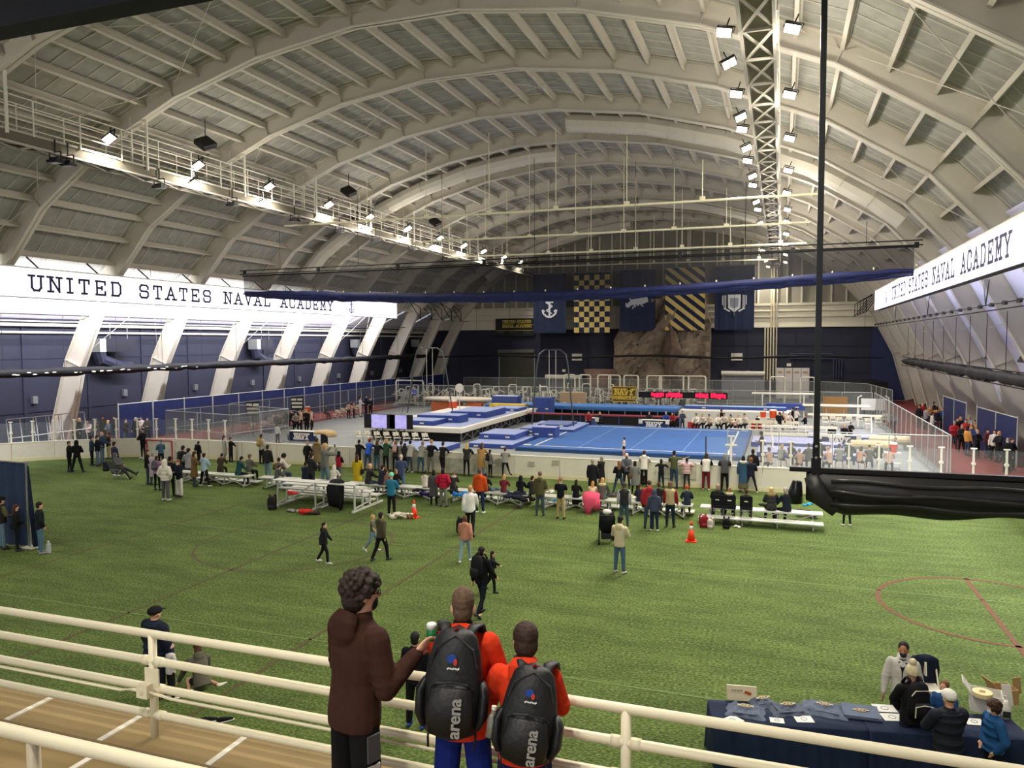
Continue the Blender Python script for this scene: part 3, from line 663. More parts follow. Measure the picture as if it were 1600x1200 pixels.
# long white pipes of the batting tracks
for Y, (xa, ya), (xb, yb), lab in ((45.5, (445, 353), (1290, 302), 'nearest long white pipe hung across the hall'), (52, (660, 378), (1265, 347), 'second long white pipe hung across the hall'), (60, (700, 402), (1260, 380), 'third long white pipe hung across the hall'), (80, (800, 418), (1215, 405), 'farthest short white pipe hung across the hall, above the flags')):
    a, c = AY(xa, ya, Y), AY(xb, yb, Y); t = thing('hung_pipe', lab, 'pipe', (0, Y, a.z)); M_PIPE = mat('#e6e0bd', .4)
    MB().tube([(a.x, 0, 0), (c.x, 0, c.z-a.z)], .07, 7).build('pipe', M_PIPE, t)
    for k in range(8):
        x = a.x+(c.x-a.x)*(k+.5)/8; zt = 20.2-.021*(x-XC)**2-a.z
        if zt > .4: MB().tube([(x, 0, 0), (x, 0, zt)], .022, 4).build('hanger', M_PIPE, t); MB().box((x, 0, .05), (.3, .12, .2)).build('pipe_clamp', M_PIPE, t)
# ducts bent along the arch
def arch_duct(label, Y, x0, x1, r=.62):
    zz = lambda x: next((a[1]+(b[1]-a[1])*((x-XC)-a[0])/(b[0]-a[0]) for a, b in zip(INN, INN[1:]) if a[0] <= x-XC <= b[0] and b[0] > a[0]), 5)
    t = thing('round_duct', label, 'duct', (0, Y, 0)); n = 12; xs = [x0+(x1-x0)*k/n for k in range(n+1)]
    for a, c in zip(xs, xs[1:]):
        za, zc = zz(a)+.25, zz(c)+.25; b = MB(); A, Cc = Vector((a, 0, za)), Vector((c, 0, zc)); d = (Cc-A).normalized()*.03
        b.loft([(A+d, r, r), (Cc-d, r, r)], 10, (0, 1, 0)); b.loft([(A-d, r*1.06, r*1.06), (A+d, r*1.06, r*1.06)], 10, (0, 1, 0)); b.build('duct_section', mat('#c2bdae', .5, noise=.04, scale=1), t)
arch_duct('long white duct following the roof arch from the crown to the right', 49.6, -13.5, 6.6); arch_duct('long white duct following the roof arch down to the left', 57.4, -16.5, -39.5)
arch_duct('farthest big white curved duct under the gable on the left', 93.5, -17.5, -36.5, .9); arch_duct('dark-backed white duct over the far gable on the right', 79.6, -14, 3.0, .6)

# ---------------------------------------------------------------- flags, scoreboard, climbing wall
def flag(x0, x1, zb, label, kind):
    t = thing('hanging_flag', label, 'flag', ((x0+x1)/2, 95, zb)); w_, h = x1-x0, 7.6; navy = mat('#232b46', .8); gold = mat('#d6bd75', .8)
    MB().tube([(-w_/2-.2, 0, h+.05), (w_/2+.2, 0, h+.05)], .06, 6).build('flag_pole', M_STEEL, t)
    for s in (-1, 1): MB().tube([(s*w_*.4, 0, h), (s*w_*.4, 0, h+3)], .02, 4).build('hang_cable', M_BLACK, t)
    b = MB(); n = 12; vs = []; fs = []
    for k in range(n+1):
        x = -w_/2+w_*k/n; y = .05*math.sin(k*1.9); vs += [(x, y, 0), (x, y, h)]
    for k in range(n): fs.append((2*k, 2*k+2, 2*k+3, 2*k+1))
    fc = b.add(vs, fs).build('flag_cloth', navy, t); F = (1, 0, 0), (0, 0, 1), (0, -1, 0)
    if kind == 'check':
        c = w_/7
        for i in range(7):
            for j in range(11):
                if (i+j) % 2 == 0: MB().box((-w_/2+c*(i+.5), -.075, c*(j+.5)), (c, .03, c)).build('gold_check', gold, fc)
    elif kind == 'stripe':
        for k in range(-4, 9):
            z = k*1.25; P = []
            P = [(-w_/2, z+w_*.8), (w_/2, z), (w_/2, z+.62), (-w_/2, z+.62+w_*.8)]
            for sg, lim in ((1, 0), (-1, h)):
                Q = []
                for a, c in zip(P, P[1:]+P[:1]):
                    ia, ic = sg*(a[1]-lim) >= 0, sg*(c[1]-lim) >= 0
                    if ia: Q.append(a)
                    if ia != ic: f = (lim-a[1])/(c[1]-a[1]); Q.append((a[0]+f*(c[0]-a[0]), lim))
                P = Q
            if len(P) > 2: MB().prism(P, 'y', -.1, -.06).build('gold_stripe', gold, fc)
    elif kind == 'anchor': anchor((0, -.08, 3.3), *F, 1.35, mat('#cfd2d6', .7), fc)
    elif kind == 'goat':
        b = MB(); rnd = random.Random(9)
        for k in range(16):
            a = (-1.5+rnd.random()*2.6, 3.0+rnd.random()*1.0); c = (a[0]+rnd.uniform(-.5, .6), a[1]+rnd.uniform(-.5, .5)); b.bar((a[0], -.09-.002*k, a[1]), (c[0], -.09-.002*k, c[1]), .03, .16)
        b.loft([((-1.4, -.09, 3.1), .02, .15), ((-.6, -.09, 3.6), .02, .35), ((.5, -.09, 3.7), .02, .4), ((1.3, -.09, 3.9), .02, .3)], 8, (0, 1, 0)); b.build('emblem', mat('#b9bec6', .7), fc)
    elif kind == 'seal':
        b = MB(); b.prism([(-.7, 2.6), (0, 2.1), (.7, 2.6), (.75, 4.2), (-.75, 4.2)], 'y', -.11, -.07)
        for s in (-1, 1):
            for k in range(3): b.box((s*(1.0+.18*k), -.09, 3.3+.12*k), (.1, .05, 1.7-.3*k))
            b.bar((s*.5, -.09, 2.2), (s*1.2, -.09, 2.6), .05, .18)
        b.bar((0, -.09, 1.6), (0, -.09, 2.4), .05, .3); b.build('emblem', mat('#d2d3d6', .7), fc)
        MB().prism([(-.45, 2.8), (0, 2.5), (.45, 2.8), (.5, 3.8), (-.5, 3.8)], 'y', -.14, -.115).build('shield_center', mat('#8f949e', .7), fc)
flag(-30.6, -26.15, 8.1, 'navy flag with a white anchor, leftmost of the five', 'anchor'); flag(-25.1, -20.45, 8.1, 'navy and gold checkered flag', 'check')
flag(-19.2, -14.75, 8.25, 'navy flag with a silver emblem over the climbing wall', 'goat'); flag(-13.55, -8.8, 8.3, 'gold and navy diagonally striped flag', 'stripe'); flag(-7.65, -3.1, 8.3, 'navy flag with a white crest and shield, rightmost of the five', 'seal')
t = thing('scoreboard', 'dark scoreboard with yellow lettering beside the anchor flag', 'scoreboard', (-34.2, YB-.5, 7.8)); M_YEL = mat('#c9b04a', .6)
bf = MB().box((0, .1, 1.15), (5.6, .3, 2.4)).build('board_face', mat('#1d2022', .6), t); MB().box((0, -.07, .7), (5.4, .04, .06)).build('divider', M_YEL, t)
letters('UNITED STATES', .36, (-1.7, -.08, 1.72), (1, 0, 0), (0, 0, 1), (0, -1, 0), M_YEL, bf, gap=.3, st=.22); letters('NAVAL ACADEMY', .36, (-1.7, -.08, 1.15), (1, 0, 0), (0, 0, 1), (0, -1, 0), M_YEL, bf, gap=.3, st=.22)
for x in (-2.1, -.2, 1.7): MB().box((x, -.07, .45), (.9, .04, .3)).build('digit_panel', mat('#34383a', .5), t)
M_ROCK = mat('#7d6f60', .9, noise=.22, scale=1.3, bump=.9)
t = thing('climbing_wall', 'tall grey-brown rock climbing wall against the far navy wall', 'climbing wall', (-14.4, 97.0, 0)); rnd = random.Random(21)
nx, nz = 26, 24; vs = []; fs = []; H = 12.2
for j in range(nz+1):
    for i in range(nx+1):
        u, v = i/nx, j/nz; x0 = -6.2+(.5 if v < .6 else .5+(v-.6)*6.5); x1 = 6.1-(0 if v < .75 else (v-.75)*3)
        x = x0+(x1-x0)*u; ridge = 1.3*abs(math.sin(u*9+1.5*math.sin(v*4)))+.9*abs(math.sin(u*5-v*6))
        vs.append((x+rnd.uniform(-.06, .06), -ridge*(.5+.5*math.sin(PI*min(1, u*1.02)))-rnd.uniform(0, .3), H*v+rnd.uniform(-.1, .1)*(0 < j < nz)))
for j in range(nz):
    for i in range(nx): a = j*(nx+1)+i; fs.append((a, a+1, a+nx+2, a+nx+1))
o = len(vs)
for j in range(nz+1):
    for i in (0, nx): vs.append((vs[j*(nx+1)+i][0], 1.2, H*j/nz))
for j in range(nz):
    a, b2 = j*(nx+1), (j+1)*(nx+1); fs.append((a, b2, o+2*j+2, o+2*j)); fs.append((a+nx, o+2*j+1, o+2*j+3, b2+nx))
fs.append(tuple([nz*(nx+1)+i for i in range(nx+1)]+[o+2*nz+1, o+2*nz]))
rf = MB().add(vs, fs).build('rock_face', M_ROCK, t)
MB().loft([((-7.7, -1.2, 0), .9, .8), ((-7.6, -1.3, 1.5), 1.3, 1.2), ((-7.5, -1.3, 3.0), 2.0, 1.5), ((-7.5, -1.3, 3.4), 2.1, 1.6)], 9).build('rock_ledge', mat('#94776a', .9, noise=.2, scale=1.5, bump=.8), t)
b = MB(); b.add([(1, -1.6, 1.5), (3, -1.9, 5.5), (1.2, -1.6, 11.2), (.4, -1.2, 6), (1.8, -2.9, 6.5)], [(0, 1, 4), (1, 2, 4), (2, 3, 4), (3, 0, 4), (0, 3, 2, 1)]); b.build('rock_fin', mat('#6b5a50', .9, noise=.2, scale=1.5, bump=.8), t)
for k in range(46):
    MB().ell((rnd.uniform(-5, 5.6), -1.35-rnd.random()*.3, rnd.uniform(.8, 9.5)), (.13, .22, .1), 6, 4).build('climbing_hold', mat(rnd.choice(['#3d352d', '#2d3a2a', '#4b4038', '#5d5148', '#31302c']), .8), rf)
# ---------------------------------------------------------------- gymnasts' floor
M_MAT = mat('#34488c', .6, noise=.06, scale=2); M_MATT = mat('#8f9cc8', .7, noise=.05, scale=1.5); M_FLOORX = mat('#3a619f', .9, noise=.05, scale=.7); M_SKIRT = mat('#22426f', .7)
M_LIL = mat('#a9acd4', .7, noise=.05, scale=1.5)
t = thing('floor_exercise_mat', 'large square blue floor exercise mat with white border lines', 'mat', (-9.0, 53.0, 0))
MB().box((0, 0, .11), (14.0, 14.3, .22)).build('spring_base', M_SKIRT, t)
b = MB()
b.box((0, 0, .235), (13.8, 14.1, .03)); ct = b.build('carpet_top', M_FLOORX, t)
for c, s in (((0, -6.06), (12.2, .12)), ((0, 6.06), (12.2, .12)), ((-6.06, 0), (.12, 12.2)), ((6.06, 0), (.12, 12.2))): MB().box((c[0]+.03, c[1]-.05, .256), (*s, .012)).build('border_line', M_WHITE, ct)
for x in (-3.1, .2, 3.4): MB().box((x, 0, .254), (.04, 11.9, .008)).build('seam_line', mat('#7d9cc4', .8), ct)
for x, y in ((-6.6, -5.9), (6.5, 6.3), (-6.6, 6.4), (6.3, -6.3)): MB().box((x, y, .26), (.5, .35, .02)).build('corner_mark', M_WHITE, ct)
def landing(label, c, s, top=M_MATT, side=M_MAT, rz=0, name='landing_mat', cat='mat', strap=True):
    t = thing(name, label, cat, c, rz); mb_ = MB().box((0, 0, s[2]/2), s).build('mat_body', side, t); MB().box((0, 0, s[2]+.012), (s[0]*.985, s[1]*.985, .03)).build('mat_top', top, t)
    if strap: MB().box((s[0]*.3, -s[1]/2-.01, s[2]*.5), (.3, .03, .1)).box((-s[0]*.3, -s[1]/2-.01, s[2]*.5), (.3, .03, .1)).build('label_patch', M_WHITE, mb_)
    return t
p = G(680, 695); landing('wide low blue mat in front, nearest the board wall', (p.x+.3, 44.0, 0), (3.6, 4.6, .3))
landing('long low blue mat running back from the nearest mat', (-18.0, 49.0, 0), (3.2, 5.2, .28))
landing('thick square blue mat lying on the long low mat', (-18.3, 50.2, .31), (2.6, 3.2, .35))
landing('low pale mat with a second pad, left of the floor mat', (-16.6, 57.5, 0), (4.2, 5.6, .4)); landing('grey pad lying on the low pale mat', (-16.6, 57.8, .43), (2.4, 3.0, .14), mat('#6d7ba8', .7))
landing('blue trapezoid block beside the floor mat\'s left side', (-15.7, 51.6, 0), (1.7, 1.1, .95), M_LIL, name='vault_block', cat='block')
landing('small blue wedge mat in front of the vaulting table', (-25.9, 41.6, 0), (2.6, 1.3, .22), M_MAT)
b = thing('vault_runway', 'pale lilac runway leading to the vaulting table', 'runway', (-31.5, 42.6, 0)); MB().box((0, 0, .02), (8.5, 1.4, .04)).build('runway_carpet', mat('#a4a3cc', .9), b); MB().box((0, .75, .022), (8.5, .08, .045)).box((0, -.75, .022), (8.5, .08, .045)).build('edge_band', M_MAT, b)
# raised podium with mats, left
t = thing('podium', 'long white raised podium with blue mats on top', 'podium', (-24.5, 56.5, 0)); PX, PY = 7.6, 17.0
MB().box((0, 0, .96), (PX, PY, .12)).build('deck', mat('#dcd9d0', .6), t); MB().box((PX/2, 0, .83), (.06, PY, .25)).build('edge_board', M_WHITE, t); MB().box((0, -PY/2, .83), (PX, .06, .25)).build('edge_board', M_WHITE, t)
for y in range(-8, 9, 2):
    for x in (-3.6, 0, 3.6): MB().box((x, y, .45), (.06, .06, .9)).build('podium_leg', M_STEEL, t)
    if y < 8: MB().bar((3.6, y, .1), (3.6, y+2, .85), .04, .04).bar((3.6, y+2, .1), (3.6, y, .85), .04, .04).build('podium_brace', M_STEEL, t)
MB().box((0, -1, .4), (PX-.6, PY-3, .7)).build('underskirt', M_BLACK, t)
MB().box((.6, .2, 1.025), (5.6, 15.5, .02)).build('deck_carpet', M_MATT, t)
for c, s, l in (((-25.6, 50.3, 1.04), (4.6, 2.4, .3), 'blue mat at the near end of the podium'), ((-24.0, 52.2, 1.04), (3.4, 1.8, .5), 'second blue mat on the podium, behind the first'), ((-23.2, 57.5, 1.04), (3.0, 4.6, .45), 'thick blue mat at the middle of the podium'), ((-22.4, 62.6, 1.04), (2.4, 2.6, .22), 'dark blue mat at the far end of the podium')): landing(l, c, s)
landing('tall blue foam block with white top at the back of the podium', (-24.3, 67.2, 0), (2.5, 1.3, 1.9), M_LIL, name='foam_block', cat='block'); landing('tall blue foam block beyond the red cooler', (-20.3, 66.0, 0), (1.7, 1.3, 1.9), M_MAT, name='foam_block', cat='block')
# long blue tumbling podium at the back with skirts
t = thing('tumbling_strip', 'long raised bright blue tumbling strip across the back', 'podium', (-17.5, 69.0, 0))
MB().box((0, 0, 1.0), (18, 3.2, .18)).build('strip_top', mat('#4a78b8', .8), t); MB().box((0, -1.62, .86), (18, .05, .2)).build('strip_edge', mat('#385f96', .7), t)
for k in range(13): MB().box((-8.8+1.46*k, -1.4, .45), (.07, .07, .9)).build('strip_leg', M_STEEL, t)
MB().box((0, .3, .4), (17.4, 2.2, .78)).build('underskirt', M_BLACK, t)
landing('white raised platform right of the blue tumbling strip', (-3.6, 68.6, 0), (9.4, 3.0, .95), mat('#d8d6cf', .6), mat('#cfcdc6', .6), name='platform', cat='platform', strap=False)
landing('light blue mat on the white platform', (-3.8, 69.4, .98), (8.6, 1.2, .25), mat('#8fa8cf', .7)); landing('dark blue mat behind the white platform', (.4, 70.6, .98), (3.2, 1.0, .5), M_MAT)
t = thing('skirted_bench', 'long low table with maroon top behind the floor mat', 'table', (-14.3, 62.9, 0)); MB().box((0, 0, .78), (13.6, 1.0, .08)).build('table_top', mat('#7d3440', .7), t); MB().box((0, -.3, .38), (13.2, .3, .7)).build('black_skirt', M_BLACK, t)
for k in range(9): MB().box((-6.6+1.65*k, -.46, .38), (.07, .07, .76)).build('table_leg', M_MAT, t)
landing('yellow wedge pad at the back by the weight machines', G(795, 634, 1.1)+Vector((0, 0, -.1)), (3.4, 1.2, .25), mat('#d9b93a', .6), mat('#c9a92c', .6)); 
landing('tan padded block beside the yellow wedge', (-19.2, 72.2, 0), (2.4, .9, 2.0), mat('#b79f80', .7), mat('#a98f70', .7), name='foam_block', cat='block')

# folding chairs
M_CH = mat('#e3ddc8', .5)
def make_chair(c=M_CH):
    t = thing('folding_chair', '', 'chair', (0, 0, 0)); F = c
    MB().box((0, .02, .45), (.42, .42, .03)).build('seat', c, t); MB().bar((0, -.2, .62), (0, -.25, .86), .42, .02, (1, 0, 0)).build('backrest', c, t)
    MB().box((0, -.23, .75), (.42, .025, .24), M=Matrix.Rotation(-.18, 3, 'X')).build('back_panel', c, t)
    for s in (-1, 1):
        MB().tube([(s*.22, .26, 0), (s*.22, -.02, .45), (s*.21, -.27, .88)], .016, 5).build('frame_leg', F, t); MB().tube([(s*.2, -.27, 0), (s*.2, .12, .44)], .016, 5).build('rear_leg', F, t)
    MB().tube([(-.22, .22, .1), (.22, .22, .1)], .012, 5).build('stretcher', F, t)
    return t
CH0 = make_chair(); CH1 = None; used = [0]
def chair(x, y, rz, label, group, z=0):
    if not used[0]:
        used[0] = 1; CH0.location = (x, y, z); CH0.rotation_euler = (0, 0, rz); CH0['label'] = label; CH0['group'] = group; return CH0
    return dup(CH0, (x, y, z), rz, label, group)
for k in range(8): chair(-27.6+.72*k, 46.2+.02*k, rad(3), nth(k+1)+' cream folding chair from the left in the row before the white podium', 'row of folding chairs before the podium')
rnd = random.Random(31)
for i, (px, py) in enumerate(((393, 678), (408, 675), (418, 668), (425, 664), (432, 671), (440, 666), (452, 660), (463, 658), (472, 661))):
    p = G(px, py); chair(p.x, p.y, rnd.uniform(1.2, 2.6), nth(i+1)+' cream folding chair from the left by the left chain fence', 'folding chairs by the left chain fence')
for i, (px, py) in enumerate(((524, 655), (532, 652), (540, 650), (548, 648), (556, 646))):
    p = G(px, py); chair(p.x, p.y, rnd.uniform(1.4, 2.2), nth(i+1)+' cream folding chair from the left beside the podium\'s left edge', 'folding chairs left of the podium')
for i, (px, py) in enumerate(((724, 654), (734, 655), (746, 654), (757, 653))):
    p = G(px, py); chair(p.x, p.y, 3.1+rnd.uniform(-.3, .3), nth(i+1)+' cream folding chair from the left under the blue tumbling strip', 'folding chairs under the tumbling strip')
for i in range(14):
    p = G(1100+11*i, 672+.35*i); chair(p.x, p.y, 3.14+rnd.uniform(-.25, .25), nth(i+1)+' cream folding chair from the left in the team row behind the floor mat', 'team row of folding chairs behind the floor mat')
for i, (px, py) in enumerate(((1302, 667), (1313, 669), (1325, 668), (1343, 666), (1357, 671), (1372, 668), (1382, 663), (1290, 668))):
    p = G(px, py); chair(p.x, p.y, 3.14+rnd.uniform(-.4, .4), nth(1+sorted((1302, 1313, 1325, 1343, 1357, 1372, 1382, 1290)).index(px))+' cream folding chair from the left in the far row by the white beams', 'folding chairs by the white beams')
for i in range(15):
    chair(-1.7+.62*i, 39.0+(.25 if i % 2 else 0), rnd.uniform(-.3, .3), nth(i+1)+' cream folding chair from the left behind the right glass panes', 'folding chairs behind the right glass')
# scoring tables with banner cloths
def banner_table(label, p, w_, rz=0, word=True, cl='#1f2a4c'):
    t = thing('banner_table', label, 'table', p, rz); MB().box((0, 0, .74), (w_, .8, .04)).build('table_top', M_WHITE, t)
    b = MB(); b.add([(-w_/2, -.42, .76), (w_/2, -.42, .76), (w_/2-.12, -.47, .1), (-w_/2+.12, -.47, .1), (-w_/2, -.4, .76), (w_/2, -.4, .76), (w_/2-.12, -.45, .1), (-w_/2+.12, -.45, .1)], [(0, 3, 2, 1), (4, 5, 6, 7), (0, 1, 5, 4), (1, 2, 6, 5), (2, 3, 7, 6), (3, 0, 4, 7)])
    bc = b.build('banner_cloth', mat(cl, .8), t)
    for s in (-1, 1):
        MB().box((s*(w_/2-.1), -.44, .66), (.3, .03, .34)).build('white_card', M_WHITE, bc)
        for q in (-.3, .3): MB().tube([(s*(w_/2-.1), q, 0), (s*(w_/2-.1), q, .73)], .025, 5).build('table_leg', M_STEEL, t)
    if word:
        _, W = glyph_bars('NAVY', .34, gap=.22); letters('NAVY', .34, (-W/2, -.462, .27), (1, 0, 0), (0, .06, 1), (0, -1, 0), M_WHITE, bc, gap=.22, st=.26)
        MB().box((0, -.475, .19), (w_*.5, .012, .05)).build('small_print', mat('#9aa0b4', .7), bc)
    return t
banner_table('navy bannered scoring table by the vaulting table, on the left', G(477, 690), 2.5); banner_table('navy bannered scoring table behind the floor mat', G(1023, 671), 2.3); banner_table('navy bannered scoring table among the right-hand gymnasts', G(1310, 697), 2.6)
banner_table('small dark draped table under the podium\'s right edge', G(700, 668), 2.6, 0, False, '#20263a'); banner_table('dark draped table with a laptop beside the podium', G(735, 662), 1.8, 0, False, '#23283c'); banner_table('grey-blue draped box table by the maroon table', G(927, 667), 1.0, 0, False, '#4a5d86')
# screens on stands
for px, x, w_, l in ((593, 664, 1.5, 'black screen showing a pale lilac picture, left of two by the podium'), (627, 666, 1.1, 'black screen showing a pale lilac picture, right of two by the podium')):
    p = AY(px, 668, 47.2); t = thing('display_screen', l, 'screen', (p.x, 47.2, 0)); MB().box((0, 0, 1.45), (w_*1.6, .1, 1.0)).build('screen_frame', M_BLACK, t)
    MB().box((0, -.06, 1.45), (w_*.8, .03, .95)).build('screen', mat('#a9a3e0', .4, noise=.3, scale=4, emit=.5), t)
    for s in (-1, 1): MB().bar((s*.6, .3, 0), (s*.1, 0, 1.1), .04, .04).bar((s*.6, -.3, 0), (-s*.3, 0, .9), .04, .04).build('stand_leg', M_BLACK, t)
# vaulting table, rings, bars, beams
p = G(507, 708); t = thing('vaulting_table', 'tan topped vaulting table on a black pedestal', 'vault', p)
MB().loft([((-.62, -.05, 1.22), .06, .3), ((-.5, 0, 1.3), .14, .46), ((0, 0, 1.36), .15, .48), ((.45, -.05, 1.32), .16, .46), ((.62, -.1, 1.2), .16, .4), ((.68, -.14, 1.08), .06, .3)], 12, (0, 0, 1)).build('padded_top', mat('#c7ab7c', .55), t, True)
MB().box((0, 0, .62), (.3, .36, 1.2)).build('pedestal', M_BLACK, t); MB().box((0, 0, .06), (.9, 1.2, .12)).build('base_plate', M_BLACK, t)
def rings(label, p, zb, h=5.7, w_=1.45, spread=2.1):
    t = thing('ring_frame', label, 'rings', p)
    for s in (-1, 1):
        MB().tube([(s*spread, 0, zb), (s*w_*.95, 0, h-1.1), (s*w_*.82, 0, h-.35), (s*w_*.5, 0, h), (0, 0, h)], .06, 7).build('frame_tube', mat('#555a5c', .35, .6), t)
        MB().tube([(s*.27, 0, h), (s*.27, 0, 3.3)], .02, 4).build('ring_cable', M_WHITE, t)
        R = [((s*.27+.1*math.cos(a), 0, 2.85+.13*math.sin(a))) for a in [2*PI*k/12 for k in range(13)]]
        MB().tube(R, .022, 5).build('ring', mat('#d7cbb2', .5), t); MB().tube([(s*.27, 0, 3.3), (s*.27, 0, 2.97)], .03, 5).build('ring_strap', M_WHITE, t)
        MB().tube([(s*spread, 0, zb+1.6), (s*(spread+1.9), 2.2, .1)], .015, 4).build('guy_wire', M_BLACK, t)
    return t
rings('grey ring frame with hanging rings over the left of the podium', (-27.6, 57.5, 0), 1.05, 6.5); rings('dark ring frame in the middle, before the blue tumbling strip', (-16.8, 57.0, 0), .45, 6.35, 1.3, 1.7)
def pbars(label, p, rz, L=3.5, h=1.85, sp=.5, c=M_WHITE):
    t = thing('parallel_bars', label, 'bars', p, rz)
    for s in (-1, 1):
        MB().tube([(-L/2, s*sp/2, h), (L/2, s*sp/2, h)], .06, 7).build('rail', c, t)
        for q in (-1, 1): MB().tube([(q*L*.33, s*sp/2, .1), (q*L*.33, s*sp/2, h)], .035, 6).build('upright', M_POSTW, t)
    MB().box((0, 0, .06), (L*.8, sp+.5, .12)).build('base_frame', M_STEEL, t); return t
def beam(label, p, rz, L=5.0, h=1.25, c='#e8e3cf', wd=.16):
    t = thing('balance_beam', label, 'beam', p, rz); MB().box((0, 0, h), (L, wd, .16)).build('beam_rail', mat(c, .5), t)
    for q in (-1, 1): MB().bar((q*L*.36, -.5, 0), (q*L*.36, 0, h-.08), .07, .07).bar((q*L*.36, .5, 0), (q*L*.36, 0, h-.08), .07, .07).build('trestle', M_POSTW, t)
    return t
pbars('white high bars behind the team row', (.2, 70.8, 0), 0, 5.2, 2.35, .9); pbars('white parallel bars in front of the far right fence', (4.2, 66.3, 0), 0, 5.0, 1.75, 1.2)
beam('upper white beam right of the pole', (4.6, 63.0, 0), 0, 5.2, 1.3); beam('short pale beam on the right-hand mats', (1.3, 50.2, .33), rad(3), 4.8, .85); beam('second pale beam on the right-hand mats, further back', (1.2, 54.6, .33), rad(3), 4.8, .85)
def roll(label, p, L, c='#cdbd92', r=.28):
    t = thing('padded_roll', label, 'pad', p); MB().tube([(-L/2, 0, .62), (L/2, 0, .62)], r, 10).build('pad', mat(c, .6), t)
    for s in (-1, 1): MB().box((s*L*.38, 0, .3), (.1, .5, .6)).build('pad_stand', M_STEEL, t)
roll('tan padded roll nearest the right glass', G(1361, 711), 2.3); roll('second tan padded roll behind, by the fence', G(1389, 702), 2.4, '#d4c7a2')
for l, c, s in (('lilac mat in front among the right-hand gymnasts', (1.5, 49.4, 0), (5.6, 3.0, .3)), ('lilac mat behind the front right mat', (1.0, 54.2, 0), (5.6, 3.4, .3)), ('lilac mat further back on the right', (4.2, 58.6, 0), (4.6, 3.0, .3))): landing(l, c, s, M_LIL)
# trampoline, lollipop sign, boxes, coolers
p = G(620, 655); t = thing('trampoline', 'round-topped pale trampoline with orange skirt behind the podium', 'trampoline', (-30.4, 70.2, 0)); MB().loft([((0, 0, 1.15), 3.9, 1.5), ((0, 0, 1.32), 4.0, 1.6), ((0, 0, 1.42), 3.6, 1.4)], 18).build('bed', mat('#c9bfb2', .7), t, True)
MB().box((-1.0, -.9, .55), (3.2, .5, 1.0)).box((2.0, -.9, .55), (1.6, .5, 1.0)).build('skirt', mat('#b5603a', .7), t)
for k in range(4): MB().bar((-3+2*k, -1.2, 0), (-2.4+2*k, -1.0, 1.2), .06, .06).build('leg', M_STEEL, t)
t = thing('round_sign', 'white round lollipop sign on a stick on the podium', 'sign', (-26.0, 60.0, 1.04)); MB().tube([(0, 0, 0), (0, 0, 1.7)], .04, 6).build('stick', M_WHITE, t); MB().loft([((0, -.04, 2.0), .38, .38), ((0, .04, 2.0), .38, .38)], 18).build('disc', M_WHITE, t)
def cooler(label, p, c='#d8502c', s=1.0, cart=True):
    t = thing('drink_cooler', label, 'cooler', p); z = .9 if cart else 0
    MB().loft([((0, 0, z), .2*s, .2*s), ((0, 0, z+.45*s), .23*s, .23*s)], 12).build('tank', mat(c, .5), t); MB().loft([((0, 0, z+.45*s), .24*s, .24*s), ((0, 0, z+.53*s), .2*s, .2*s)], 12).build('lid', M_WHITE, t)
    if cart:
        MB().box((0, 0, .88), (.8, .5, .04)).box((0, 0, .3), (.8, .5, .04)).build('cart_shelf', M_WHITE, t)
        for a in (-1, 1):
            for b_ in (-1, 1): MB().tube([(a*.38, b_*.23, 0), (a*.38, b_*.23, .9)], .02, 5).build('cart_leg', M_WHITE, t)
p = G(1192, 670); cooler('small orange drink cooler on a white cart behind the floor mat', p); cooler('larger orange drink cooler beside the small one', p+Vector((.75, 0, 0)), s=1.25)
cooler('orange drink cooler on a white cart behind the right glass', G(1401, 740)+Vector((0, 1.6, 0))); cooler('orange cooler among the left-hand chairs', G(481, 660)); cooler('orange-red cooler at the far end of the podium', G(708, 655), s=1.6)
for l, c, px, py in (('red equipment box on the floor right of the team row', '#a82a2a', 1182, 671), ('red box under the left end of the team row', '#b03436', 1083, 669), ('small red kit bag beside the blue block', '#8c2f36', 796, 683), ('dark blue kit bag below the left chairs', '#2a2f55', 421, 676)):
    p = G(px, py); t = thing('equipment_box', l, 'box', p); MB().box((0, 0, .22), (.8, .5, .44)).build('box_body', mat(c, .6), t); MB().box((0, 0, .46), (.82, .52, .05)).build('box_lid', mat(c, .5), t); MB().tube([(-.2, -.27, .35), (0, -.3, .38), (.2, -.27, .35)], .02, 5).build('handle', M_BLACK, t)
for px, py, l in ((396, 683, 'nearer black notice board with white lines by the chain fence'), (465, 671, 'farther black notice board with white lines by the chain fence')):
    p = G(px, py); t = thing('notice_board', l, 'sign', (p.x, p.y, 0), rad(25)); MB().tube([(0, 0, 0), (0, 0, 1.6)], .035, 6).build('stand', M_BLACK, t); MB().box((0, 0, 2.1), (1.0, .06, 1.05)).build('panel', M_BLACK, t)
    for z, w_, x in ((2.42, .4, -.24), (2.42, .4, .24), (2.12, .85, 0), (1.82, .8, 0)): MB().box((x, -.04, z), (w_, .02, .17)).build('text_line', M_WHITE, t)
for i, (px, w_) in enumerate(((1022, 8.6), (1100, 5.6))):
    pass
t = thing('led_ticker', 'long black LED ticker with glowing red words at the back', 'display', (AY(1066, 617.5, 72.6).x, 72.6, AY(1066, 617.5, 72.6).z)); MB().box((0, 0, 0), (AY(1136, 617, 72.6).x-AY(997, 617, 72.6).x, .15, .58)).build('ticker_case', M_BLACK, t)
rnd = random.Random(8)
for pa, pb in ((1018, 1038), (1041, 1063), (1087, 1107), (1111, 1134)):
    x0, x1 = [AY(q, 617, 72.6).x-AY(1066, 617, 72.6).x for q in (pa, pb)]
    x = x0
    while x < x1: w_ = rnd.uniform(.12, .26); MB().box((x+w_/2, -.09, rnd.uniform(-.05, .05)), (w_, .03, rnd.uniform(.3, .46))).build('led_letter', mat('#ff1034', .5, emit=3), t); x += w_+.05
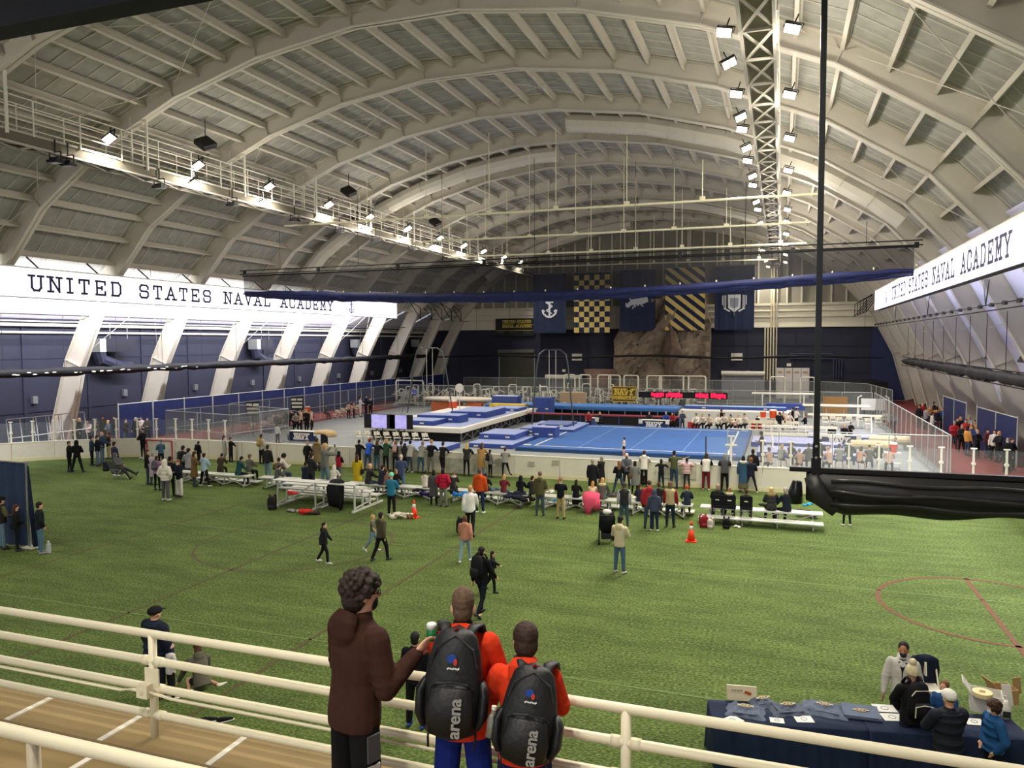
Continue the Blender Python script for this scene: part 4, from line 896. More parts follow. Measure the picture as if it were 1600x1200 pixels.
for x in (-4.6, -1.6, 1.4, 4.6): MB().tube([(x, 0, -1.6), (x, 0, -.25)], .04, 5).build('stand', M_STEEL, t)
t = thing('team_sign', 'olive sign with gold lettering NAVY GYMNASTICS on the far fence', 'sign', (AY(975, 618, 72.9).x, 72.9, AY(975, 628, 72.9).z)); M_GOLD = mat('#d9b544', .5)
sp_ = MB().box((0, 0, .75), (2.4, .06, 1.5)).build('sign_panel', mat('#4c4a30', .7), t)
for c, s in (((0, -.04, .03), (2.4, .03, .07)), ((0, -.04, 1.47), (2.4, .03, .07)), ((-1.17, -.04, .75), (.07, .03, 1.5)), ((1.17, -.04, .75), (.07, .03, 1.5))): MB().box(c, s).build('gold_border', M_GOLD, t)
_, W = glyph_bars('NAVY', .52, gap=.25); letters('NAVY', .52, (-W/2, -.035, .72), (1, 0, 0), (0, 0, 1), (0, -1, 0), M_GOLD, sp_, gap=.25, st=.24)
_, W = glyph_bars('GYMNASTICS', .26, gap=.22); letters('GYMNASTICS', .26, (-W/2*.98, -.035, .28), (.98, 0, 0), (0, 0, 1), (0, -1, 0), M_GOLD, sp_, gap=.22, st=.24)
# weight machines behind the fence
M_MW = mat('#d8d4c4', .45, noise=.04, scale=3)
def machine(k, seed):
    t = thing('weight_machine', '', 'gym machine', (0, 0, 0)); r = random.Random(seed); w_ = r.uniform(.7, 1.0); h = r.uniform(1.7, 2.3)
    for s in (-1, 1): MB().tube([(s*w_/2, .5, 0), (s*w_/2, .5, h-.15), (s*w_/2*.7, .5, h)], .06, 6).build('upright', M_MW, t)
    MB().tube([(-w_*.35, .5, h), (w_*.35, .5, h)], .06, 6).build('top_tube', M_MW, t); MB().box((0, .5, h*.4), (w_*.55, .25, h*.62)).build('weight_stack', mat('#55575a', .5, .3) if k % 2 else mat('#b9b6aa', .5), t)
    MB().box((0, -.3, .5), (.4, .5, .1)).build('seat_pad', mat('#2a2b30', .5), t); MB().bar((0, -.02, .6), (0, .2, 1.2), .36, .1, (1, 0, 0)).build('back_pad', mat('#2a2b30', .5) if k % 3 else M_MW, t)
    MB().tube([(0, -.7, .08), (0, .5, .08)], .06, 6).tube([(0, -.3, .08), (0, -.3, .46)], .05, 6).build('base_tube', M_MW, t)
    for s in (-1, 1): MB().tube([(s*w_*.5, .45, 1.2+.2*(k % 3)), (s*w_*.75, -.1, 1.1+.3*(k % 2)), (s*w_*.5, -.5, 1.2)], .045, 6).build('lever_arm', M_MW, t)
    return t
MACH = [machine(k, 50+k) for k in range(5)]; rnd = random.Random(77); first = set()
for i in range(42):
    px = 622+11.3*i; Y = (75.6, 78.8, 82.5)[i % 3]+rnd.uniform(-.5, .5); p = AY(px, 600, Y); k = rnd.randrange(5); lab = nth(i+1)+' white weight machine from the left behind the far chain fence'
    if k not in first: first.add(k); o = MACH[k]; o.location = (p.x, Y, 0); o.rotation_euler = (0, 0, rnd.uniform(-.8, .8)); o['label'] = lab; o['group'] = 'weight machines behind the far fence'
    else: dup(MACH[k], (p.x, Y, 0), rnd.uniform(-1.2, 1.2), lab, 'weight machines behind the far fence')
for k in range(5):
    if k not in first: MACH[k].location = (-20+k, 80, 0); MACH[k]['label'] = lab; MACH[k]['group'] = 'weight machines behind the far fence'
for i, (px, w_) in enumerate(((640, 3.4), (890, 1.3), (914, 1.3), (944, 1.5), (960, 1.3), (986, 1.6), (1022, 1.6), (1053, 3.2), (1085, 2.4), (1215, 1.5), (1262, 1.4))):
    Y = 86.2 if i else 76.5; p = AY(px, 600, Y); h = 3.1 if i else 2.7; t = thing('power_rack', nth(max(1, i))+' tall white power rack from the left behind the weight machines', 'gym rack', (p.x, Y, 0), group='power racks behind the weight machines')
    if i == 0: t['label'] = 'wide white rack frame left of the machines, near the coach in blue'; del t['group']
    for s in (-1, 1): MB().tube([(s*w_/2, 0, 0), (s*w_/2, 0, h-.2), (s*w_/2-s*.12, 0, h)], .09, 7).build('upright', M_MW, t)
    MB().tube([(-w_/2+.1, 0, h), (w_/2-.1, 0, h)], .07, 7).build('cross_tube', M_MW, t); MB().box((0, .1, .2), (w_, 1.0, .1)).build('foot_frame', M_MW, t); MB().tube([(-w_/2-.3, -.1, 1.4), (w_/2+.3, -.1, 1.4)], .03, 6).build('barbell', M_STEEL, t)
for k in range(4):
    x = -.1+.95*k; t = thing('locker', nth(k+1)+' tall pale locker from the left, right of the pipes', 'locker', (x, YB-.8, 0), group='pale lockers by the back wall'); MB().box((0, 0, 1.85), (.9, .7, 3.7)).build('locker_body', mat('#c9c2bf', .5), t)
    MB().box((0, -.36, 1.85), (.84, .03, 3.6)).build('locker_door', mat('#d3cbc7', .5), t); MB().box((0, -.39, 3.2), (.5, .02, .25)).build('label_plate', mat('#b59a6a', .5), t)
t = thing('storage_block', 'long low black storage block in front of the right navy wall', 'storage', (7.4, 94.5, 0)); MB().box((0, 0, 1.15), (7.6, 2.2, 2.3)).build('block_body', M_BLACK, t); MB().box((0, 0, 2.34), (7.8, 2.4, .08)).build('block_top', mat('#1c1c22', .5), t); MB().box((2.0, 0, 2.5), (1.4, .8, .25)).build('block_lid', M_BLACK, t)
p = AY(1305, 640, 71.5); t = thing('plywood_board', 'brown plywood board leaning by the right-hand racks', 'board', (p.x, 71.8, 0)); MB().box((0, 0, 1.2), (2.0, .06, 1.8)).build('plywood', mat('#8d6a40', .8, noise=.1, scale=3), t); MB().box((-.7, .1, .5), (.08, .3, 1.0)).box((.7, .1, .5), (.08, .3, 1.0)).build('prop_leg', M_STEEL, t)
t = thing('whiteboard', 'white framed board on legs beside the plywood board', 'board', (p.x+3.0, 71.6, 0)); MB().box((0, 0, 1.5), (1.9, .06, 1.0)).build('board_face', mat('#cfcfc8', .4), t)
for s in (-1, 1): MB().tube([(s*1.2, 0, 0), (s*1.2, 0, 2.1), (s*.9, 0, 2.25)], .05, 6).build('frame_tube', M_WHITE, t)
# ---------------------------------------------------------------- people: pose skeletons, garments grown as continuous surfaces
def dirv(p, a, s): p, a = rad(p), rad(a); return Vector((s*math.sin(a), math.cos(a)*math.sin(p), -math.cos(a)*math.cos(p)))
# pose: lean, arms (pitch, out, fore pitch, fore out) left / right, legs (thigh pitch, out, shin pitch, out), seat height, head (pitch, yaw)
POSE = {
 'stand': dict(aL=(4, 12, 14, 4), aR=(4, 12, 14, 4)), 'stand3': dict(aL=(6, 15, 14, 5), aR=(6, 15, 14, 5)), 'stand2': dict(aR=(8, 12, 70, -30), lL=(3, 5, -2, 3), lR=(0, 3, 0, 2)),
 'phone': dict(aL=(22, 14, 105, -35), aR=(22, 14, 105, -35), hd=(18, 0)), 'crossed': dict(aL=(18, 16, 75, -65), aR=(18, 16, 80, -65)),
 'front': dict(aL=(30, 10, 80, -40), aR=(30, 10, 80, -40)), 'pockets': dict(aL=(-8, 26, 28, -22), aR=(-8, 26, 28, -22)),
 'lean': dict(lean=24, aL=(58, 14, 78, -28), aR=(58, 14, 78, -28), lL=(-8, 4, -8, 3), lR=(2, 4, -14, 3)),
 'lean2': dict(lean=12, aL=(45, 14, 75, -30), aR=(45, 14, 75, -30)),
 'photo': dict(aL=(78, 20, 140, -25), aR=(78, 20, 140, -25), lL=(0, 7, 0, 6), lR=(0, 7, 0, 6)), 'photo2': dict(aL=(55, 40, 140, -40), aR=(55, 40, 140, -40)),
 'armup': dict(aR=(80, 62, 110, 40), aL=(35, 14, 110, -30)), 'wide': dict(lL=(3, 15, 0, 14), lR=(-3, 15, 0, 14), aL=(18, 16, 85, -45), aR=(18, 16, 85, -45)),
 'cross': dict(lL=(4, -6, 0, -9), lR=(-3, 5, -4, 3), aL=(40, 12, 80, -30), aR=(40, 12, 80, -30), lean=10),
 'kneeup': dict(lR=(30, 8, -55, 20), aL=(55, 12, 80, -30), aR=(55, 12, 80, -30), lean=8),
 'walk': dict(lL=(22, 3, -2, 2), lR=(-14, 3, -38, 2), aL=(-18, 8, 10, 4), aR=(22, 8, 45, 0)),
 'walk2': dict(lL=(-16, 4, -30, 3), lR=(20, 4, 4, 3), aL=(20, 10, 40, 4), aR=(-20, 12, 0, 6)),
 'walkarms': dict(lL=(-16, 4, -34, 3), lR=(18, 4, 4, 3), aL=(5, 30, 10, 25), aR=(78, 40, 84, 40), lean=5),
 'point': dict(aR=(85, 20, 88, 15), aL=(30, 14, 80, -30)),
 'sit': dict(seat=.42, lL=(78, 8, 4, 3), lR=(78, 8, 4, 3), aL=(35, 14, 70, -25), aR=(35, 14, 70, -25), lean=10), 'sit2': dict(seat=.42, lL=(80, 12, -6, 2), lR=(74, 6, 10, 2), aL=(25, 22, 80, -40), aR=(30, 18, 85, -45), lean=18, hd=(10, 12)),
 'sitphone': dict(seat=.42, lL=(78, 8, 4, 3), lR=(78, 8, 4, 3), aL=(25, 14, 110, -30), aR=(25, 14, 110, -30), lean=14, hd=(30, 0)),
 'sitside': dict(seat=.42, lL=(78, 10, 4, 3), lR=(78, 10, 4, 3), aL=(30, 16, 60, -20), aR=(20, 20, 70, -30), lean=8, hd=(0, -50)),
 'recline': dict(seat=.36, lL=(72, 6, 62, 4), lR=(66, 6, 40, 4), aL=(35, 10, 85, -35), aR=(35, 10, 85, -35), lean=-28),
 'allfours': dict(seat=.1, lL=(82, 10, -78, 14), lR=(70, 14, -84, 24), aL=(28, 18, 22, 18), aR=(22, 10, 40, -10), lean=26),
 'crouch': dict(seat=.36, lL=(85, 14, -30, 6), lR=(70, 14, -40, 6), aL=(60, 18, 70, -10), aR=(60, 18, 70, -10), lean=30),
 'rail': dict(lean=10, aL=(20, 20, 62, -8), aR=(20, 20, 62, -8)),
}
def skel(P):
    g = lambda k, d: P.get(k, d); ln = g('lean', 0)
    aL, aR = g('aL', (4, 9, 14, 3)), g('aR', (4, 9, 14, 3)); lL, lR = g('lL', (2, 4, 0, 3)), g('lR', (0, 4, -2, 3)); seat = g('seat', None)
    J = {}; H = Vector((0, 0, 0)); up = Vector((0, math.sin(rad(ln)), math.cos(rad(ln)))); fwd = Vector((0, math.cos(rad(ln)), -math.sin(rad(ln))))
    J['H'] = H; J['up'] = up; J['fwd'] = fwd; J['W'] = H+up*.19; J['C'] = H+up*.36; J['S'] = H+up*.49; J['N'] = H+up*.545
    hp, hy = g('hd', (0, 0)); hu = (up*.4+Vector((0, math.sin(rad(hp))*.9, 1))).normalized(); J['hu'] = hu; J['HD'] = J['N']+hu*.155+Vector((0, .015, 0)); J['hy'] = hy; J['hp'] = hp
    for s, A, L, k in ((-1, aL, lL, 'L'), (1, aR, lR, 'R')):
        sh = J['S']+Vector((s*.185, 0, 0))-up*.02; e = sh+dirv(A[0], A[1], s)*.29; wr = e+dirv(A[2], A[3], s)*.255; hn = wr+dirv(A[2], A[3], s)*.09
        J['sh'+k], J['el'+k], J['wr'+k], J['hn'+k], J['fd'+k] = sh, e, wr, hn, dirv(A[2], A[3], s)
        hip = Vector((s*.088, 0, -.02)); kn = hip+dirv(L[0], L[1], s)*.43; an = kn+dirv(L[2], L[3], s)*.42
        J['hip'+k], J['kn'+k], J['an'+k] = hip, kn, an
    low = min(J['anL'].z, J['anR'].z); z = .085-low if seat is None else seat+.11
    if seat is not None: z = max(z, .085-low) if low < -z else z
    off = Vector((0, 0, z))
    for k, v in J.items():
        if isinstance(v, Vector) and k not in ('up', 'fwd', 'hu', 'fdL', 'fdR'): J[k] = v+off
    return J
X_ = (1, 0, 0)
def g_head(b, J, n=14):
    hu = J['hu']; c = J['HD']; y = rad(J['hy']); f0 = Vector((0, 1, 0)); f0 = (f0-hu*f0.dot(hu)).normalized(); r0 = f0.cross(hu)
    f = f0*math.cos(y)+r0*(-math.sin(y)); r = f.cross(hu)
    R = [(c+hu*a+f*o, w_, d) for a, w_, d, o in ((-.122, .022, .028, .05), (-.11, .042, .046, .038), (-.08, .058, .07, .02), (-.04, .068, .086, .008), (.0, .074, .095, .0), (.05, .077, .1, -.006), (.085, .069, .09, -.008), (.112, .046, .062, -.01), (.124, .016, .02, -.01))]
    b.loft(R, n, r); b.loft([(c+f*.088+hu*.012, .01, .012), (c+f*.105-hu*.022, .016, .014), (c+f*.094-hu*.036, .014, .01)], 6, r)
    for s in (-1, 1): b.ell(c+r*(s*.079)-hu*.012-f*.008, (.013, .024, .034), 8, 5, Matrix((r, f, hu)).transposed())
    b.loft([(J['N']-J['up']*.06, .064, .064), (J['N']+hu*.03, .056, .06), (c-hu*.07-f*.012, .052, .06)], 10, X_)
    return c, r, f, hu
def g_hand(b, J, k, fine):
    w_, d = J['wr'+k], J['fd'+k]; s = -1 if k == 'L' else 1; side = Vector((0, 1, 0)); side = (side-d*side.dot(d)); side = side.normalized() if side.length > .2 else Vector((1, 0, 0)); pn = d.cross(side)
    sd = side if abs(d.y) < .8 else Vector((-s, 0, 0)); sd = (sd-d*sd.dot(d)).normalized(); pn = d.cross(sd)
    if not fine:
        b.loft([(w_-d*.02, .026, .022), (w_+d*.03, .04, .02), (w_+d*.09, .042, .018), (w_+d*.14, .036, .016), (w_+d*.175, .022, .012)], 8, sd); b.cap(w_+d*.03+sd*.035, w_+d*.085+sd*.06, .014, .011, 6)
        return
    b.loft([(w_-d*.03, .027, .022), (w_+d*.02, .036, .019), (w_+d*.09, .04, .015), (w_+d*.098, .03, .012)], 10, sd)
    for i, (o, L) in enumerate(((.031, .07), (.011, .08), (-.011, .074), (-.03, .058))):
        q = w_+d*.088+sd*o; c1 = q+(d+pn*.22*(-s)).normalized()*L*.5; c2 = c1+(d+pn*.9*(-s)).normalized()*L*.5
        b.cap(q-d*.02, c1, .0095, .009, 8); b.cap(c1, c2, .009, .0075, 8)
    q = w_+d*.025+sd*.03; c1 = q+(sd+d*.8).normalized()*.045; c2 = c1+(d+sd*.35).normalized()*.035; b.cap(q, c1, .012, .0105, 8); b.cap(c1, c2, .0105, .0085, 8)
def P_body(J, fine=False, bare=False):
    b = MB(); u = J['up']; g_head(b, J, 18 if fine else 12)
    b.loft([(J['H']-u*.07, .11, .09), (J['H'], .155, .112), (J['W'], .135, .098), (J['C'], .155, .11), (J['S'], .145, .09), (J['N']-u*.02, .075, .065)], 12, X_)
    for k in 'LR':
        b.cap(J['sh'+k], J['el'+k], .052, .042, 8); b.cap(J['el'+k], J['wr'+k], .04, .027, 8); g_hand(b, J, k, fine)
        b.cap(J['hip'+k], J['kn'+k], .085, .056, 10); b.cap(J['kn'+k], J['an'+k], .053, .036, 8)
        a = J['an'+k]; b.cap(a+Vector((0, -.04, -.045)), a+Vector((0, .15, -.06)), .036, .026, 8, X_, .9)
    return b
def P_top(J, kind, fine=False):
    b = MB(); u = J['up']; f = J['fwd']; th = {'tee': .0, 'shirt': .006, 'jacket': .016, 'hood': .018, 'puffer': .034, 'coat': .018, 'vest': .02, 'dress': .012, 'singlet': -.006, 'sweat': .02}[kind]
    hem = {'coat': .48, 'dress': .5, 'puffer': .08, 'jacket': .11, 'hood': .12, 'sweat': .09}.get(kind, .07); R = []; Dn = Vector((0, 0, -1))
    if hem > .3: R += [(J['H']+Dn*hem, .2+th, .16+th), (J['H']+Dn*.25, .2+th, .15+th)]
    else: R += [(J['H']-u*hem, .168+th, .125+th)]
    R += [(J['H'], .172+th, .128+th), (J['W'], .152+th, .115+th), (J['C'], .172+th, .122+th), (J['S']-u*.01, .165+th, .104+th), (J['S']+u*.045, .115+th, .082+th*.7), (J['N']+u*.005, .068+th*.3, .066+th*.3)]
    if kind == 'puffer':
        R2 = []
        for (p, a, c), (p2, a2, c2) in zip(R, R[1:]):
            m = 3
            for i in range(m):
                t = i/m; q = .012*(1 if i % 2 else -1); R2.append((p.lerp(p2, t), a+(a2-a)*t+q, c+(c2-c)*t+q))
        R = R2+[R[-1]]
    b.loft(R, 16 if fine else 12, X_)
    if kind not in ('vest', 'singlet'):
        for k in 'LR':
            sh, el, wr = J['sh'+k], J['el'+k], J['wr'+k]
            if kind == 'tee': b.cap(sh, sh.lerp(el, .62), .072, .064, 10); continue
            bag = th*.8; b.cap(sh, el, .066+bag, .056+bag, 10); b.cap(el, wr.lerp(el, .02), .056+bag, .038+bag*.7, 10)
            if kind in ('hood', 'sweat', 'jacket') and fine:
                d = (el-sh).normalized()
                for t in (.35, .6, .85): b.ell(sh.lerp(el, t)+Vector((0, 0, -.004)), (.069+bag, .069+bag, .02), 10, 5)
                for t in (.15, .4): b.ell(el.lerp(wr, t), (.058+bag, .058+bag, .03), 10, 5)
                b.loft([(wr.lerp(el, .12), .044, .044), (wr.lerp(el, .02), .04, .04)], 10, X_)
    else:
        for k in 'LR': b.ell(J['sh'+k]-Vector((.02 if k == 'R' else -.02, 0, 0)), (.05+th, .08+th, .06), 10, 6)
    if kind in ('hood', 'sweat'):
        c = J['N']-f*.075+u*.0; b.loft([(c+u*.06-f*.0, .085, .05), (c+u*.02-f*.03, .115, .06), (c-u*.06-f*.035, .11, .055), (c-u*.14-f*.02, .06, .035)], 12, X_)
        b.loft([(J['N']-u*.03, .098, .095), (J['N']+u*.03, .09, .088), (J['N']+u*.055, .078, .08)], 12, X_)
    if kind in ('puffer', 'coat', 'jacket', 'vest'): b.loft([(J['N']-u*.03, .085, .08), (J['N']+u*.04, .075, .072)], 10, X_)
    return b
def P_bot(J, kind):
    b = MB(); w_ = {'jeans': .012, 'pants': .016, 'baggy': .03, 'leggings': .003, 'shorts': .03, 'skirt': .01}[kind]
    b.loft([(J['H']+J['up']*.1, .143+min(w_, .008), .103+min(w_, .008)), (J['H'], .152+min(w_, .01), .112+min(w_, .01)), (J['H']-Vector((0, 0, .07)), .13+w_, .1+w_)], 12, X_)
    if kind == 'skirt':
        a = (J['anL']+J['anR'])*.5; b.loft([(J['H']+Vector((0, 0, .05)), .17, .13), (J['H'].lerp(a, .5), .2, .16), (J['H'].lerp(a, .86), .25, .2)], 12, X_); return b
    for k in 'LR':
        h, kn, a = J['hip'+k], J['kn'+k], J['an'+k]
        if kind == 'shorts': b.cap(h, h.lerp(kn, .5), .098, .09, 10); continue
        b.cap(h, kn, .086+min(w_, .014), .06+w_, 10); b.cap(kn, a+(kn-a)*.05, .058+w_, (.042+w_*1.1), 10)
    return b
def P_shoe(J, k):
    a = J['an'+k]; s = -1 if k == 'L' else 1; d = Vector((s*.12, 1, 0)).normalized(); kn = J['kn'+k]; sh = (kn-a).normalized(); b = MB()
    f = (d-sh*d.dot(sh)); f = f.normalized() if f.length > .1 else d; up = sh; x = f.cross(up)
    if sh.z > .8: up = Vector((0, 0, 1)); f = d
    c = a-up*.085
    b.loft([(c-f*.075+up*.035, .022, .03), (c-f*.06+up*.045, .035, .044), (c+f*.0+up*.052, .038, .052), (c+f*.09+up*.038, .045, .037), (c+f*.16+up*.028, .042, .027), (c+f*.195+up*.02, .02, .014)], 10, f.cross(up))
    return b
# voxel solids are queued and evaluated together
QUEUE = {}
def want(key, b, vox, sm=3):
    if key not in QUEUE: QUEUE[key] = (b, vox, sm)
    return key
SOLID = {}
def run_queue():
    tmp = []
    for key, (b, vox, sm) in QUEUE.items():
        if key in SOLID: continue
        me = b.mesh('tmp'); o = bpy.data.objects.new('tmp', me); COL.objects.link(o)
        m = o.modifiers.new('r', 'REMESH'); m.mode = 'VOXEL'; m.voxel_size = vox; m.use_smooth_shade = True
        m = o.modifiers.new('s', 'SMOOTH'); m.factor = .5; m.iterations = sm; tmp.append((key, o))
    dg = bpy.context.evaluated_depsgraph_get(); dg.update()
    for key, o in tmp:
        SOLID[key] = bpy.data.meshes.new_from_object(o.evaluated_get(dg))
    for key, o in tmp:
        SOLID[key].name = key[-1] if isinstance(key[-1], str) else 'part'; me = o.data; bpy.data.objects.remove(o); bpy.data.meshes.remove(me)
# hair and hats in head space: r (x), f (y), up (z)
def hair_geo(kind):
    b = MB(); rnd = random.Random(len(kind)*7+3)
    if kind in ('short', 'long', 'bun', 'pony', 'bob', 'cap', 'crop'):
        b.ell((0, -.018, .048), (.0865, .104, .099), 14, 9)
        if kind != 'crop': b.ell((0, -.045, -.02), (.078, .066, .08), 12, 7)
    if kind == 'buzz': b.ell((0, -.012, .042), (.0825, .1, .1), 16, 9); b.ell((0, -.035, -.02), (.071, .072, .08), 14, 7)
    if kind == 'grey': b.ell((0, -.03, .03), (.085, .096, .11), 14, 9)
    if kind == 'long': b.loft([((0, -.06, .05), .08, .05), ((0, -.085, -.06), .09, .045), ((0, -.1, -.2), .1, .04), ((0, -.11, -.33), .07, .03), ((0, -.11, -.38), .03, .02)], 12)
    if kind == 'bob': b.loft([((0, -.05, .05), .085, .06), ((0, -.06, -.06), .098, .062), ((0, -.06, -.14), .09, .055)], 12)
    if kind == 'bun': b.ell((0, -.1, .09), (.045, .045, .042), 10, 6)
    if kind == 'pony': b.loft([((0, -.1, .05), .025, .025), ((0, -.15, -.01), .035, .035), ((0, -.14, -.14), .032, .03), ((0, -.12, -.25), .012, .012)], 9)
    if kind == 'curly':
        b.ell((0, -.012, .055), (.1, .11, .1), 14, 9); b.ell((0, -.05, -.02), (.095, .08, .1), 14, 8)
        for k in range(150):
            t, a = math.acos(rnd.uniform(-.75, 1)), rnd.uniform(0, 2*PI); p = Vector((.108*math.sin(t)*math.cos(a), -.015+.118*math.sin(t)*math.sin(a), .04+.112*math.cos(t)))
            if p.y > .06 and p.z < .05: continue
            q = rnd.uniform(.014, .026); b.ell(p, (q, q, q*.8), 7, 5)
    if kind == 'bowl': b.ell((0, -.014, .048), (.094, .112, .1), 16, 9); b.ell((0, -.04, -.015), (.09, .078, .1), 14, 8)
    if kind == 'afro': b.ell((0, -.02, .03), (.12, .12, .12), 14, 9)
    if kind == 'mop':
        b.ell((0, -.012, .045), (.088, .1, .095), 14, 9); b.ell((0, -.04, -.015), (.084, .07, .085), 12, 7)
        for k in range(70):
            a = rnd.uniform(.5*PI-2.6, .5*PI+2.6)+PI; z = rnd.uniform(-.08, .13); q = math.sqrt(max(0, 1-((z-.03)/.11)**2)); p = Vector((.088*q*math.cos(a), -.02+.1*q*math.sin(a), z)); d = Vector((p.x*.2, p.y*.2, -.05))
            b.cap(p-d*.5, p+d*.6, .012, .006, 5)
    return b
def hat_geo(kind):
    b = MB()
    if kind == 'cap':
        b.ell((0, -.008, .055), (.096, .119, .097), 14, 8); b.loft([((-.0, .07, .06), .08, .012), ((0, .12, .05), .075, .009), ((0, .175, .038), .045, .007)], 10, X_)
    if kind == 'beanie': b.ell((0, -.012, .055), (.099, .12, .108), 14, 9); b.loft([((0, -.008, .015), .103, .124), ((0, -.008, .06), .102, .123)], 14)
    if kind == 'pompom': b.ell((0, -.008, .06), (.095, .115, .12), 14, 9); b.loft([((0, -.005, .01), .102, .12), ((0, -.005, .07), .1, .118)], 14); b.ell((0, -.02, .21), (.06, .06, .06), 10, 7)
    if kind == 'hoodup': b.ell((0, -.03, .035), (.108, .125, .13), 14, 9); b.loft([((0, -.03, .0), .11, .12), ((0, -.04, -.12), .12, .12), ((0, -.03, -.2), .13, .12)], 12)
    if kind == 'furhood': b.loft([((0, -.06, -.1), .15, .11), ((0, -.06, -.16), .18, .13), ((0, -.05, -.22), .15, .12)], 14)
    return b
CM = {}
def cm(c, fine=False, rough=.85):
    return mat(c, rough, noise=.1, scale=9 if fine else 4, bump=.3 if fine else 0, spec=.15)
SKIN = {'l': '#d3a285', 'm': '#b07d5c', 'd': '#6b4431', 'p': '#dcae94'}
PEOPLE = []
def person(loc, s, pose, yaw, top, bot, hair, label, shoe='#2a2a2c', skin='l', hat=None, fine=None, group=None, hatc=None, extra=None, cat='person', z=0.0, w=1.0, under=None):
    """queue one figure: top=(kind, colour), bot=(kind, colour), hair=(kind, colour)"""
    PEOPLE.append(dict(loc=Vector((loc[0], loc[1], z if len(loc) < 3 else loc[2])), s=s, pose=pose, yaw=rad(yaw), top=top, bot=bot, hair=hair, label=label, shoe=shoe, skin=skin, hat=hat, fine=fine, group=group, extra=extra, w=w, under=under))
def skel_of(pose): return skel(POSE[pose])
SK = {}
def build_people():
    for d in PEOPLE:
        J = SK.setdefault(d['pose'], skel_of(d['pose'])); fn = d['fine']; v = {None: .034, 1: .015, 2: .0105}[fn]; q = (d['pose'], fn)
        d['kb'] = want(q+('body',), P_body(J, fn == 2), v if fn != 2 else .0075, 2 if fn else 1)
        d['kt'] = want(q+(d['top'][0], 'jacket'), P_top(J, d['top'][0], fn is not None), v*(.8 if d['top'][0] == 'puffer' else 1), 3 if fn else 1)
        d['ko'] = want(q+(d['bot'][0], 'trousers'), P_bot(J, d['bot'][0]), v, 3 if fn else 1)
        if d['under']: d['ku'] = want(q+('shirt', 'shirt'), P_top(J, 'shirt', fn is not None), v, 1)
        if d['hair']: d['kh'] = want((d['hair'][0], fn, 'hair'), hair_geo(d['hair'][0]), {None: .02, 1: .012, 2: .006}[fn], 1)
        if d['hat']: d['kc'] = want((d['hat'][0], fn, 'hat'), hat_geo(d['hat'][0]), {None: .018, 1: .011, 2: .008}[fn], 2)
    run_queue(); SH = {}
    for d in PEOPLE:
        J = SK[d['pose']]; fn = d['fine']; BO = [None]; t = thing('person', d['label'], 'person', d['loc'], d['yaw'], d['group']); t.scale = (d['s']*d['w'], d['s']*d['w'], d['s'])
        def sub(name, me, m, M=None):
            o = bpy.data.objects.new(name, me); COL.objects.link(o); o.parent = BO[0] if name in ('eyes', 'mouth') else t
            if name == 'body': BO[0] = o
            if not me.materials: me.materials.append(m)
            o.material_slots[0].link = 'OBJECT'; o.material_slots[0].material = m
            if M is not None: o.matrix_local = M
            return o
        sub('body', SOLID[d['kb']], mat(SKIN[d['skin']], .6, noise=.05, scale=6))
        if d['under']: sub('shirt', SOLID[d['ku']], cm(d['under'], fn))
        nm = {'puffer': 'puffer_jacket', 'coat': 'coat', 'tee': 'shirt', 'shirt': 'shirt', 'vest': 'vest', 'dress': 'coat', 'singlet': 'singlet', 'hood': 'hoodie', 'sweat': 'hoodie'}.get(d['top'][0], 'jacket')
        sub(nm, SOLID[d['kt']], cm(d['top'][1], fn)); sub({'skirt': 'skirt', 'shorts': 'shorts', 'leggings': 'leggings'}.get(d['bot'][0], 'trousers'), SOLID[d['ko']], cm(d['bot'][1], fn))
        if d['shoe']:
            for k in 'LR':
                key = (d['pose'], k)
                if key not in SH: SH[key] = P_shoe(J, k).mesh('shoe', None, True)
                sub('shoe', SH[key], mat(d['shoe'], .6))
        hu = J['hu']; y = rad(J['hy']); f0 = Vector((0, 1, 0)); f0 = (f0-hu*f0.dot(hu)).normalized(); r0 = f0.cross(hu); f = f0*math.cos(y)-r0*math.sin(y); r = f.cross(hu)
        HM = Matrix((r, f, hu)).transposed().to_4x4(); HM.translation = J['HD']; d['HM'] = HM; d['J'] = J; d['obj'] = t
        if d['hair']: sub('hair', SOLID[d['kh']], mat(d['hair'][1], .7, noise=.25, scale=30, bump=.5 if fn else 0), HM)
        if d['hat']: sub({'cap': 'cap', 'beanie': 'beanie', 'pompom': 'pompom_hat', 'hoodup': 'hood', 'furhood': 'fur_hood'}[d['hat'][0]], SOLID[d['kc']], cm(d['hat'][1], fn), HM)
        if d['extra']: d['extra'](t, J, HM, sub)
def hgt(px, fy, hy, z=0.0):
    P = G(px, fy, z); d = ray(px, hy); t = math.hypot(P.x, P.y)/math.hypot(d.x, d.y); return P, CH+d.z*t-z
def std(px, fy, hy, pose, yaw, top, bot, hair, label, **k):
    """someone standing on the turf: feet and head rows of the photograph give place and height"""
    P, h = hgt(px, fy, hy); hd = 1.755; k.setdefault('wall', True)
    if k.pop('wall'):
        yb = 36.95 if P.x > -34.9 else next((a[1]+(b[1]-a[1])*(P.x-a[0])/(b[0]-a[0]) for a, b in zip(pth, pth[1:]) if a[0] <= P.x <= b[0]), 20)
        if yb-.5 < P.y < yb+1.6:
            d = ray(px, hy); P = P*((yb-.55)/P.y); h = CH+d.z*math.hypot(P.x, P.y)/math.hypot(d.x, d.y)
    s = max(.5, min(1.12, h/hd))
    if k.pop('low', False): s = h/1.6
    person((P.x, P.y), s, pose, yaw, top, bot, hair, label, **k)
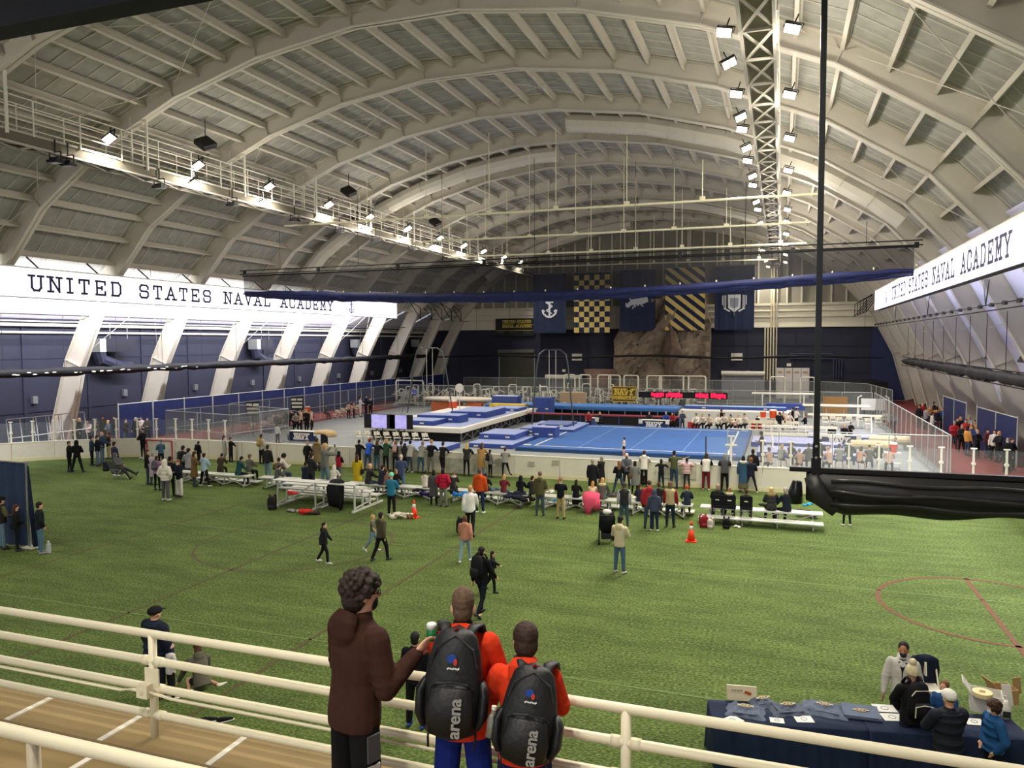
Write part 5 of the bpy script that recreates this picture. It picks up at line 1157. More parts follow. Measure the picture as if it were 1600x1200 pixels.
def seated(px, hy, Y, seat, pose, yaw, top, bot, hair, label, **k):
    p = AY(px, hy, Y); J = SK.setdefault(pose, skel_of(pose)); full = J['HD'].z+.13-.42; s = max(.62, min(1.1, (p.z-seat)/full))
    person((p.x, Y-.02, seat-.42*s), s, pose, yaw, top, bot, hair, label, **k)
# ---------------------------------------------------------------- worn and carried things
def world_of(t):
    return Matrix.Translation(t.location) @ Matrix.Rotation(t.rotation_euler.z, 4, 'Z') @ Matrix.Diagonal((*t.scale, 1))
def mask(c='#20242c'):
    def f(t, J, HM, sub):
        b = MB(); b.ell((0, .066, -.058), (.052, .04, .048), 10, 7); sub('face_mask', b.mesh('face_mask', None, True), mat(c, .8), HM)
        e = MB()
        for s in (-1, 1): e.ell((s*.03, .089, .012), (.011, .008, .007), 6, 4)
        sub('eyes', e.mesh('eyes'), mat('#1c1512', .3), HM)
    return f
def face():
    def f(t, J, HM, sub):
        e = MB()
        for s in (-1, 1): e.ell((s*.03, .089, .012), (.011, .008, .007), 6, 4)
        sub('eyes', e.mesh('eyes'), mat('#1c1512', .3), HM); b = MB(); b.ell((0, .087, -.062), (.022, .008, .006), 6, 4); sub('mouth', b.mesh('mouth'), mat('#8c4a40', .6), HM)
    return f
BP = {}
def backpack(M, label, c, size=1.0, c2=None, group=None, fine=False):
    t = thing('backpack', label, 'backpack', (0, 0, 0)); t.matrix_world = M @ Matrix.Scale(size, 4)
    if group: t['group'] = group
    m = cm(c, 1 if fine else None, .7)
    b = MB(); b.loft([((0, 0, -.24), .1, .05), ((0, -.005, -.23), .145, .085), ((0, -.01, -.1), .155, .1), ((0, -.01, .08), .15, .095), ((0, 0, .19), .125, .075), ((0, .01, .24), .07, .04)], 14, X_); b.build('main_compartment', m, t, True)
    b = MB(); b.loft([((0, -.1, -.21), .09, .02), ((0, -.115, -.19), .115, .035), ((0, -.12, -.06), .115, .035), ((0, -.105, -.02), .09, .015)], 12, X_); b.build('front_pocket', mat(c2 or c, .65), t, True)
    for s in (-1, 1): MB().loft([((s*.075, .06, .22), .025, .01), ((s*.09, .15, .25), .03, .012), ((s*.1, .23, .15), .03, .012), ((s*.1, .23, -.02), .025, .01), ((s*.12, .1, -.18), .015, .008)], 6, X_).build('strap', m, t, True)
    MB().tube([(-.03, .03, .23), (0, .03, .28), (.03, .03, .23)], .01, 5).build('haul_loop', m, t)
    if 'piping' in label:
        for P in ([(-.12, -.16, -.2), (-.115, -.16, -.05), (0, -.162, -.03), (.115, -.16, -.05), (.12, -.16, -.2)], [(-.14, -.09, .08), (-.1, -.115, .16), (.1, -.115, .16), (.14, -.09, .08)]): MB().tube(P, .008, 5).build('white_piping', M_WHITE, t)
    return t
def packs(c, label, size=1.0):
    def f(t, J, HM, sub):
        u, fw = J['up'], J['fwd']; M = Matrix((Vector(X_), fw, u)).transposed().to_4x4(); M.translation = J['C']+u*.02-fw*.19; backpack(world_of(t) @ M, label, c, size)
    return f
def handbag(c, label, k='R'):
    def f(t, J, HM, sub):
        p = world_of(t) @ (J['hip'+k]+Vector((.17 if k == 'R' else -.17, 0, .03))); o = thing('shoulder_bag', label, 'bag', p, t.rotation_euler.z)
        MB().loft([((0, 0, -.14), .13, .05), ((0, 0, 0), .15, .07), ((0, 0, .1), .12, .05)], 10, (0, 1, 0)).build('bag_body', cm(c), o, True); MB().tube([(0, -.1, .09), (0, -.02, .42), (0, .1, .09)], .012, 5).build('bag_strap', cm(c), o)
    return f
def phone(label):
    def f(t, J, HM, sub):
        p = world_of(t) @ ((J['hnL']+J['hnR'])*.5+Vector((0, .03, .03))); o = thing('phone', label, 'phone', p, t.rotation_euler.z)
        MB().box((0, 0, 0), (.09, .012, .15)).build('phone_body', M_BLACK, o); MB().box((0, -.008, 0), (.078, .004, .135)).build('phone_screen', mat('#5a6b7d', .2), o)
    return f
def both(*F):
    def f(*a):
        for x in F: x(*a)
    return f
def zipfront(t, J, HM, sub):
    u, fw = J['up'], J['fwd']; b = MB(); c = J['C']+fw*.128; b.add([c+u*.16+Vector((-.07, -.03, 0)), c+u*.16+Vector((.07, -.03, 0)), c-u*.12+Vector((0, .012, 0)), c+u*.02+fw*.02], [(0, 3, 1), (0, 2, 3), (3, 2, 1)]); b.build('dark_shirt', cm(K), t)
    MB().bar(c-u*.12+fw*.012, J['H']+fw*.15, .012, .008).build('zip', mat('#77757a', .5), t); MB().loft([(J['N']-u*.045, .105, .1), (J['N']+u*.02, .09, .09)], 12, X_).build('collar', cm('#22242c'), t, True)
K, NV, GR, DG = '#17171a', '#22273a', '#6e6e6c', '#3a3a3c'
JE, JD, KH, BK = '#5f7385', '#3a4656', '#a08d66', '#18181b'
BR, DB, BL, WH, GY = '#3f2a1d', '#1d1613', '#b8915c', '#d8d5cf', '#8e8a84'
# ---- left edge
std(5, 858, 777, 'crossed', -20, ('vest', '#2b2621'), ('jeans', JE), ('short', DB), 'person in a dark vest and jeans cut off by the left edge', hat=('cap', '#1c1c1f'), under='#5b5a3f')
std(27, 861, 789, 'stand2', -30, ('jacket', K), ('leggings', BK), ('long', BR), 'person with long brown hair in black jacket and leggings, mask on', extra=both(mask(), handbag(K, 'black shoulder bag of the brown-haired person at the left edge', 'L')))
std(64, 865, 785, 'pockets', -25, ('jacket', '#1b1d22'), ('jeans', '#4f6b7c'), ('short', DB), 'person in black jacket and blue jeans standing alone by the navy drape', shoe='#8a8a88')
# ---- by the curved boards
std(109, 737, 690, 'front', -60, ('jacket', K), ('leggings', BK), ('short', BR), 'person facing sideways holding a bright blue garment by the curved boards')
std(121, 738, 688, 'wide', 25, ('jacket', '#141416'), ('pants', BK), ('short', K), 'person all in black with legs apart by the curved boards', hat=('hoodup', '#141416'))
std(144, 727, 682, 'front', -30, ('jacket', '#31424a'), ('pants', BK), ('short', DB), 'person in slate jacket and black trousers, leftmost of the bag group', extra=mask('#cfd8dd'))
std(153, 728, 681, 'crossed', -50, ('jacket', K), ('jeans', JE), ('short', DB), 'person in black jacket and jeans beside the bald person')
std(160, 724, 675, 'front', -60, ('jacket', '#2c3c56'), ('jeans', JE), None, 'bald person in a blue jacket by the curved boards')
std(170, 716, 677, 'crossed', 160, ('jacket', '#25231f'), ('pants', KH), ('short', BR), 'person in dark jacket and khaki trousers facing the camera, masked', extra=mask())
std(180, 744, 691, 'stand', -15, ('jacket', '#252a38'), ('jeans', JD), ('short', DB), 'person in navy jacket and dark jeans with back turned, near the black bag', shoe=WH)
std(224, 713, 670, 'front', 175, ('jacket', K), ('leggings', BK), ('short', DB), 'person in black with a white shirt front against the boards', shoe=WH, extra=mask())
std(252, 728, 688, 'crossed', 60, ('jacket', '#3b5468'), ('pants', BK), ('short', GY), 'person in teal-blue jacket standing in front of the red goal', hat=('cap', '#4d5a66'))
std(231, 757, 703, 'stand2', -40, ('jacket', K), ('jeans', JD), ('long', BR), 'person with dark hair, black jacket and a tan bag, left of the crowd', extra=handbag('#c2a06b', 'tan shoulder bag of the dark-haired person left of the crowd', 'L'))
std(240, 758, 707, 'stand', 10, ('coat', '#a59aa0'), ('pants', JD), ('short', GY), 'person in a pale grey-lilac coat behind the pink jacket')
std(246, 766, 713, 'front', 10, ('puffer', '#a0789c'), ('leggings', BK), ('short', BR), 'person in a mauve puffer jacket carrying a grey backpack', extra=packs('#55505c', 'grey backpack worn on the mauve puffer jacket'))
std(259, 782, 719, 'pockets', 5, ('puffer', '#d9d3c4'), ('pants', '#55555c'), None, 'person in a white hooded puffer jacket and grey trousers', hat=('hoodup', '#d9d3c4'), shoe=WH)
std(267, 775, 714, 'stand', 20, ('jacket', '#232227'), ('pants', BK), ('short', DB), 'person in dark clothes half hidden behind the white puffer jacket')
std(281, 776, 719, 'phone', 170, ('hood', '#1d202b'), ('baggy', WH), ('short', '#7a4d36'), 'young person in navy hoodie and white trousers looking down, masked', extra=mask('#e5e5e5'))
std(311, 726, 690, 'stand', -20, ('jacket', '#121317'), ('pants', BK), ('short', K), 'person in black with a black backpack near the boards', extra=packs('#121317', 'black backpack worn by the person in black near the boards'))
std(304, 760, 706, 'phone', -30, ('coat', '#6f5636'), ('leggings', JD), ('bob', BR), 'person in a long brown coat beside the pale blue hoodie')
std(320, 760, 708, 'wide', 0, ('hood', '#9fb6c8'), ('pants', BK), ('short', DB), 'person in a pale blue hoodie with legs apart', shoe=WH)
std(351, 718, 681, 'stand', -60, ('dress', '#a6a49d'), ('leggings', GY), ('long', K), 'person in a long pale grey coat with long black hair by the boards')
std(361, 719, 684, 'point', -80, ('jacket', K), ('pants', BK), ('short', K), 'slim child in black pointing along the boards')
for px, hy, pose, yaw, top, hair, lab, hat in ((281, 697, 'sit2', 0, ('puffer', '#1b1b1d'), ('short', K), 'person seated in a black jacket with a yellow hood, left end of the benches', None), (295, 698, 'sitside', 40, ('hood', '#8b8c8c'), ('short', DB), 'seated person in grey hoodie turning right, left end of the benches', None),
    (344, 709, 'sit2', 10, ('coat', '#3c3328'), ('short', K), 'seated person in a dark parka with brown fur hood', ('furhood', '#6b5640')), (372, 714, 'sitphone', -20, ('hood', '#214447'), ('short', K), 'seated person in a dark teal hoodie', None), (388, 710, 'sit', -10, ('jacket', '#5b5a55'), ('short', '#5d4a38'), 'seated person in a grey jacket beside the teal hoodie', None),
    (437, 709, 'sitphone', -30, ('jacket', '#cfc9bd'), ('afro', K), 'seated person in white with curly black hair bending over', None), (434, 716, 'sit2', 20, ('jacket', '#5c5348'), ('short', DB), 'seated person in a taupe jacket beside the curly black hair', None), (476, 722, 'sit', 0, ('jacket', '#1e2435'), ('short', DB), 'seated person in navy, small, left of the photographer', None),
    (521, 727, 'sit', 0, ('puffer', '#cdc8ba'), None, 'seated person in a pale hooded jacket behind the red vest', ('hoodup', '#cdc8ba')), (575, 724, 'sit', -35, ('jacket', '#302d2c'), None, 'seated bald person in a charcoal jacket beside the yellow coat', None), (595, 727, 'sit', -25, ('jacket', '#232936'), ('short', DB), 'seated person in navy with a white collar on the bench', None),
    (603, 733, 'sit', 0, ('jacket', '#7a5a4c'), ('short', BR), 'seated small child behind the navy-jacketed person', None), (618, 734, 'sit', 0, ('jacket', K), ('short', '#9a7a50'), 'seated fair-haired child in black beside the standing navy jacket', None),
    (664, 736, 'sit', 5, ('sweat', '#c2bdae'), ('bob', K), 'seated person in a white sweater with black bobbed hair', None), (708, 738, 'sit2', 10, ('coat', '#2c2a2c'), ('short', '#7b5b40'), 'seated child in a black coat right of the red puffer jacket', ('furhood', '#b9b2a6')), (758, 740, 'sit', 0, ('jacket', '#1f1d20'), ('short', K), 'seated person in black half hidden by the orange sweater', None),
    (787, 742, 'sit', 0, ('shirt', '#6a2430'), ('bob', '#c49a62'), 'seated blonde person in a maroon top', None), (813, 744, 'sit', 0, ('hood', '#16181d'), None, 'seated person in a black hood beside a heap of coats', ('hoodup', '#16181d')), (832, 744, 'sitside', 10, ('jacket', '#2a2a2c'), ('short', K), 'seated person in charcoal left of the olive hoodie', None),
    (900, 750, 'sit', 0, ('coat', '#151416'), ('long', DB), 'seated person in black with long dark hair, right of the khaki trousers', None), (926, 752, 'sit', 5, ('jacket', '#d4cba4'), ('long', '#b58a42'), 'seated child with long golden hair in a cream top', None), (941, 747, 'sit', 0, ('jacket', '#57554f'), ('long', '#b8925a'), 'seated blonde person with pale fur collar beside the pink coat', ('furhood', '#c4b68f')),
    (1000, 757, 'sitside', 10, ('jacket', '#2a2536'), ('long', BR), 'seated person in dark purple beside the white tray', None), (1030, 755, 'sit', 15, ('jacket', '#1b1f1e'), ('short', BR), 'seated person in black right of the red hoodie', None), (1074, 759, 'sitside', 15, ('jacket', '#272d3b'), None, 'seated person in navy wearing an orange knit hat', ('beanie', '#b0512c')),
    (1121, 757, 'sit', 0, ('jacket', '#1b1c1e'), ('short', '#a8907a'), 'seated person in black on a stadium seat, left of three', None), (1140, 762, 'sit', 5, ('jacket', '#2c2622'), ('bob', '#8d6a4a'), 'seated person with a cream fur collar on a stadium seat', ('furhood', '#d6cba8')), (1166, 765, 'sit', 0, ('jacket', '#202124'), ('short', BR), 'seated child on a stadium seat, right of three', None),
    (1206, 762, 'sit', 10, ('puffer', '#302f2e'), ('short', '#c9b070'), 'seated blonde person in a grey puffer with tan fur hood', ('furhood', '#8f7852')), (1230, 762, 'sitside', 30, ('jacket', '#1a1f2a'), ('short', '#a9a49d'), 'seated white-haired person in a navy jacket at the right bench end', None)):
    Yb = 30.35 if hy > 712 else 31.2
    seated(px, hy, Yb, .55, pose, yaw, top, ('jeans' if px % 2 else 'pants', JD if px % 2 else BK), hair, lab, hat=hat)
seated(432, 727, 27.75, .98, 'sitphone', -25, ('jacket', '#4a4b49'), ('jeans', JE), ('short', K), 'seated person in dark grey with jeans on the tall bleacher')
# ---- left centre, standing
std(409, 723, 679, 'stand', -10, ('jacket', '#b5ab95'), ('pants', BK), ('short', BR), 'person in a cream jacket wearing a tan backpack by the boards', extra=packs('#9a8556', 'tan backpack worn on the cream jacket'))
std(419, 749, 696, 'stand', 0, ('jacket', '#242527'), ('jeans', '#6d8494'), ('short', K), 'person in black jacket and pale jeans behind the left bench')
std(481, 735, 690, 'pockets', 175, ('jacket', '#1b1a1c'), ('pants', BK), ('short', GY), 'older person in black facing the camera by the boards')
std(496, 736, 685, 'stand', 0, ('coat', '#7d6a4c'), ('pants', BK), ('short', BR), 'person in a tan coat with fluffy hood by the boards', hat=('furhood', '#8b744f'))
P, h = hgt(500, 768, 692); person((P.x+.1, P.y+.3), (h-.0)/1.755*.96, 'photo', -15, ('sweat', '#6c6f66'), ('jeans', '#5f7a80'), ('short', BL), 'person in grey-green sweater and jeans raising arms to take a photo', hat=('cap', '#b39a6c'), extra=phone('phone held up by the person in the grey-green sweater'))
std(487, 772, 709, 'phone', -20, ('sweat', '#26282a'), ('pants', '#20232c'), ('short', DB), 'person in a black sweater holding a phone beside the raised arms', extra=phone('phone held by the person in the black sweater'))
std(530, 752, 706, 'crossed', -10, ('vest', '#9c2130'), ('pants', '#5c5c60'), ('short', K), 'person in a red vest with black hood and sleeves, behind the tall bleacher', hat=('hoodup', K), under=K)
std(559, 766, 711, 'stand', 5, ('coat', '#b79f22'), ('pants', BK), ('long', BR), 'person in a mustard yellow coat with a dark strap across the back', extra=handbag(K, 'small black bag slung on the yellow coat', 'R'))
for i, (px, fy, hy, pose, yaw, top, bot, hair, lab, kw) in enumerate((
    (560, 729, 688, 'lean2', 0, ('jacket', '#17181b'), ('pants', BK), ('short', K), 'person in a black jacket at the boards, left of the blue jacket', {}), (575, 725, 685, 'lean', 0, ('jacket', '#2f55b0'), ('jeans', JD), ('short', BR), 'person in a bright blue jacket and cap leaning on the boards', dict(hat=('cap', '#8c3030'))),
    (589, 735, 688, 'lean2', 0, ('shirt', '#1b2024'), ('jeans', '#3d5a66'), ('long', '#4a3020'), 'person with long brown hair, black top and teal jeans at the boards', {}), (603, 733, 687, 'lean2', -5, ('hood', '#2d4a34'), ('leggings', BK), ('bob', BL), 'blonde person in a dark green hoodie at the boards', {}),
    (618, 734, 690, 'lean2', 5, ('jacket', '#2a2326'), ('leggings', BK), ('long', '#6d4c34'), 'person in black with a pink backpack at the boards', dict(extra=packs('#a88886', 'dusty pink backpack worn at the boards', .9))), (626, 736, 690, 'lean2', 0, ('jacket', '#6a6a64'), ('pants', JD), ('short', K), 'person in a grey jacket at the boards, between two dark-haired people', {}),
    (633, 735, 693, 'stand', 0, ('jacket', '#29282a'), ('pants', BK), ('bob', K), 'person in charcoal squeezed behind the grey jackets at the boards', {}), (640, 738, 689, 'lean2', 0, ('sweat', '#a5a29b'), ('jeans', JD), ('short', K), 'person with black hair in a pale grey sweater and jeans at the boards', dict(shoe=WH)),
    (658, 736, 690, 'lean', 0, ('sweat', '#8a8a80'), ('jeans', '#33525f'), ('bun', '#8b6a48'), 'person in grey sweater and teal jeans leaning over the boards', {}), (673, 735, 688, 'lean2', 0, ('shirt', '#131517'), ('pants', '#6b6862'), ('crop', '#a98060'), 'person in black shirt and grey trousers at the boards', {}),
    (691, 735, 691, 'cross', -10, ('shirt', '#1d1d1f'), ('pants', BK), ('short', K), 'person all in black with crossed legs at the boards', {}), (729, 738, 693, 'lean2', 0, ('jacket', '#2b2b2c'), ('leggings', BK), ('long', '#c9a769'), 'person with long blonde hair in black at the boards', {}),
    (752, 742, 693, 'lean2', 0, ('coat', '#a07d4b'), ('jeans', JE), ('long', '#4a3524'), 'person in a camel coat with long brown hair at the boards', {}), (766, 744, 707, 'stand', -30, ('jacket', '#7d7a76'), ('leggings', BK), ('short', K), 'child with a black backpack at the boards', dict(extra=packs('#1c1c1f', 'black backpack worn by the child at the boards', .95), low=True)),
    (789, 742, 704, 'kneeup', 10, ('shirt', '#84857f'), ('leggings', BK), ('bun', BR), 'slim child in a grey top with one leg bent at the boards', dict(low=True)), (926, 777, 718, 'stand', -5, ('coat', '#1c1d1f'), ('pants', BK), ('short', GY), 'grey-haired person in a long black coat, left of a pair', {}),
    (940, 766, 714, 'point', 65, ('coat', '#1e1e20'), ('pants', BK), ('short', '#8d877e'), 'person in black reaching toward the grey-haired neighbour', {}), (967, 772, 720, 'wide', 15, ('shirt', '#16191f'), ('jeans', '#31465a'), ('long', '#7a5130'), 'person with long auburn hair, black top and jeans, legs apart', {}),
    (979, 763, 709, 'front', 190, ('jacket', '#55565a'), ('pants', '#2a2c35'), ('grey', '#dcd8d2'), 'white-haired person in a grey suit facing the camera, masked', dict(extra=mask())), (992, 772, 721, 'stand2', 0, ('coat', '#777671'), ('leggings', BK), ('bob', K), 'person in a grey coat with dark hair and a brown shoulder bag', dict(extra=handbag('#6b4a33', 'brown shoulder bag on the grey coat', 'L'))),
    (1006, 756, 705, 'lean2', 0, ('hood', '#d6d1c6'), ('leggings', BK), ('bun', BR), 'person in a white hoodie and black leggings at the boards', {}), (1033, 759, 718, 'photo2', 0, ('shirt', '#191a1d'), ('jeans', '#23293a'), ('bob', K), 'short person in black raising both elbows at the boards', {}),
    (1053, 759, 705, 'armup', 0, ('tee', '#4d5237'), ('jeans', '#2f4258'), ('short', K), 'person in an olive shirt raising one arm at the boards', {}), (1073, 758, 716, 'photo2', 10, ('puffer', '#c9a5a8'), ('leggings', '#2d2d30'), ('pony', K), 'person in a pale pink puffer jacket at the boards', {}),
    (1103, 760, 709, 'lean2', 0, ('vest', '#d3cfc5'), ('pants', '#6a1f2c'), ('bob', BR), 'person in a white quilted vest and maroon trousers at the boards', dict(shoe=WH, under='#26262a')), (1132, 762, 710, 'lean2', 5, ('jacket', '#48484a'), ('pants', BK), ('short', GY), 'grey-haired person in a charcoal suit at the boards', {}),
    (1161, 764, 713, 'stand', 0, ('coat', '#36526a'), ('skirt', '#5c5a44'), ('bob', K), 'person in a blue coat with white fur hood and long skirt', dict(hat=('furhood', '#cdc6b6'))), (1173, 768, 715, 'wide', 5, ('jacket', '#1d2230'), ('leggings', '#24242a'), ('short', '#8a5330'), 'person in navy with auburn hair and legs set wide at the boards', dict(shoe=WH)))):
    std(px, fy, hy, pose, yaw, top, bot, hair, lab, **kw)
# ---- behind and between the benches, nearer
std(627, 770, 711, 'phone', 10, ('jacket', '#3b4863'), ('jeans', '#4c6680'), ('grey', '#cdbba8'), 'older person in a slate blue jacket and jeans standing by the bench')
std(612, 806, 740, 'front', 0, ('jacket', '#2b6f8a'), ('pants', BK), None, 'person in a teal jacket and mint green knit hat near the cone', hat=('beanie', '#7fc6a8'), shoe=WH)
std(678, 790, 735, 'stand', 20, ('coat', '#4a4a4b'), ('pants', BK), ('bob', K), 'person in a charcoal coat left of the red puffer jacket')
std(693, 792, 732, 'pockets', 0, ('puffer', '#a8203a'), ('pants', '#6f6d64'), ('bob', K), 'person in a crimson puffer jacket and grey trousers')
std(750, 802, 733, 'stand', 0, ('sweat', '#c24a1c'), ('jeans', '#1d2a44'), ('short', '#4c4640'), 'person in a bright orange sweater and navy jeans', shoe=WH)
std(844, 806, 738, 'stand2', 5, ('hood', '#515034'), ('jeans', '#3f4c50'), ('crop', '#5c5048'), 'person in an olive hoodie behind the benches')
std(876, 811, 746, 'crossed', 0, ('tee', '#14171e'), ('pants', '#a8946a'), ('crop', '#9c7a5c'), 'person in a black polo and khaki trousers behind the benches', shoe='#2a1d16')
std(975, 823, 755, 'stand', 15, ('vest', '#2a2a2b'), ('jeans', '#3c5161'), ('short', '#5c5550'), 'person in a black vest with pale sleeves and jeans by the stroller', hat=('cap', '#403c3a'), under='#a9adb4')
std(1014, 826, 752, 'stand', 10, ('hood', '#a32f38'), ('jeans', '#3a4a5c'), ('crop', BR), 'person in a red hoodie behind the hooded child')
std(1022, 830, 771, 'stand', 0, ('hood', '#40485c'), ('jeans', '#232a42'), None, 'child in a slate hooded jacket and white shoes', hat=('hoodup', '#40485c'), shoe=WH, low=True)
std(1047, 824, 753, 'stand', -5, ('vest', '#b3a57e'), ('jeans', '#20293a'), ('bob', '#6b5440'), 'person in a cream vest with red sleeves and dark jeans', under='#8c2230')
std(968, 896, 808, 'phone', -10, ('hood', '#c5bb9a'), ('jeans', '#4a6278'), ('short', K), 'person in a cream hoodie, dark cap and jeans pushing the stroller', hat=('cap', '#2a2a2c'), shoe='#b9b6ae')
std(1323, 822, 760, 'stand', 20, ('jacket', '#1c1c1e'), ('leggings', BK), ('short', BR), 'person in black whose legs show below the rolled curtain', shoe=WH)
std(735, 836, 765, 'walk', 15, ('jacket', '#dcdad6'), ('pants', '#19191d'), ('short', '#b08a5c'), 'young person in a white track jacket carrying a black backpack by hand', low=True)
std(727, 878, 812, 'walk2', 10, ('sweat', '#b8806c'), ('jeans', '#7a93a0'), ('bob', '#5a3a28'), 'child in a salmon pink sweater and pale jeans', shoe=WH, low=True)
std(753, 961, 854, 'walk', -15, ('jacket', '#15161a'), ('leggings', '#191b24'), ('pony', DB), 'person in black with a black backpack walking away in mid-field', extra=packs('#17181c', 'black backpack worn by the person walking away in mid-field', 1.15), fine=1)
P = G(768, 925); person((P.x, P.y), .66, 'walkarms', -80, ('jacket', '#1a1b1f'), ('pants', BK), ('bob', DB), 'child in black stretching an arm out in front of the walking person')
std(507, 880, 822, 'walk2', -70, ('hood', '#18191c'), ('pants', BK), ('short', '#221d1a'), 'child in a black hoodie walking right, alone on the turf', low=True, shoe='#d0d0d0')
std(583, 861, 809, 'walk', -80, ('tee', '#5a5c4a'), ('jeans', '#6c8290'), ('short', '#c2a068'), 'blond child in a camouflage shirt running beside another child', low=True, shoe=WH)
std(596, 876, 807, 'walk2', -15, ('sweat', '#4a4634'), ('pants', '#17171a'), ('short', K), 'child in a camouflage sweater and black trousers', low=True)
# ---- near left of the field
std(245, 1088, 950, 'stand', -10, ('puffer', '#1d2433'), ('pants', '#1a1e2b'), ('crop', '#6b4a38'), 'person in a navy quilted jacket and black cap seen beyond the railing', hat=('cap', '#1a1a1d'), fine=1, w=1.25)
P = G(268, 1092); person((P.x, P.y), .62, 'stand2', -20, ('jacket', '#c9c4c4'), ('pants', '#1b1b1e'), None, 'small child in a white and red knit hat and striped trousers', hat=('beanie', '#c8a9ae'), fine=1, shoe=WH)
P = G(316, 1078); person((P.x, P.y), .92, 'allfours', 60, ('hood', '#5e5b50'), ('shorts', '#2a2a2c'), ('long', '#4a3122'), 'person with long brown hair kneeling on the turf with bare legs', fine=1, shoe='#cfc9b8')
std(322, 1245, 1137, 'stand', 185, ('jacket', '#d8d3cc'), ('pants', BK), ('bob', '#2b1b15'), 'child in a white jacket and coral mask just below the balcony edge', fine=1, low=True, skin='m', extra=mask('#d2604e'))
std(351, 1262, 1166, 'stand', 10, ('jacket', '#2a2c33'), ('pants', BK), ('mop', '#1f1614'), 'dark-haired child whose head just shows above the balcony edge', fine=1, low=True)
std(650, 1137, 990, 'stand', 5, ('jacket', '#15161a'), ('pants', '#17181c'), ('short', K), 'person in black on the turf hidden behind the backpacks, blue shoe showing', fine=1, shoe='#2a4a9a')
# ---- merchandise table
TA, TB = Vector((-1.04, 12.95, 0)), Vector((3.62, 13.95, 0)); TD = (TB-TA).normalized(); TN = Vector((-TD.y, TD.x, 0)); TYAW = math.degrees(math.atan2(TD.y, TD.x))
def attable(px, hy, dist, h, pose, yaw, top, bot, hair, lab, **k):
    """stands at a distance from the table's middle line (positive: far side); px, hy: head in the photograph"""
    d = ray(px, hy); z = h; t = (z-CH)/d.z; p = Vector((d.x*t, d.y*t, 0)); person((p.x, p.y), h/1.755, pose, yaw, top, bot, hair, lab, fine=1, **k)
attable(1412, 1006, .9, 1.78, 'stand3', 168, ('hood', '#b9b6ae'), ('pants', '#1a1c22'), ('short', '#1d1512'), 'person in a pale grey zip jacket and black mask behind the shirt table', skin='m', extra=both(mask(), zipfront))
attable(1426, 1044, -.6, 1.72, 'front', TYAW+8, ('jacket', '#17171a'), ('jeans', '#1b2030'), None, 'person in black with a cream pom-pom hat at the shirt table', hat=('pompom', '#c9bd9a'), extra=packs('#16161a', 'black backpack with white piping worn by the person in the pom-pom hat', 1.15))
attable(1476, 1066, .8, 1.42, 'front', 150, ('jacket', '#1f4270'), ('pants', BK), ('short', '#6b4a33'), 'masked child in a blue jacket behind the shirt table', extra=mask())
attable(1484, 1082, -.7, 1.74, 'front', TYAW+10, ('puffer', '#20222b'), ('jeans', '#1b2030'), ('crop', '#5a3b2c'), 'person in a charcoal puffer jacket and white cap at the shirt table', hat=('cap', '#d3d0c6'), w=1.08)
attable(1554, 1097, -.7, 1.5, 'pockets', 105, ('puffer', '#1f4a78'), ('pants', '#17181c'), ('curly', '#3a2419'), 'curly-haired child in a blue puffer jacket and pale mask at the table end', extra=mask('#b9ccd6'))
# ---- gym floor
std(434, 694, 662, 'stand', 0, ('shirt', '#dcdad4'), ('pants', BK), ('short', BR), 'person in a white shirt and black trousers at the vault runway')
std(975, 713, 684, 'stand', 75, ('singlet', '#c9bfb4'), ('shorts', '#171a24'), ('short', K), 'gymnast in singlet and black shorts at the edge of the floor mat', shoe=None)
P = G(1190, 722); person((P.x, P.y), 1.0, 'phone', 100, ('tee', K), ('pants', '#4a4a4c'), ('short', K), 'person in a black shirt standing right of the floor mat', skin='d'); P = G(1180, 738); person((P.x, 38.2), 1.0, 'stand', 5, ('jacket', '#1b1a1c'), ('pants', BK), ('short', K), 'person in black just behind the board wall at the corner of the floor mat', skin='d')
P = AY(659, 640, 66.0); person((P.x+.2, 64.2, 1.05), 1.0, 'front', 150, ('tee', '#3556b0'), ('pants', '#9a8f7a'), ('short', BR), 'coach in a blue polo standing on the podium')
def far(px, fy, hy, pose, yaw, top, bot, hair, lab, **k): std(px, fy, hy, pose, yaw, top, bot, hair, lab, **k)
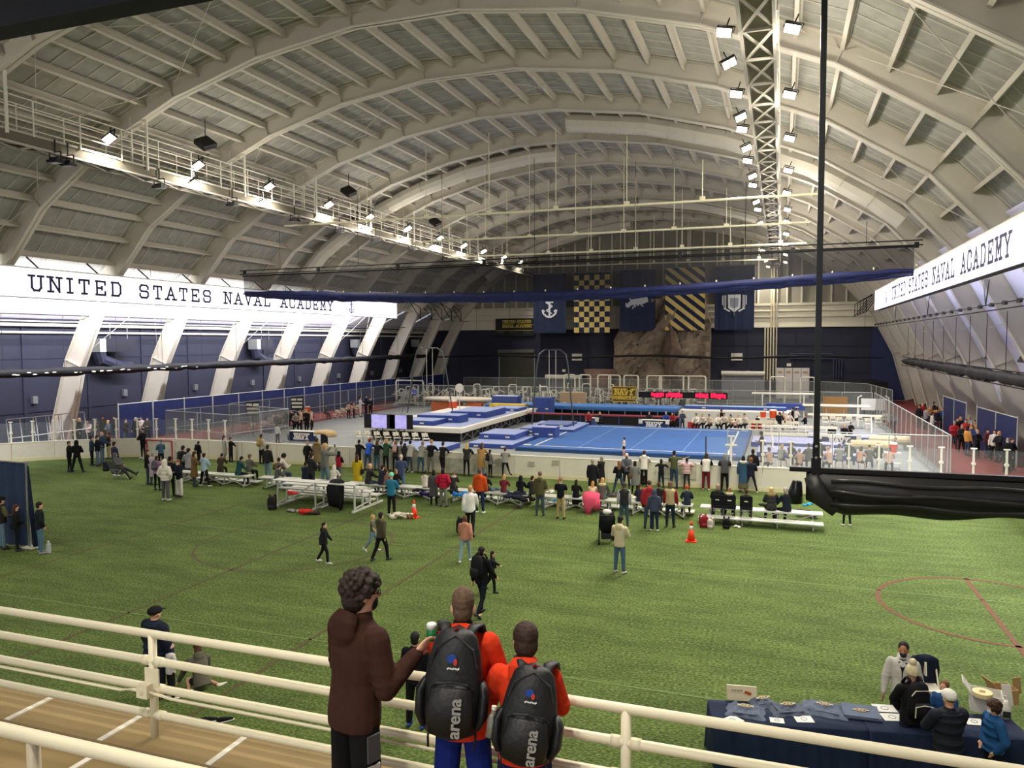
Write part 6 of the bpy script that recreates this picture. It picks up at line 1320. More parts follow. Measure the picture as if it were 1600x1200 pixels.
for px, fy, hy, top, bot, lab in ((545, 654, 628, ('singlet', '#c7a08a'), ('pants', BK), 'leftmost gymnast in singlet beside the podium'), (553, 653, 627, ('singlet', '#c9a690'), ('pants', BK), 'second gymnast in singlet beside the podium'), (563, 651, 620, ('shirt', '#e0ded8'), ('pants', WH), 'gymnast all in white beside the dark suits'), (572, 650, 616, ('jacket', '#1b2136'), ('pants', NV), 'tall person in a navy suit beside the podium'), (579, 651, 622, ('jacket', K), ('pants', BK), 'person in black behind the navy suit'),
    (1066, 673, 642, ('jacket', '#3a3f4a'), ('pants', DG), 'person in grey standing right of the NAVY table'), (1127, 672, 640, ('jacket', '#1c1c1f'), ('pants', '#6c6a66'), 'person in black top and grey trousers in the team row'), (1238, 668, 637, ('jacket', K), ('pants', BK), 'person in black standing among the gymnasts left of the pole'), (1244, 669, 638, ('shirt', '#dcd9d2'), ('pants', BK), 'person in white shirt beside the black-clad one left of the pole'),
    (1218, 680, 645, ('jacket', K), ('pants', WH), 'gymnast in black jacket and white trousers on the right mats'), (1258, 678, 648, ('jacket', K), ('pants', WH), 'gymnast with black jacket and white trousers near the pole'), (1329, 690, 660, ('jacket', '#16161a'), ('pants', BK), 'person in black crouching over the right mats'), (1396, 679, 654, ('jacket', '#1a1a1d'), ('pants', BK), 'person in black standing by the right fence'), (1350, 652, 632, ('jacket', '#20263c'), ('pants', NV), 'masked person in navy behind the white beams'),
    (1398, 706, 678, ('tee', '#b9b6b0'), ('pants', JD), 'person in a pale grey shirt bending by the tan roll'), (1149, 677, 655, ('singlet', '#c7a08a'), ('shorts', K), 'gymnast with bare arms standing in the team row'), (1183, 672, 650, ('jacket', '#222226'), ('pants', BK), 'person in black beside the red box')):
    far(px, fy, hy, 'crossed' if px % 3 == 0 else 'front', (px*37) % 360, top, bot, ('short', (K, BR, DB)[px % 3]), lab)
rnd = random.Random(90)
def crowd(spots, pose, tops, bots, lab0, grp, yaw=(0, 360), h=(.92, 1.04), z=0, seat=False):
    order = sorted(spots)
    for i, (px, py) in enumerate(spots):
        lab = nth(1+order.index((px, py)))+' from the left: '+lab0
        P = G(px, py); person((P.x, P.y, z), rnd.uniform(*h), pose[i % len(pose)], rnd.uniform(*yaw), tops[i % len(tops)], bots[i % len(bots)], (('short', 'bob', 'crop', 'short')[i % 4], (K, BR, DB, BL, GY)[(i*3) % 5]), lab, group=grp)
dk = [('jacket', K), ('jacket', '#272a33'), ('hood', '#1b1c22'), ('jacket', '#3a3430'), ('tee', '#8b8880'), ('jacket', '#1d2540')]
tm = [('jacket', '#d6d2c6'), ('jacket', '#1a1a1d'), ('singlet', '#c9a690'), ('tee', '#cfcac0'), ('jacket', '#26262b')]
crowd([(1207, 670), (1217, 671), (1224, 669), (1231, 671)], ['sit', 'sit2'], tm, [('shorts', K), ('pants', WH)], 'gymnast seated left of the pole', 'gymnasts seated left of the pole', (120, 240))
crowd([(1088+11*i, 673+.3*i) for i in range(8)], ['sit', 'sit2', 'sitphone'], [('jacket', '#d6cfba'), ('tee', '#cfc7b0'), ('jacket', '#c9b79c')], [('pants', BK)], 'cream-topped team member behind the floor mat', 'team members seated behind the floor mat', (150, 210))
crowd([(1203+15.5*i, 738-(i % 3)*5) for i in range(13)], ['sit', 'sit2', 'sitphone', 'sitside'], [('singlet', '#c9a690'), ('tee', '#8c8984'), ('hood', '#3c3a3c'), ('singlet', '#b98f78'), ('jacket', '#4d4a48'), ('jacket', K)], [('pants', DG), ('shorts', K)], 'gymnast seated behind the right glass panes', 'gymnasts seated behind the right glass', (-40, 40))
crowd([(432, 672), (440, 673), (447, 669), (455, 666), (463, 672), (469, 668), (476, 665), (484, 668), (450, 664), (508, 653)], ['sit', 'sit2', 'sitphone'], dk, [('pants', BK)], 'person seated around the left scoring table', 'people seated around the left scoring table', (100, 260))
crowd([(471, 676), (479, 675), (487, 675)], ['stand', 'crossed'], [('singlet', '#c2a48e'), ('jacket', K)], [('pants', BK)], 'person standing behind the left scoring table', 'people standing behind the left scoring table', (90, 200))
crowd([(1300, 692), (1318, 692)], ['sit'], [('jacket', K)], [('pants', BK)], 'judge in black seated behind the right scoring table', 'judges at the right scoring table', (150, 200))
crowd([(920, 668), (938, 667), (1014, 668), (1040, 668), (1050, 668)], ['sit'], [('jacket', '#8c2a30'), ('jacket', '#20242e'), ('jacket', '#2a2a2e'), ('jacket', '#2c4a8c')], [('pants', BK)], 'judge seated at a draped table behind the floor mat', 'judges behind the floor mat', (150, 210))
crowd([(118, 697), (125, 693), (138, 694), (150, 694), (162, 690), (180, 689), (170, 694), (197, 693), (213, 692), (222, 688), (231, 690)], ['stand', 'front', 'crossed', 'stand2'], [('jacket', '#2b2326'), ('jacket', K), ('jacket', '#c9b8b0'), ('hood', '#35322c'), ('jacket', '#3d3a30'), ('hood', '#26262a'), ('jacket', '#4c5660')], [('pants', BK), ('jeans', JD)], 'spectator behind the left glass panes', 'spectators behind the left glass', (150, 300))
crowd([(1436, 668), (1441, 663), (1446, 672), (1452, 666), (1459, 662), (1462, 675), (1470, 672), (1474, 666), (1482, 668), (1456, 680), (1495, 695), (1500, 690), (1508, 698), (1514, 692), (1522, 700), (1528, 695), (1534, 702), (1518, 708), (1502, 706), (1542, 716), (1553, 720), (1560, 722), (1580, 735), (1490, 702), (1547, 708), (1511, 712), (1526, 716)], ['stand', 'front', 'crossed', 'phone', 'stand2'], [('jacket', K), ('jacket', '#a82c30'), ('jacket', '#8d8a90'), ('jacket', '#c08a4a'), ('jacket', '#1e1f24'), ('puffer', '#26262c'), ('jacket', '#2a3f7a'), ('hood', '#25252a'), ('jacket', '#5c3038'), ('jacket', '#c7c4bc'), ('coat', '#1b1b1e')], [('pants', BK), ('jeans', JD)], 'spectator standing on the red walkway', 'spectators on the red walkway', (120, 330))
P = G(1463, 670); person((P.x, P.y), 1.0, 'stand', 20, ('jacket', '#b98238'), ('pants', BK), ('bob', K), 'spectator in an ochre yellow jacket on the red walkway')
P = G(1580, 742); person((P.x, P.y+.8), 1.02, 'stand', 150, ('jacket', '#17171a'), ('pants', BK), ('short', '#8d887f'), 'person in a black coat nearest on the red walkway, at the right edge', extra=mask('#dadada'))
# ---------------------------------------------------------------- benches and the tall bleacher
def bench(label, x0, x1, Y=30.4, near=False):
    t = thing('bench', label, 'bench', ((x0+x1)/2, Y, 0)); L = x1-x0
    for y, z in ((0, .52), (.3, .52)): MB().box((0, y-.15, z), (L, .27, .05)).build('seat_plank', M_ALU, t)
    fy, fz = (-.62, .27) if near else (.62, .14)
    for q in (0, .28): MB().box((0, fy-.14+q, fz), (L, .25, .04)).build('foot_plank', M_ALU, t)
    n = 4
    for k in range(n):
        x = -L/2+.35+(L-.7)*k/(n-1); MB().bar((x, 0, .5), (x, -.3 if near else -.1, .02), .05, .05).bar((x, .25, .5), (x, .3, .02), .05, .05).bar((x, -.75 if near else -.2, .05), (x, .75, .05), .05, .05).bar((x, fy, fz-.03), (x, fy, .04), .05, .05).build('leg_frame', M_ALU, t)
        MB().ell((x, -.35, .05), (.03, .05, .05), 8, 5).build('wheel', M_BLACK, t)
    for k in range(n-1):
        x, u = -L/2+.35+(L-.7)*k/(n-1), -L/2+.35+(L-.7)*(k+1)/(n-1); MB().bar((x, -.12, .06), (u, -.12, .45), .04, .04).bar((x, -.12, .45), (u, -.12, .06), .04, .04).build('cross_brace', M_ALU, t)
    return t
bench('low aluminium bench at the far left end of the row', -28.6, -24.2); bench('low aluminium bench left of the yellow coat', -23.6, -19.2); bench('low aluminium bench behind the tall bleacher\'s right end', -18.8, -14.2); bench('low aluminium bench holding the blue coats, left of the orange sweater', -13.8, -10.0)
bench('low aluminium bench under the black coats and the olive hoodie', -9.6, -6.2); bench('low aluminium bench behind the black vest and hooded child', -5.9, -3.2); bench('low aluminium bench with stadium seats, rightmost of the row', -2.9, 1.55, near=True)
t = thing('bleacher', 'tall four-row aluminium bleacher seen from behind, bags underneath', 'bleacher', (-18.35, 27.0, 0)); L = 3.95
ROWS = [(.1, 1.16), (.72, .9), (1.34, .64), (1.96, .38)]
for i, (y, z) in enumerate(ROWS):
    for q in (0, .27): MB().box((.0, y+q-.13, z), (L, .24, .045)).build('seat_plank', M_ALU, t)
    if i: MB().box((0, y-.42, z-.12), (L, .26, .04)).build('foot_plank', M_ALU, t)
for k in range(3):
    x = -L/2+.1+(L-.2)*k/2
    for y, z in ROWS: MB().box((x, y, z/2), (.06, .06, z)).build('upright', M_ALU, t)
    MB().bar((x, -.1, .04), (x, 2.4, .04), .08, .08).build('base_rail', M_ALU, t); MB().bar((x, .1, .15), (x, 1.96, .3), .05, .05).bar((x, .1, 1.05), (x, 1.34, .1), .05, .05).build('side_brace', M_ALU, t)
for a, c in (((-L/2+.3, .05, .1), (-.1, .05, 1.05)), ((.3, .05, .1), (L/2-.1, .05, .75))): MB().bar(a, c, .06, .06).build('back_brace', M_ALU, t)
# ---------------------------------------------------------------- things on the turf
def cone(p, label, c2='#e8e2d8'):
    t = thing('traffic_cone', label, 'cone', p); O = mat('#e8401c', .5)
    MB().box((0, 0, .02), (.36, .36, .04)).build('cone_base', mat('#d33a1a', .5), t); MB().loft([((0, 0, .04), .135, .135), ((0, 0, .42), .075, .075)], 14).build('cone_lower', O, t, True)
    MB().loft([((0, 0, .42), .076, .076), ((0, 0, .56), .052, .052)], 14).build('white_band', mat(c2, .4), t, True); MB().loft([((0, 0, .56), .052, .052), ((0, 0, .72), .026, .026)], 14).build('cone_tip', O, t, True)
cone(G(647, 809), 'orange traffic cone beside a white heap of clothes, left of two'); cone(G(1080, 846), 'orange traffic cone by the right bench, right of two')
def heap(label, p, s, c, name='garment_heap', cat='clothes', sd=1, c2=None, flat=.6):
    t = thing(name, label, cat, p); r = random.Random(sd); b = MB()
    for k in range(7): b.ell((r.uniform(-.5, .5)*s, r.uniform(-.3, .3)*s, r.uniform(.1, .45)*s*flat), (r.uniform(.2, .42)*s, r.uniform(.18, .3)*s, r.uniform(.15, .3)*s*flat), 8, 6, Matrix.Rotation(r.uniform(0, 3), 3, 'Z'))
    b.build('cloth', cm(c), t, True)
    if c2: MB().loft([((-.4*s, -.2*s, .2*s), .1*s, .05*s), ((0, -.3*s, .42*s*flat+.05), .16*s, .06*s), ((.45*s, -.1*s, .15*s), .12*s, .05*s)], 8).build('cloth_fold', cm(c2), t, True)
    return t
def bagp(label, p, c, s=1.0, rz=0.0, tilt=.25, c2=None):
    M = Matrix.Translation(Vector(p)+Vector((0, 0, .22*s))) @ Matrix.Rotation(rz, 4, 'Z') @ Matrix.Rotation(tilt, 4, 'X'); return backpack(M, label, c, s, c2)
heap('white heap of clothes on the turf beside the cone', G(623, 810), .55, '#cfc6b4', sd=2, c2='#e2dccf'); P = G(641, 811)
t = thing('boots', 'pair of tan boots with cream cuffs beside the cone', 'boots', P)
for s in (-1, 1): MB().loft([((s*.09, .1, .03), .05, .03), ((s*.09, -.02, .05), .05, .05), ((s*.09, -.05, .14), .045, .045), ((s*.09, -.05, .2), .065, .065)], 8).build('boot', mat('#8a5a3c', .7), t, True); MB().ell((s*.09, -.05, .22), (.075, .075, .04), 8, 5).build('cuff', mat('#d8cdb8', .9), t, True)
bagp('black backpack under the left end of the tall bleacher', G(425, 796), '#24201f', 1.25, .5); heap('red jacket dropped under the tall bleacher', G(478, 803), .5, '#c0332c', sd=5); heap('dark brown bag beside the red jacket', G(491, 804), .4, '#3a322e', 'kit_bag', 'bag', 6)
heap('grey-white bag lying under the tall bleacher', G(460, 800), .42, '#8d8b84', 'kit_bag', 'bag', 7); heap('small red bag on the tall bleacher\'s lower row', G(458, 772, .7), .35, '#b5302a', 'kit_bag', 'bag', 8)
t = thing('draped_coat', 'black coat hung over the top of the tall bleacher', 'coat', AY(526, 768, 27.05)); b = MB(); b.loft([((0, -.1, -.62), .34, .06), ((.05, -.16, -.3), .4, .1), ((0, -.1, .22), .42, .14), ((-.05, .12, .4), .34, .12), ((-.05, .3, .35), .25, .08)], 12, X_); b.build('coat_cloth', cm('#17171a'), t, True); MB().loft([((.22, -.14, .1), .09, .08), ((.27, -.2, -.3), .08, .07), ((.28, -.18, -.72), .06, .06)], 8).build('sleeve', cm('#17171a'), t, True)
bagp('small black bag on the turf near the curved boards', G(166, 736), '#1d1f26', 1.1, .2, .1); heap('grey heap of clothes by the boards', G(162, 724), .5, '#5c625f', sd=9)
bagp('black and grey bag beside the red-lidded stroller end, far left bench', G(292, 742), '#26262b', .9); heap('dark heap of coats at the left end of the benches', G(330, 752), .6, '#2a2824', sd=11)
for px, py, z, s, c, l, sd in ((652, 768, .55, .45, '#23242b', 'dark coat folded on the bench beside the white sweater', 12), (664, 775, .3, .5, '#33255c', 'purple jacket hanging on the bench', 13), (718, 776, .35, .6, '#2470b4', 'bright blue coat hanging over the bench', 14), (708, 770, .45, .45, '#1d1f25', 'black coat beside the bright blue coat', 15), (770, 766, .55, .45, '#4d6470', 'grey-blue jeans jacket on the bench right of the orange sweater', 16), (806, 778, .4, .7, '#1f2432', 'heap of navy coats over the bench', 17), (822, 783, .3, .6, '#19191c', 'black coat under the heap of navy coats', 18),
    (860, 770, .55, .35, '#cfc4c6', 'pale pink bundle on the bench behind the black polo', 19), (863, 785, .1, .4, '#2d6f9e', 'blue bag under the bench behind the black polo', 20), (957, 775, .5, .45, '#4b4643', 'dark bundle on the bench by the stroller', 21), (1196, 792, .55, .35, '#2c2e2d', 'dark bag on the right bench beside the grey puffer', 22), (1262, 790, .55, .3, '#2f9ac0', 'light blue bundle at the right bench end', 23), (1260, 806, .05, .6, '#1c1d21', 'black bags under the right bench end', 24)): heap(l, G(px, py, z), s, c, sd=sd)
t = thing('pink_coat', 'bright pink coat hung over the bench back', 'coat', AY(924, 776, 30.0)); b = MB(); b.loft([((-.1, -.1, -.75), .12, .05), ((-.12, -.12, -.45), .16, .07), ((0, -.12, -.1), .36, .09), ((0, .05, .12), .36, .1), ((0, .25, .08), .28, .06)], 12, X_); b.loft([((.26, -.12, -.5), .14, .05), ((.2, -.13, -.1), .2, .07)], 10, X_); b.build('coat_cloth', cm('#d4506c'), t, True)
bagp('red and black backpack by the right bench', G(1100, 824), '#8c2230', 1.0, .4); bagp('white bag leaning beside the red backpack', G(1110, 826), '#cbbfb4', .8, -.2); bagp('black bag on the turf under the stadium seats', G(1135, 826), '#1d1c20', .9, .1, .5); heap('small white cloth on the turf under the right bench', G(1151, 824), .22, '#d8d4c6', sd=25); bagp('small dark bag at the foot of the boards', G(1007, 757), '#2a2320', 1.0, 0, 0); bagp('small dark bag beside the maroon trousers', G(1110, 761), '#2c2724', .8, 0, .4)
for px, hy, l in ((1121, 757, 'black stadium seat on the right bench, left of three'), (1140, 762, 'black stadium seat on the right bench, middle of three'), (1166, 765, 'black stadium seat on the right bench, right of three')):
    p = AY(px, 786, 30.1); t = thing('stadium_seat', l, 'seat', (p.x, 30.3, .55)); MB().box((0, -.28, .32), (.46, .06, .42)).build('seat_back', cm('#15161a'), t); MB().box((0, -.05, .04), (.46, .44, .06)).build('seat_base', cm('#15161a'), t); MB().box((0, -.315, .34), (.14, .01, .04)).build('seat_tag', M_WHITE, t)
    for s in (-1, 1): MB().bar((s*.18, -.28, .1), (s*.2, -.32, -.45), .05, .03).build('strap', M_BLACK, t)
# red framed goal, camp chair, trays, drape, bottle, shoes
p = G(246, 716); t = thing('street_goal', 'small red framed goal by the curved boards', 'goal', (p.x, 35.4, 0)); RD = mat('#a02a3a', .5); w_ = 1.9
for x in (0, w_): MB().tube([(x, 0, 0), (x, 0, 1.22)], .045, 7).build('goal_post', RD, t); MB().tube([(x, 0, 1.22), (x, .6, .05), (x, 0, .05)], .03, 6).build('side_frame', M_WHITE, t)
MB().tube([(0, 0, 1.22), (w_, 0, 1.22)], .045, 7).build('crossbar', RD, t); MB().bar((0, .35, .6), (w_, .35, .6), .02, 1.15).build('net', mat('#d5d3cc', .9, alpha=.35), t)
p = G(188, 748); t = thing('camp_chair', 'low grey camp chair holding the reclining person', 'chair', p, rad(-80)); MB().box((0, .02, .3), (.5, .46, .04)).build('seat_sling', cm('#4a4a4c'), t); MB().bar((0, -.22, .32), (0, -.45, .8), .5, .03, (1, 0, 0)).build('back_sling', cm('#4a4a4c'), t)
for s in (-1, 1): MB().bar((s*.25, -.25, .0), (s*.25, .25, .5), .025, .025).bar((s*.25, .25, 0), (s*.25, -.25, .5), .025, .025).bar((s*.27, -.3, .5), (s*.27, .25, .5), .05, .03).build('chair_frame', M_STEEL, t)
person((p.x+.02, p.y, 0), .98, 'recline', -80, ('hood', '#4b4b4b'), ('pants', '#2b2b2d'), None, 'person in a grey hood reclining in the camp chair, legs stretched out', hat=('hoodup', '#4f4f50'))
for px, py, l in ((983, 778, 'white tray of food on the bench by the black vest'), (672, 760, 'white paper bag on the bench beside the white sweater')):
    p = G(px, py, .56); t = thing('food_tray', l, 'tray', p); MB().box((0, 0, .03), (.5, .3, .06)).build('tray_body', M_WHITE, t); MB().ell((.1, 0, .09), (.08, .08, .06), 8, 6).ell((-.12, .02, .09), (.07, .07, .06), 8, 6).build('food', mat('#c9b78f', .8), t)
a, c = G(34, 862), G(-60, 862); t = thing('drape_divider', 'navy pipe and drape divider at the left edge', 'drape', (a.x-.35, a.y+.5, 0)); zt = hgt(35, 862, 727)[1]; vs = []; fs = []; n = 40
for k in range(n+1): x = -5*k/n; y = .06*math.sin(k*1.7)+.03*math.sin(k*.6); vs += [(x, y, .03), (x, y, zt)]
for k in range(n): fs.append((2*k, 2*k+1, 2*k+3, 2*k+2))
MB().add(vs, fs).build('drape_cloth', mat('#27344f', .8, noise=.12, scale=5, stretch=(4, 1, .2)), t, True); MB().box((.1, 0, zt/2), (.07, .07, zt)).build('upright_post', M_STEEL, t); MB().loft([((.14, 0, zt-.1), .03, .02), ((.25, 0, 1.2), .12, .03), ((.38, 0, .05), .16, .03)], 8).build('drape_return', cm('#1b2438'), t)
MB().tube([(-5, 0, zt), (.1, 0, zt)], .03, 6).build('top_rail', M_STEEL, t); MB().box((.15, 0, .015), (.5, .4, .03)).build('base_plate', M_WHITE, t)
p = G(76, 864); t = thing('water_bottle', 'clear plastic water bottle on the turf beside the lone person in black', 'bottle', p); MB().loft([((0, 0, 0), .08, .08), ((0, 0, .3), .08, .08), ((0, 0, .36), .03, .03)], 10).build('bottle_body', mat('#c9d2d2', .1, alpha=.6), t); MB().loft([((0, 0, .36), .035, .035), ((0, 0, .41), .035, .035)], 8).build('bottle_cap', M_WHITE, t)
for px, rz, l in ((327, -.9, 'black and white trainer lying on the turf, left of the pair'), (351, -.7, 'black and white trainer lying on the turf, right of the pair')):
    p = G(px, 1128); t = thing('trainer', l, 'shoe', p, rz); MB().loft([((0, -.15, .015), .03, .014), ((0, -.1, .016), .045, .015), ((0, .08, .016), .05, .015), ((0, .17, .016), .03, .012)], 10, X_).build('sole', M_WHITE, t, True); MB().loft([((0, -.14, .05), .03, .04), ((0, -.08, .06), .04, .05), ((0, .05, .05), .045, .035), ((0, .15, .035), .03, .018)], 10, X_).build('upper', cm('#16171c'), t, True)
P = G(722, 835); bagp('black backpack carried low by the young person in white', P+Vector((0, -.1, .1)), '#1a1b1e', 1.15, .3, .1)
# stroller
p = G(948, 848); t = thing('stroller', 'black stroller in front of the person in the cream hoodie', 'stroller', p, rad(15))
for x, y, r in ((-.25, .35, .12), (.25, .35, .12), (-.28, -.3, .15), (.28, -.3, .15)):
    MB().loft([((x-.03, y, r), r, r), ((x+.03, y, r), r, r)], 14, (0, 1, 0)).build('wheel', M_BLACK, t, True); MB().loft([((x-.035, y, r), r*.55, r*.55), ((x+.035, y, r), r*.55, r*.55)], 10, (0, 1, 0)).build('hub', M_STEEL, t)
for s in (-1, 1): MB().tube([(s*.25, .35, .14), (s*.26, 0, .55), (s*.26, -.3, .95), (s*.24, -.45, 1.05)], .02, 6).tube([(s*.28, -.3, .15), (s*.26, .05, .6)], .02, 6).build('frame_tube', M_BLACK, t)
MB().tube([(-.24, -.45, 1.05), (.24, -.45, 1.05)], .025, 6).build('push_bar', M_BLACK, t); MB().loft([((0, .2, .45), .22, .16), ((0, 0, .5), .25, .2), ((0, -.12, .75), .24, .14), ((0, -.2, .98), .22, .08)], 12).build('seat_shell', cm('#17181b'), t, True)
MB().loft([((-.25, -.02, .86), .22, .26), ((.25, -.02, .86), .22, .26)], 14, (0, 1, 0)).build('canopy', cm('#1d1e22'), t, True); MB().ell((0, -.15, 1.12), (.16, .14, .1), 9, 6).build('white_blanket', cm('#d5d0c6'), t, True); MB().box((0, -.1, .28), (.4, .4, .16)).build('basket', cm('#26272b'), t)

# ---------------------------------------------------------------- merchandise table
def tb(px, py, z=.765): return G(px, py, z)
MT = Matrix.Rotation(rad(TYAW), 3, 'Z'); L1 = 2.42
for i, l in ((0, 'navy cloth over the left half of the shirt table'), (1, 'navy cloth over the right half of the shirt table')):
    c = TA+TD*(L1*(i+.5)+.02*i)
    t = thing('folding_table', ('left' if i == 0 else 'right')+' folding table hidden under the navy cloth', 'table', c, rad(TYAW)); MB().box((0, 0, .72), (L1-.05, .72, .04)).build('table_top', M_WHITE, t)
    for sx in (-1, 1):
        for sy in (-1, 1): MB().tube([(sx*1.05, sy*.3, 0), (sx*1.05, sy*.3, .7)], .02, 6).build('table_leg', M_STEEL, t)
    t = thing('tablecloth', l, 'tablecloth', c, rad(TYAW)); rnd = random.Random(40+i); vs = []; fs = []; n = 96; per = 2*(L1+.78)
    def edge(s):
        s = s % per; a, b2 = L1/2, .39
        if s < L1: return (-a+s, -b2, 0, -1)
        s -= L1
        if s < .78: return (a, -b2+s, 1, 0)
        s -= .78
        if s < L1: return (a-s, b2, 0, 1)
        return (-a, b2-(s-L1), -1, 0)
    for k in range(n):
        x, y, nx_, ny_ = edge(per*k/n); f_ = .025*math.sin(k*1.9+i)+.02*math.sin(k*.83+2*i); vs += [(x, y, .765), (x+nx_*.012, y+ny_*.012, .74), (x+nx_*(.03+f_*.6), y+ny_*(.03+f_*.6), .4), (x+nx_*(.05+f_), y+ny_*(.05+f_), .03)]
    for k in range(n):
        j = (k+1) % n
        for q in range(3): fs.append((4*k+q, 4*j+q, 4*j+q+1, 4*k+q+1))
    fs.append(tuple(4*k for k in range(n))); MB().add(vs, fs).build('cloth', mat('#16233f', .8, noise=.1, scale=3), t, True)
def shirt(px, py, rz, label, c='#5c6578', messy=0, sz=1.0):
    t = thing('folded_shirt', label, 'shirt', tb(px, py), rad(TYAW+rz)); r = random.Random(int(px)); m = cm(c, 1)
    for k in range(3): MB().box((r.uniform(-.02, .02), r.uniform(-.02, .02), .012+.022*k), (.42*sz, .34*sz, .018), rz=r.uniform(-.08, .08)).build('fold_layer', m, t)
    if messy:
        from mathutils import noise as N
        nx, ny = 26, 20; vs = []; fs = []; sx, sy = .62*sz, .46*sz
        for j in range(ny+1):
            for i in range(nx+1):
                u, v = i/nx-.5, j/ny-.5; e = min(1, 5*min(.5-abs(u), .5-abs(v))); q = N.noise(Vector((u*5+px, v*4, 3)))
                vs.append((u*sx*(1+.12*N.noise(Vector((v*4, px, 1)))), v*sy*(1+.15*N.noise(Vector((u*4, px, 7)))), .006+e*(.055+.05*q+.045*abs(N.noise(Vector((u*8+2*v, v*7, px))))+(.1 if sz < 1 else .02)*max(0, v))))
        for j in range(ny):
            for i in range(nx): w_ = j*(nx+1)+i; fs.append((w_, w_+1, w_+nx+2, w_+nx+1))
        MB().add(vs, fs).build('crumpled_cloth', m, t, True)
    z = .075+(.045 if messy else 0); GD = mat('#cbb98a', .7); b = MB(); rg = [(.085*math.cos(a), .05*math.sin(a), z) for a in [2*PI*k/14 for k in range(15)]]; b.tube(rg, .009, 4); b.bar((-.13, 0, z), (-.085, 0, z), .03, .006); b.bar((.085, 0, z), (.13, 0, z), .03, .006); b.bar((-.03, -.03, z), (-.03, .03, z), .012, .008); b.bar((.03, -.03, z), (.03, .03, z), .012, .008); b.bar((-.03, .03, z), (.03, -.03, z), .012, .008); b.build('gold_crest', GD, t)
shirt(1165, 1113, -12, 'folded slate shirt with gold crest at the left end of the table', messy=1); shirt(1192, 1100, 25, 'crumpled slate shirt standing up behind the first folded shirt', messy=1, sz=.7); shirt(1231, 1110, 12, 'crumpled dark slate shirt with gold crest, second along the table', '#515968', 1)
shirt(1288, 1110, -14, 'slate shirt with gold crest on a spread pile, third along the table', messy=1, sz=1.15); shirt(1345, 1116, -6, 'flat folded slate shirt with gold crest, middle of the table', '#5f697e', 0, 1.35)
for px, py, rz, l, s in ((1144, 1126, 40, 'white sheet with a printed seal at the left table corner', .24), (1214, 1126, -5, 'small white price card beside the first shirt', .17), (1256, 1124, 5, 'white sheet with a printed seal in front of the third shirt', .22), (1382, 1107, 0, 'white sheet with a printed crest right of the flat shirt, far one', .27), (1394, 1121, 3, 'white sheet with a printed crest right of the flat shirt, near one', .25), (1522, 1128, 0, 'white sheet on the table in front of the white carton', .22), (1452, 1106, 10, 'white cards between the pom-pom hat and the blue jacket', .16)):
    t = thing('paper_sheet', l, 'paper', tb(px, py, .77), rad(TYAW+rz)); MB().box((0, 0, .004), (s*1.3, s, .006)).build('sheet', mat('#d9d8d2', .7), t); MB().tube([(s*.22*math.cos(2*PI*k/10), s*.22*math.sin(2*PI*k/10), .009) for k in range(11)], .006, 4).build('printed_seal', mat('#8a8f9c', .8), t)
def carton(px, py, d, rz, label, c, flaps=True):
    t = thing('cardboard_box', label, 'box', tb(px, py, .77), rad(TYAW+rz)); m = mat(c, .75, noise=.04, scale=8); x, y, z = d
    for cc, ss in (((0, -y/2, z/2), (x, .012, z)), ((0, y/2, z/2), (x, .012, z)), ((-x/2, 0, z/2), (.012, y, z)), ((x/2, 0, z/2), (.012, y, z))): MB().box(cc, ss).build('box_side', m, t)
    MB().box((0, 0, .01), (x, y, .02)).build('box_bottom', m, t)
    if flaps: MB().bar((-x/2, 0, z), (-x/2-.12, 0, z+.16), y, .012, (1, 0, 1)).build('flap', m, t); MB().bar((x/2, 0, z), (x/2+.14, 0, z+.02), y, .012, (1, 0, 1)).build('flap', m, t)
    return t
carton(1540, 1108, (.46, .36, .3), -20, 'open white carton at the right end of the shirt table', '#cfcbc2'); carton(1566, 1096, (.36, .3, .26), 10, 'brown carton behind the white jug', '#a98a5c'); p = tb(1536, 1092, 1.05)
t = thing('paper_roll', 'cream roll lying on the open white carton', 'roll', (p.x, p.y+.06, 1.08)); MB().loft([((0, 0, 0), .15, .15), ((0, 0, .07), .15, .15)], 18).build('roll_body', mat('#d9c796', .7), t); MB().loft([((0, 0, .07), .05, .05), ((0, 0, .075), .05, .05)], 12).build('roll_core', mat('#8f7a4c', .7), t)
p = tb(1571, 1122); t = thing('sanitizer_jug', 'white pump jug at the right end of the shirt table', 'jug', p); MB().loft([((0, 0, 0), .085, .07), ((0, 0, .2), .085, .07), ((0, 0, .26), .04, .04), ((0, 0, .3), .03, .03)], 14).build('jug_body', mat('#d8d5cc', .3), t, True); MB().box((-.0, -.072, .09), (.11, .01, .1)).build('jug_label', mat('#27302c', .6), t); MB().tube([(0, 0, .3), (0, 0, .37), (-.06, 0, .37)], .012, 6).build('pump', M_WHITE, t)
p = tb(1158, 1098); t = thing('notice_box', 'pale sign box with an orange mark at the back of the table, left end', 'box', p+Vector((0, .12, 0)), rad(TYAW-4)); MB().box((0, 0, .12), (.5, .1, .24), M=Matrix.Rotation(-.3, 3, 'X')).build('box_face', mat('#c8bfa2', .7), t); MB().box((.1, -.055, .15), (.11, .01, .05), M=Matrix.Rotation(.3, 3, 'Y')).build('orange_mark', mat('#b5582c', .7), t)
for k in range(4): MB().bar((-.18+.05*k, -.07, .18), (-.14+.05*k, -.07, .2), .01, .008).build('handwriting', mat('#3a3a38', .7), t)
p = G(1462, 1150)+TN*.25; t = thing('folding_chair', 'cream folding chair with a navy jacket behind the shirt table', 'chair', (p.x+.05, p.y+.75, 0), rad(185))
for ch in list(CH0.children): o = ch.copy(); COL.objects.link(o); o.parent = t
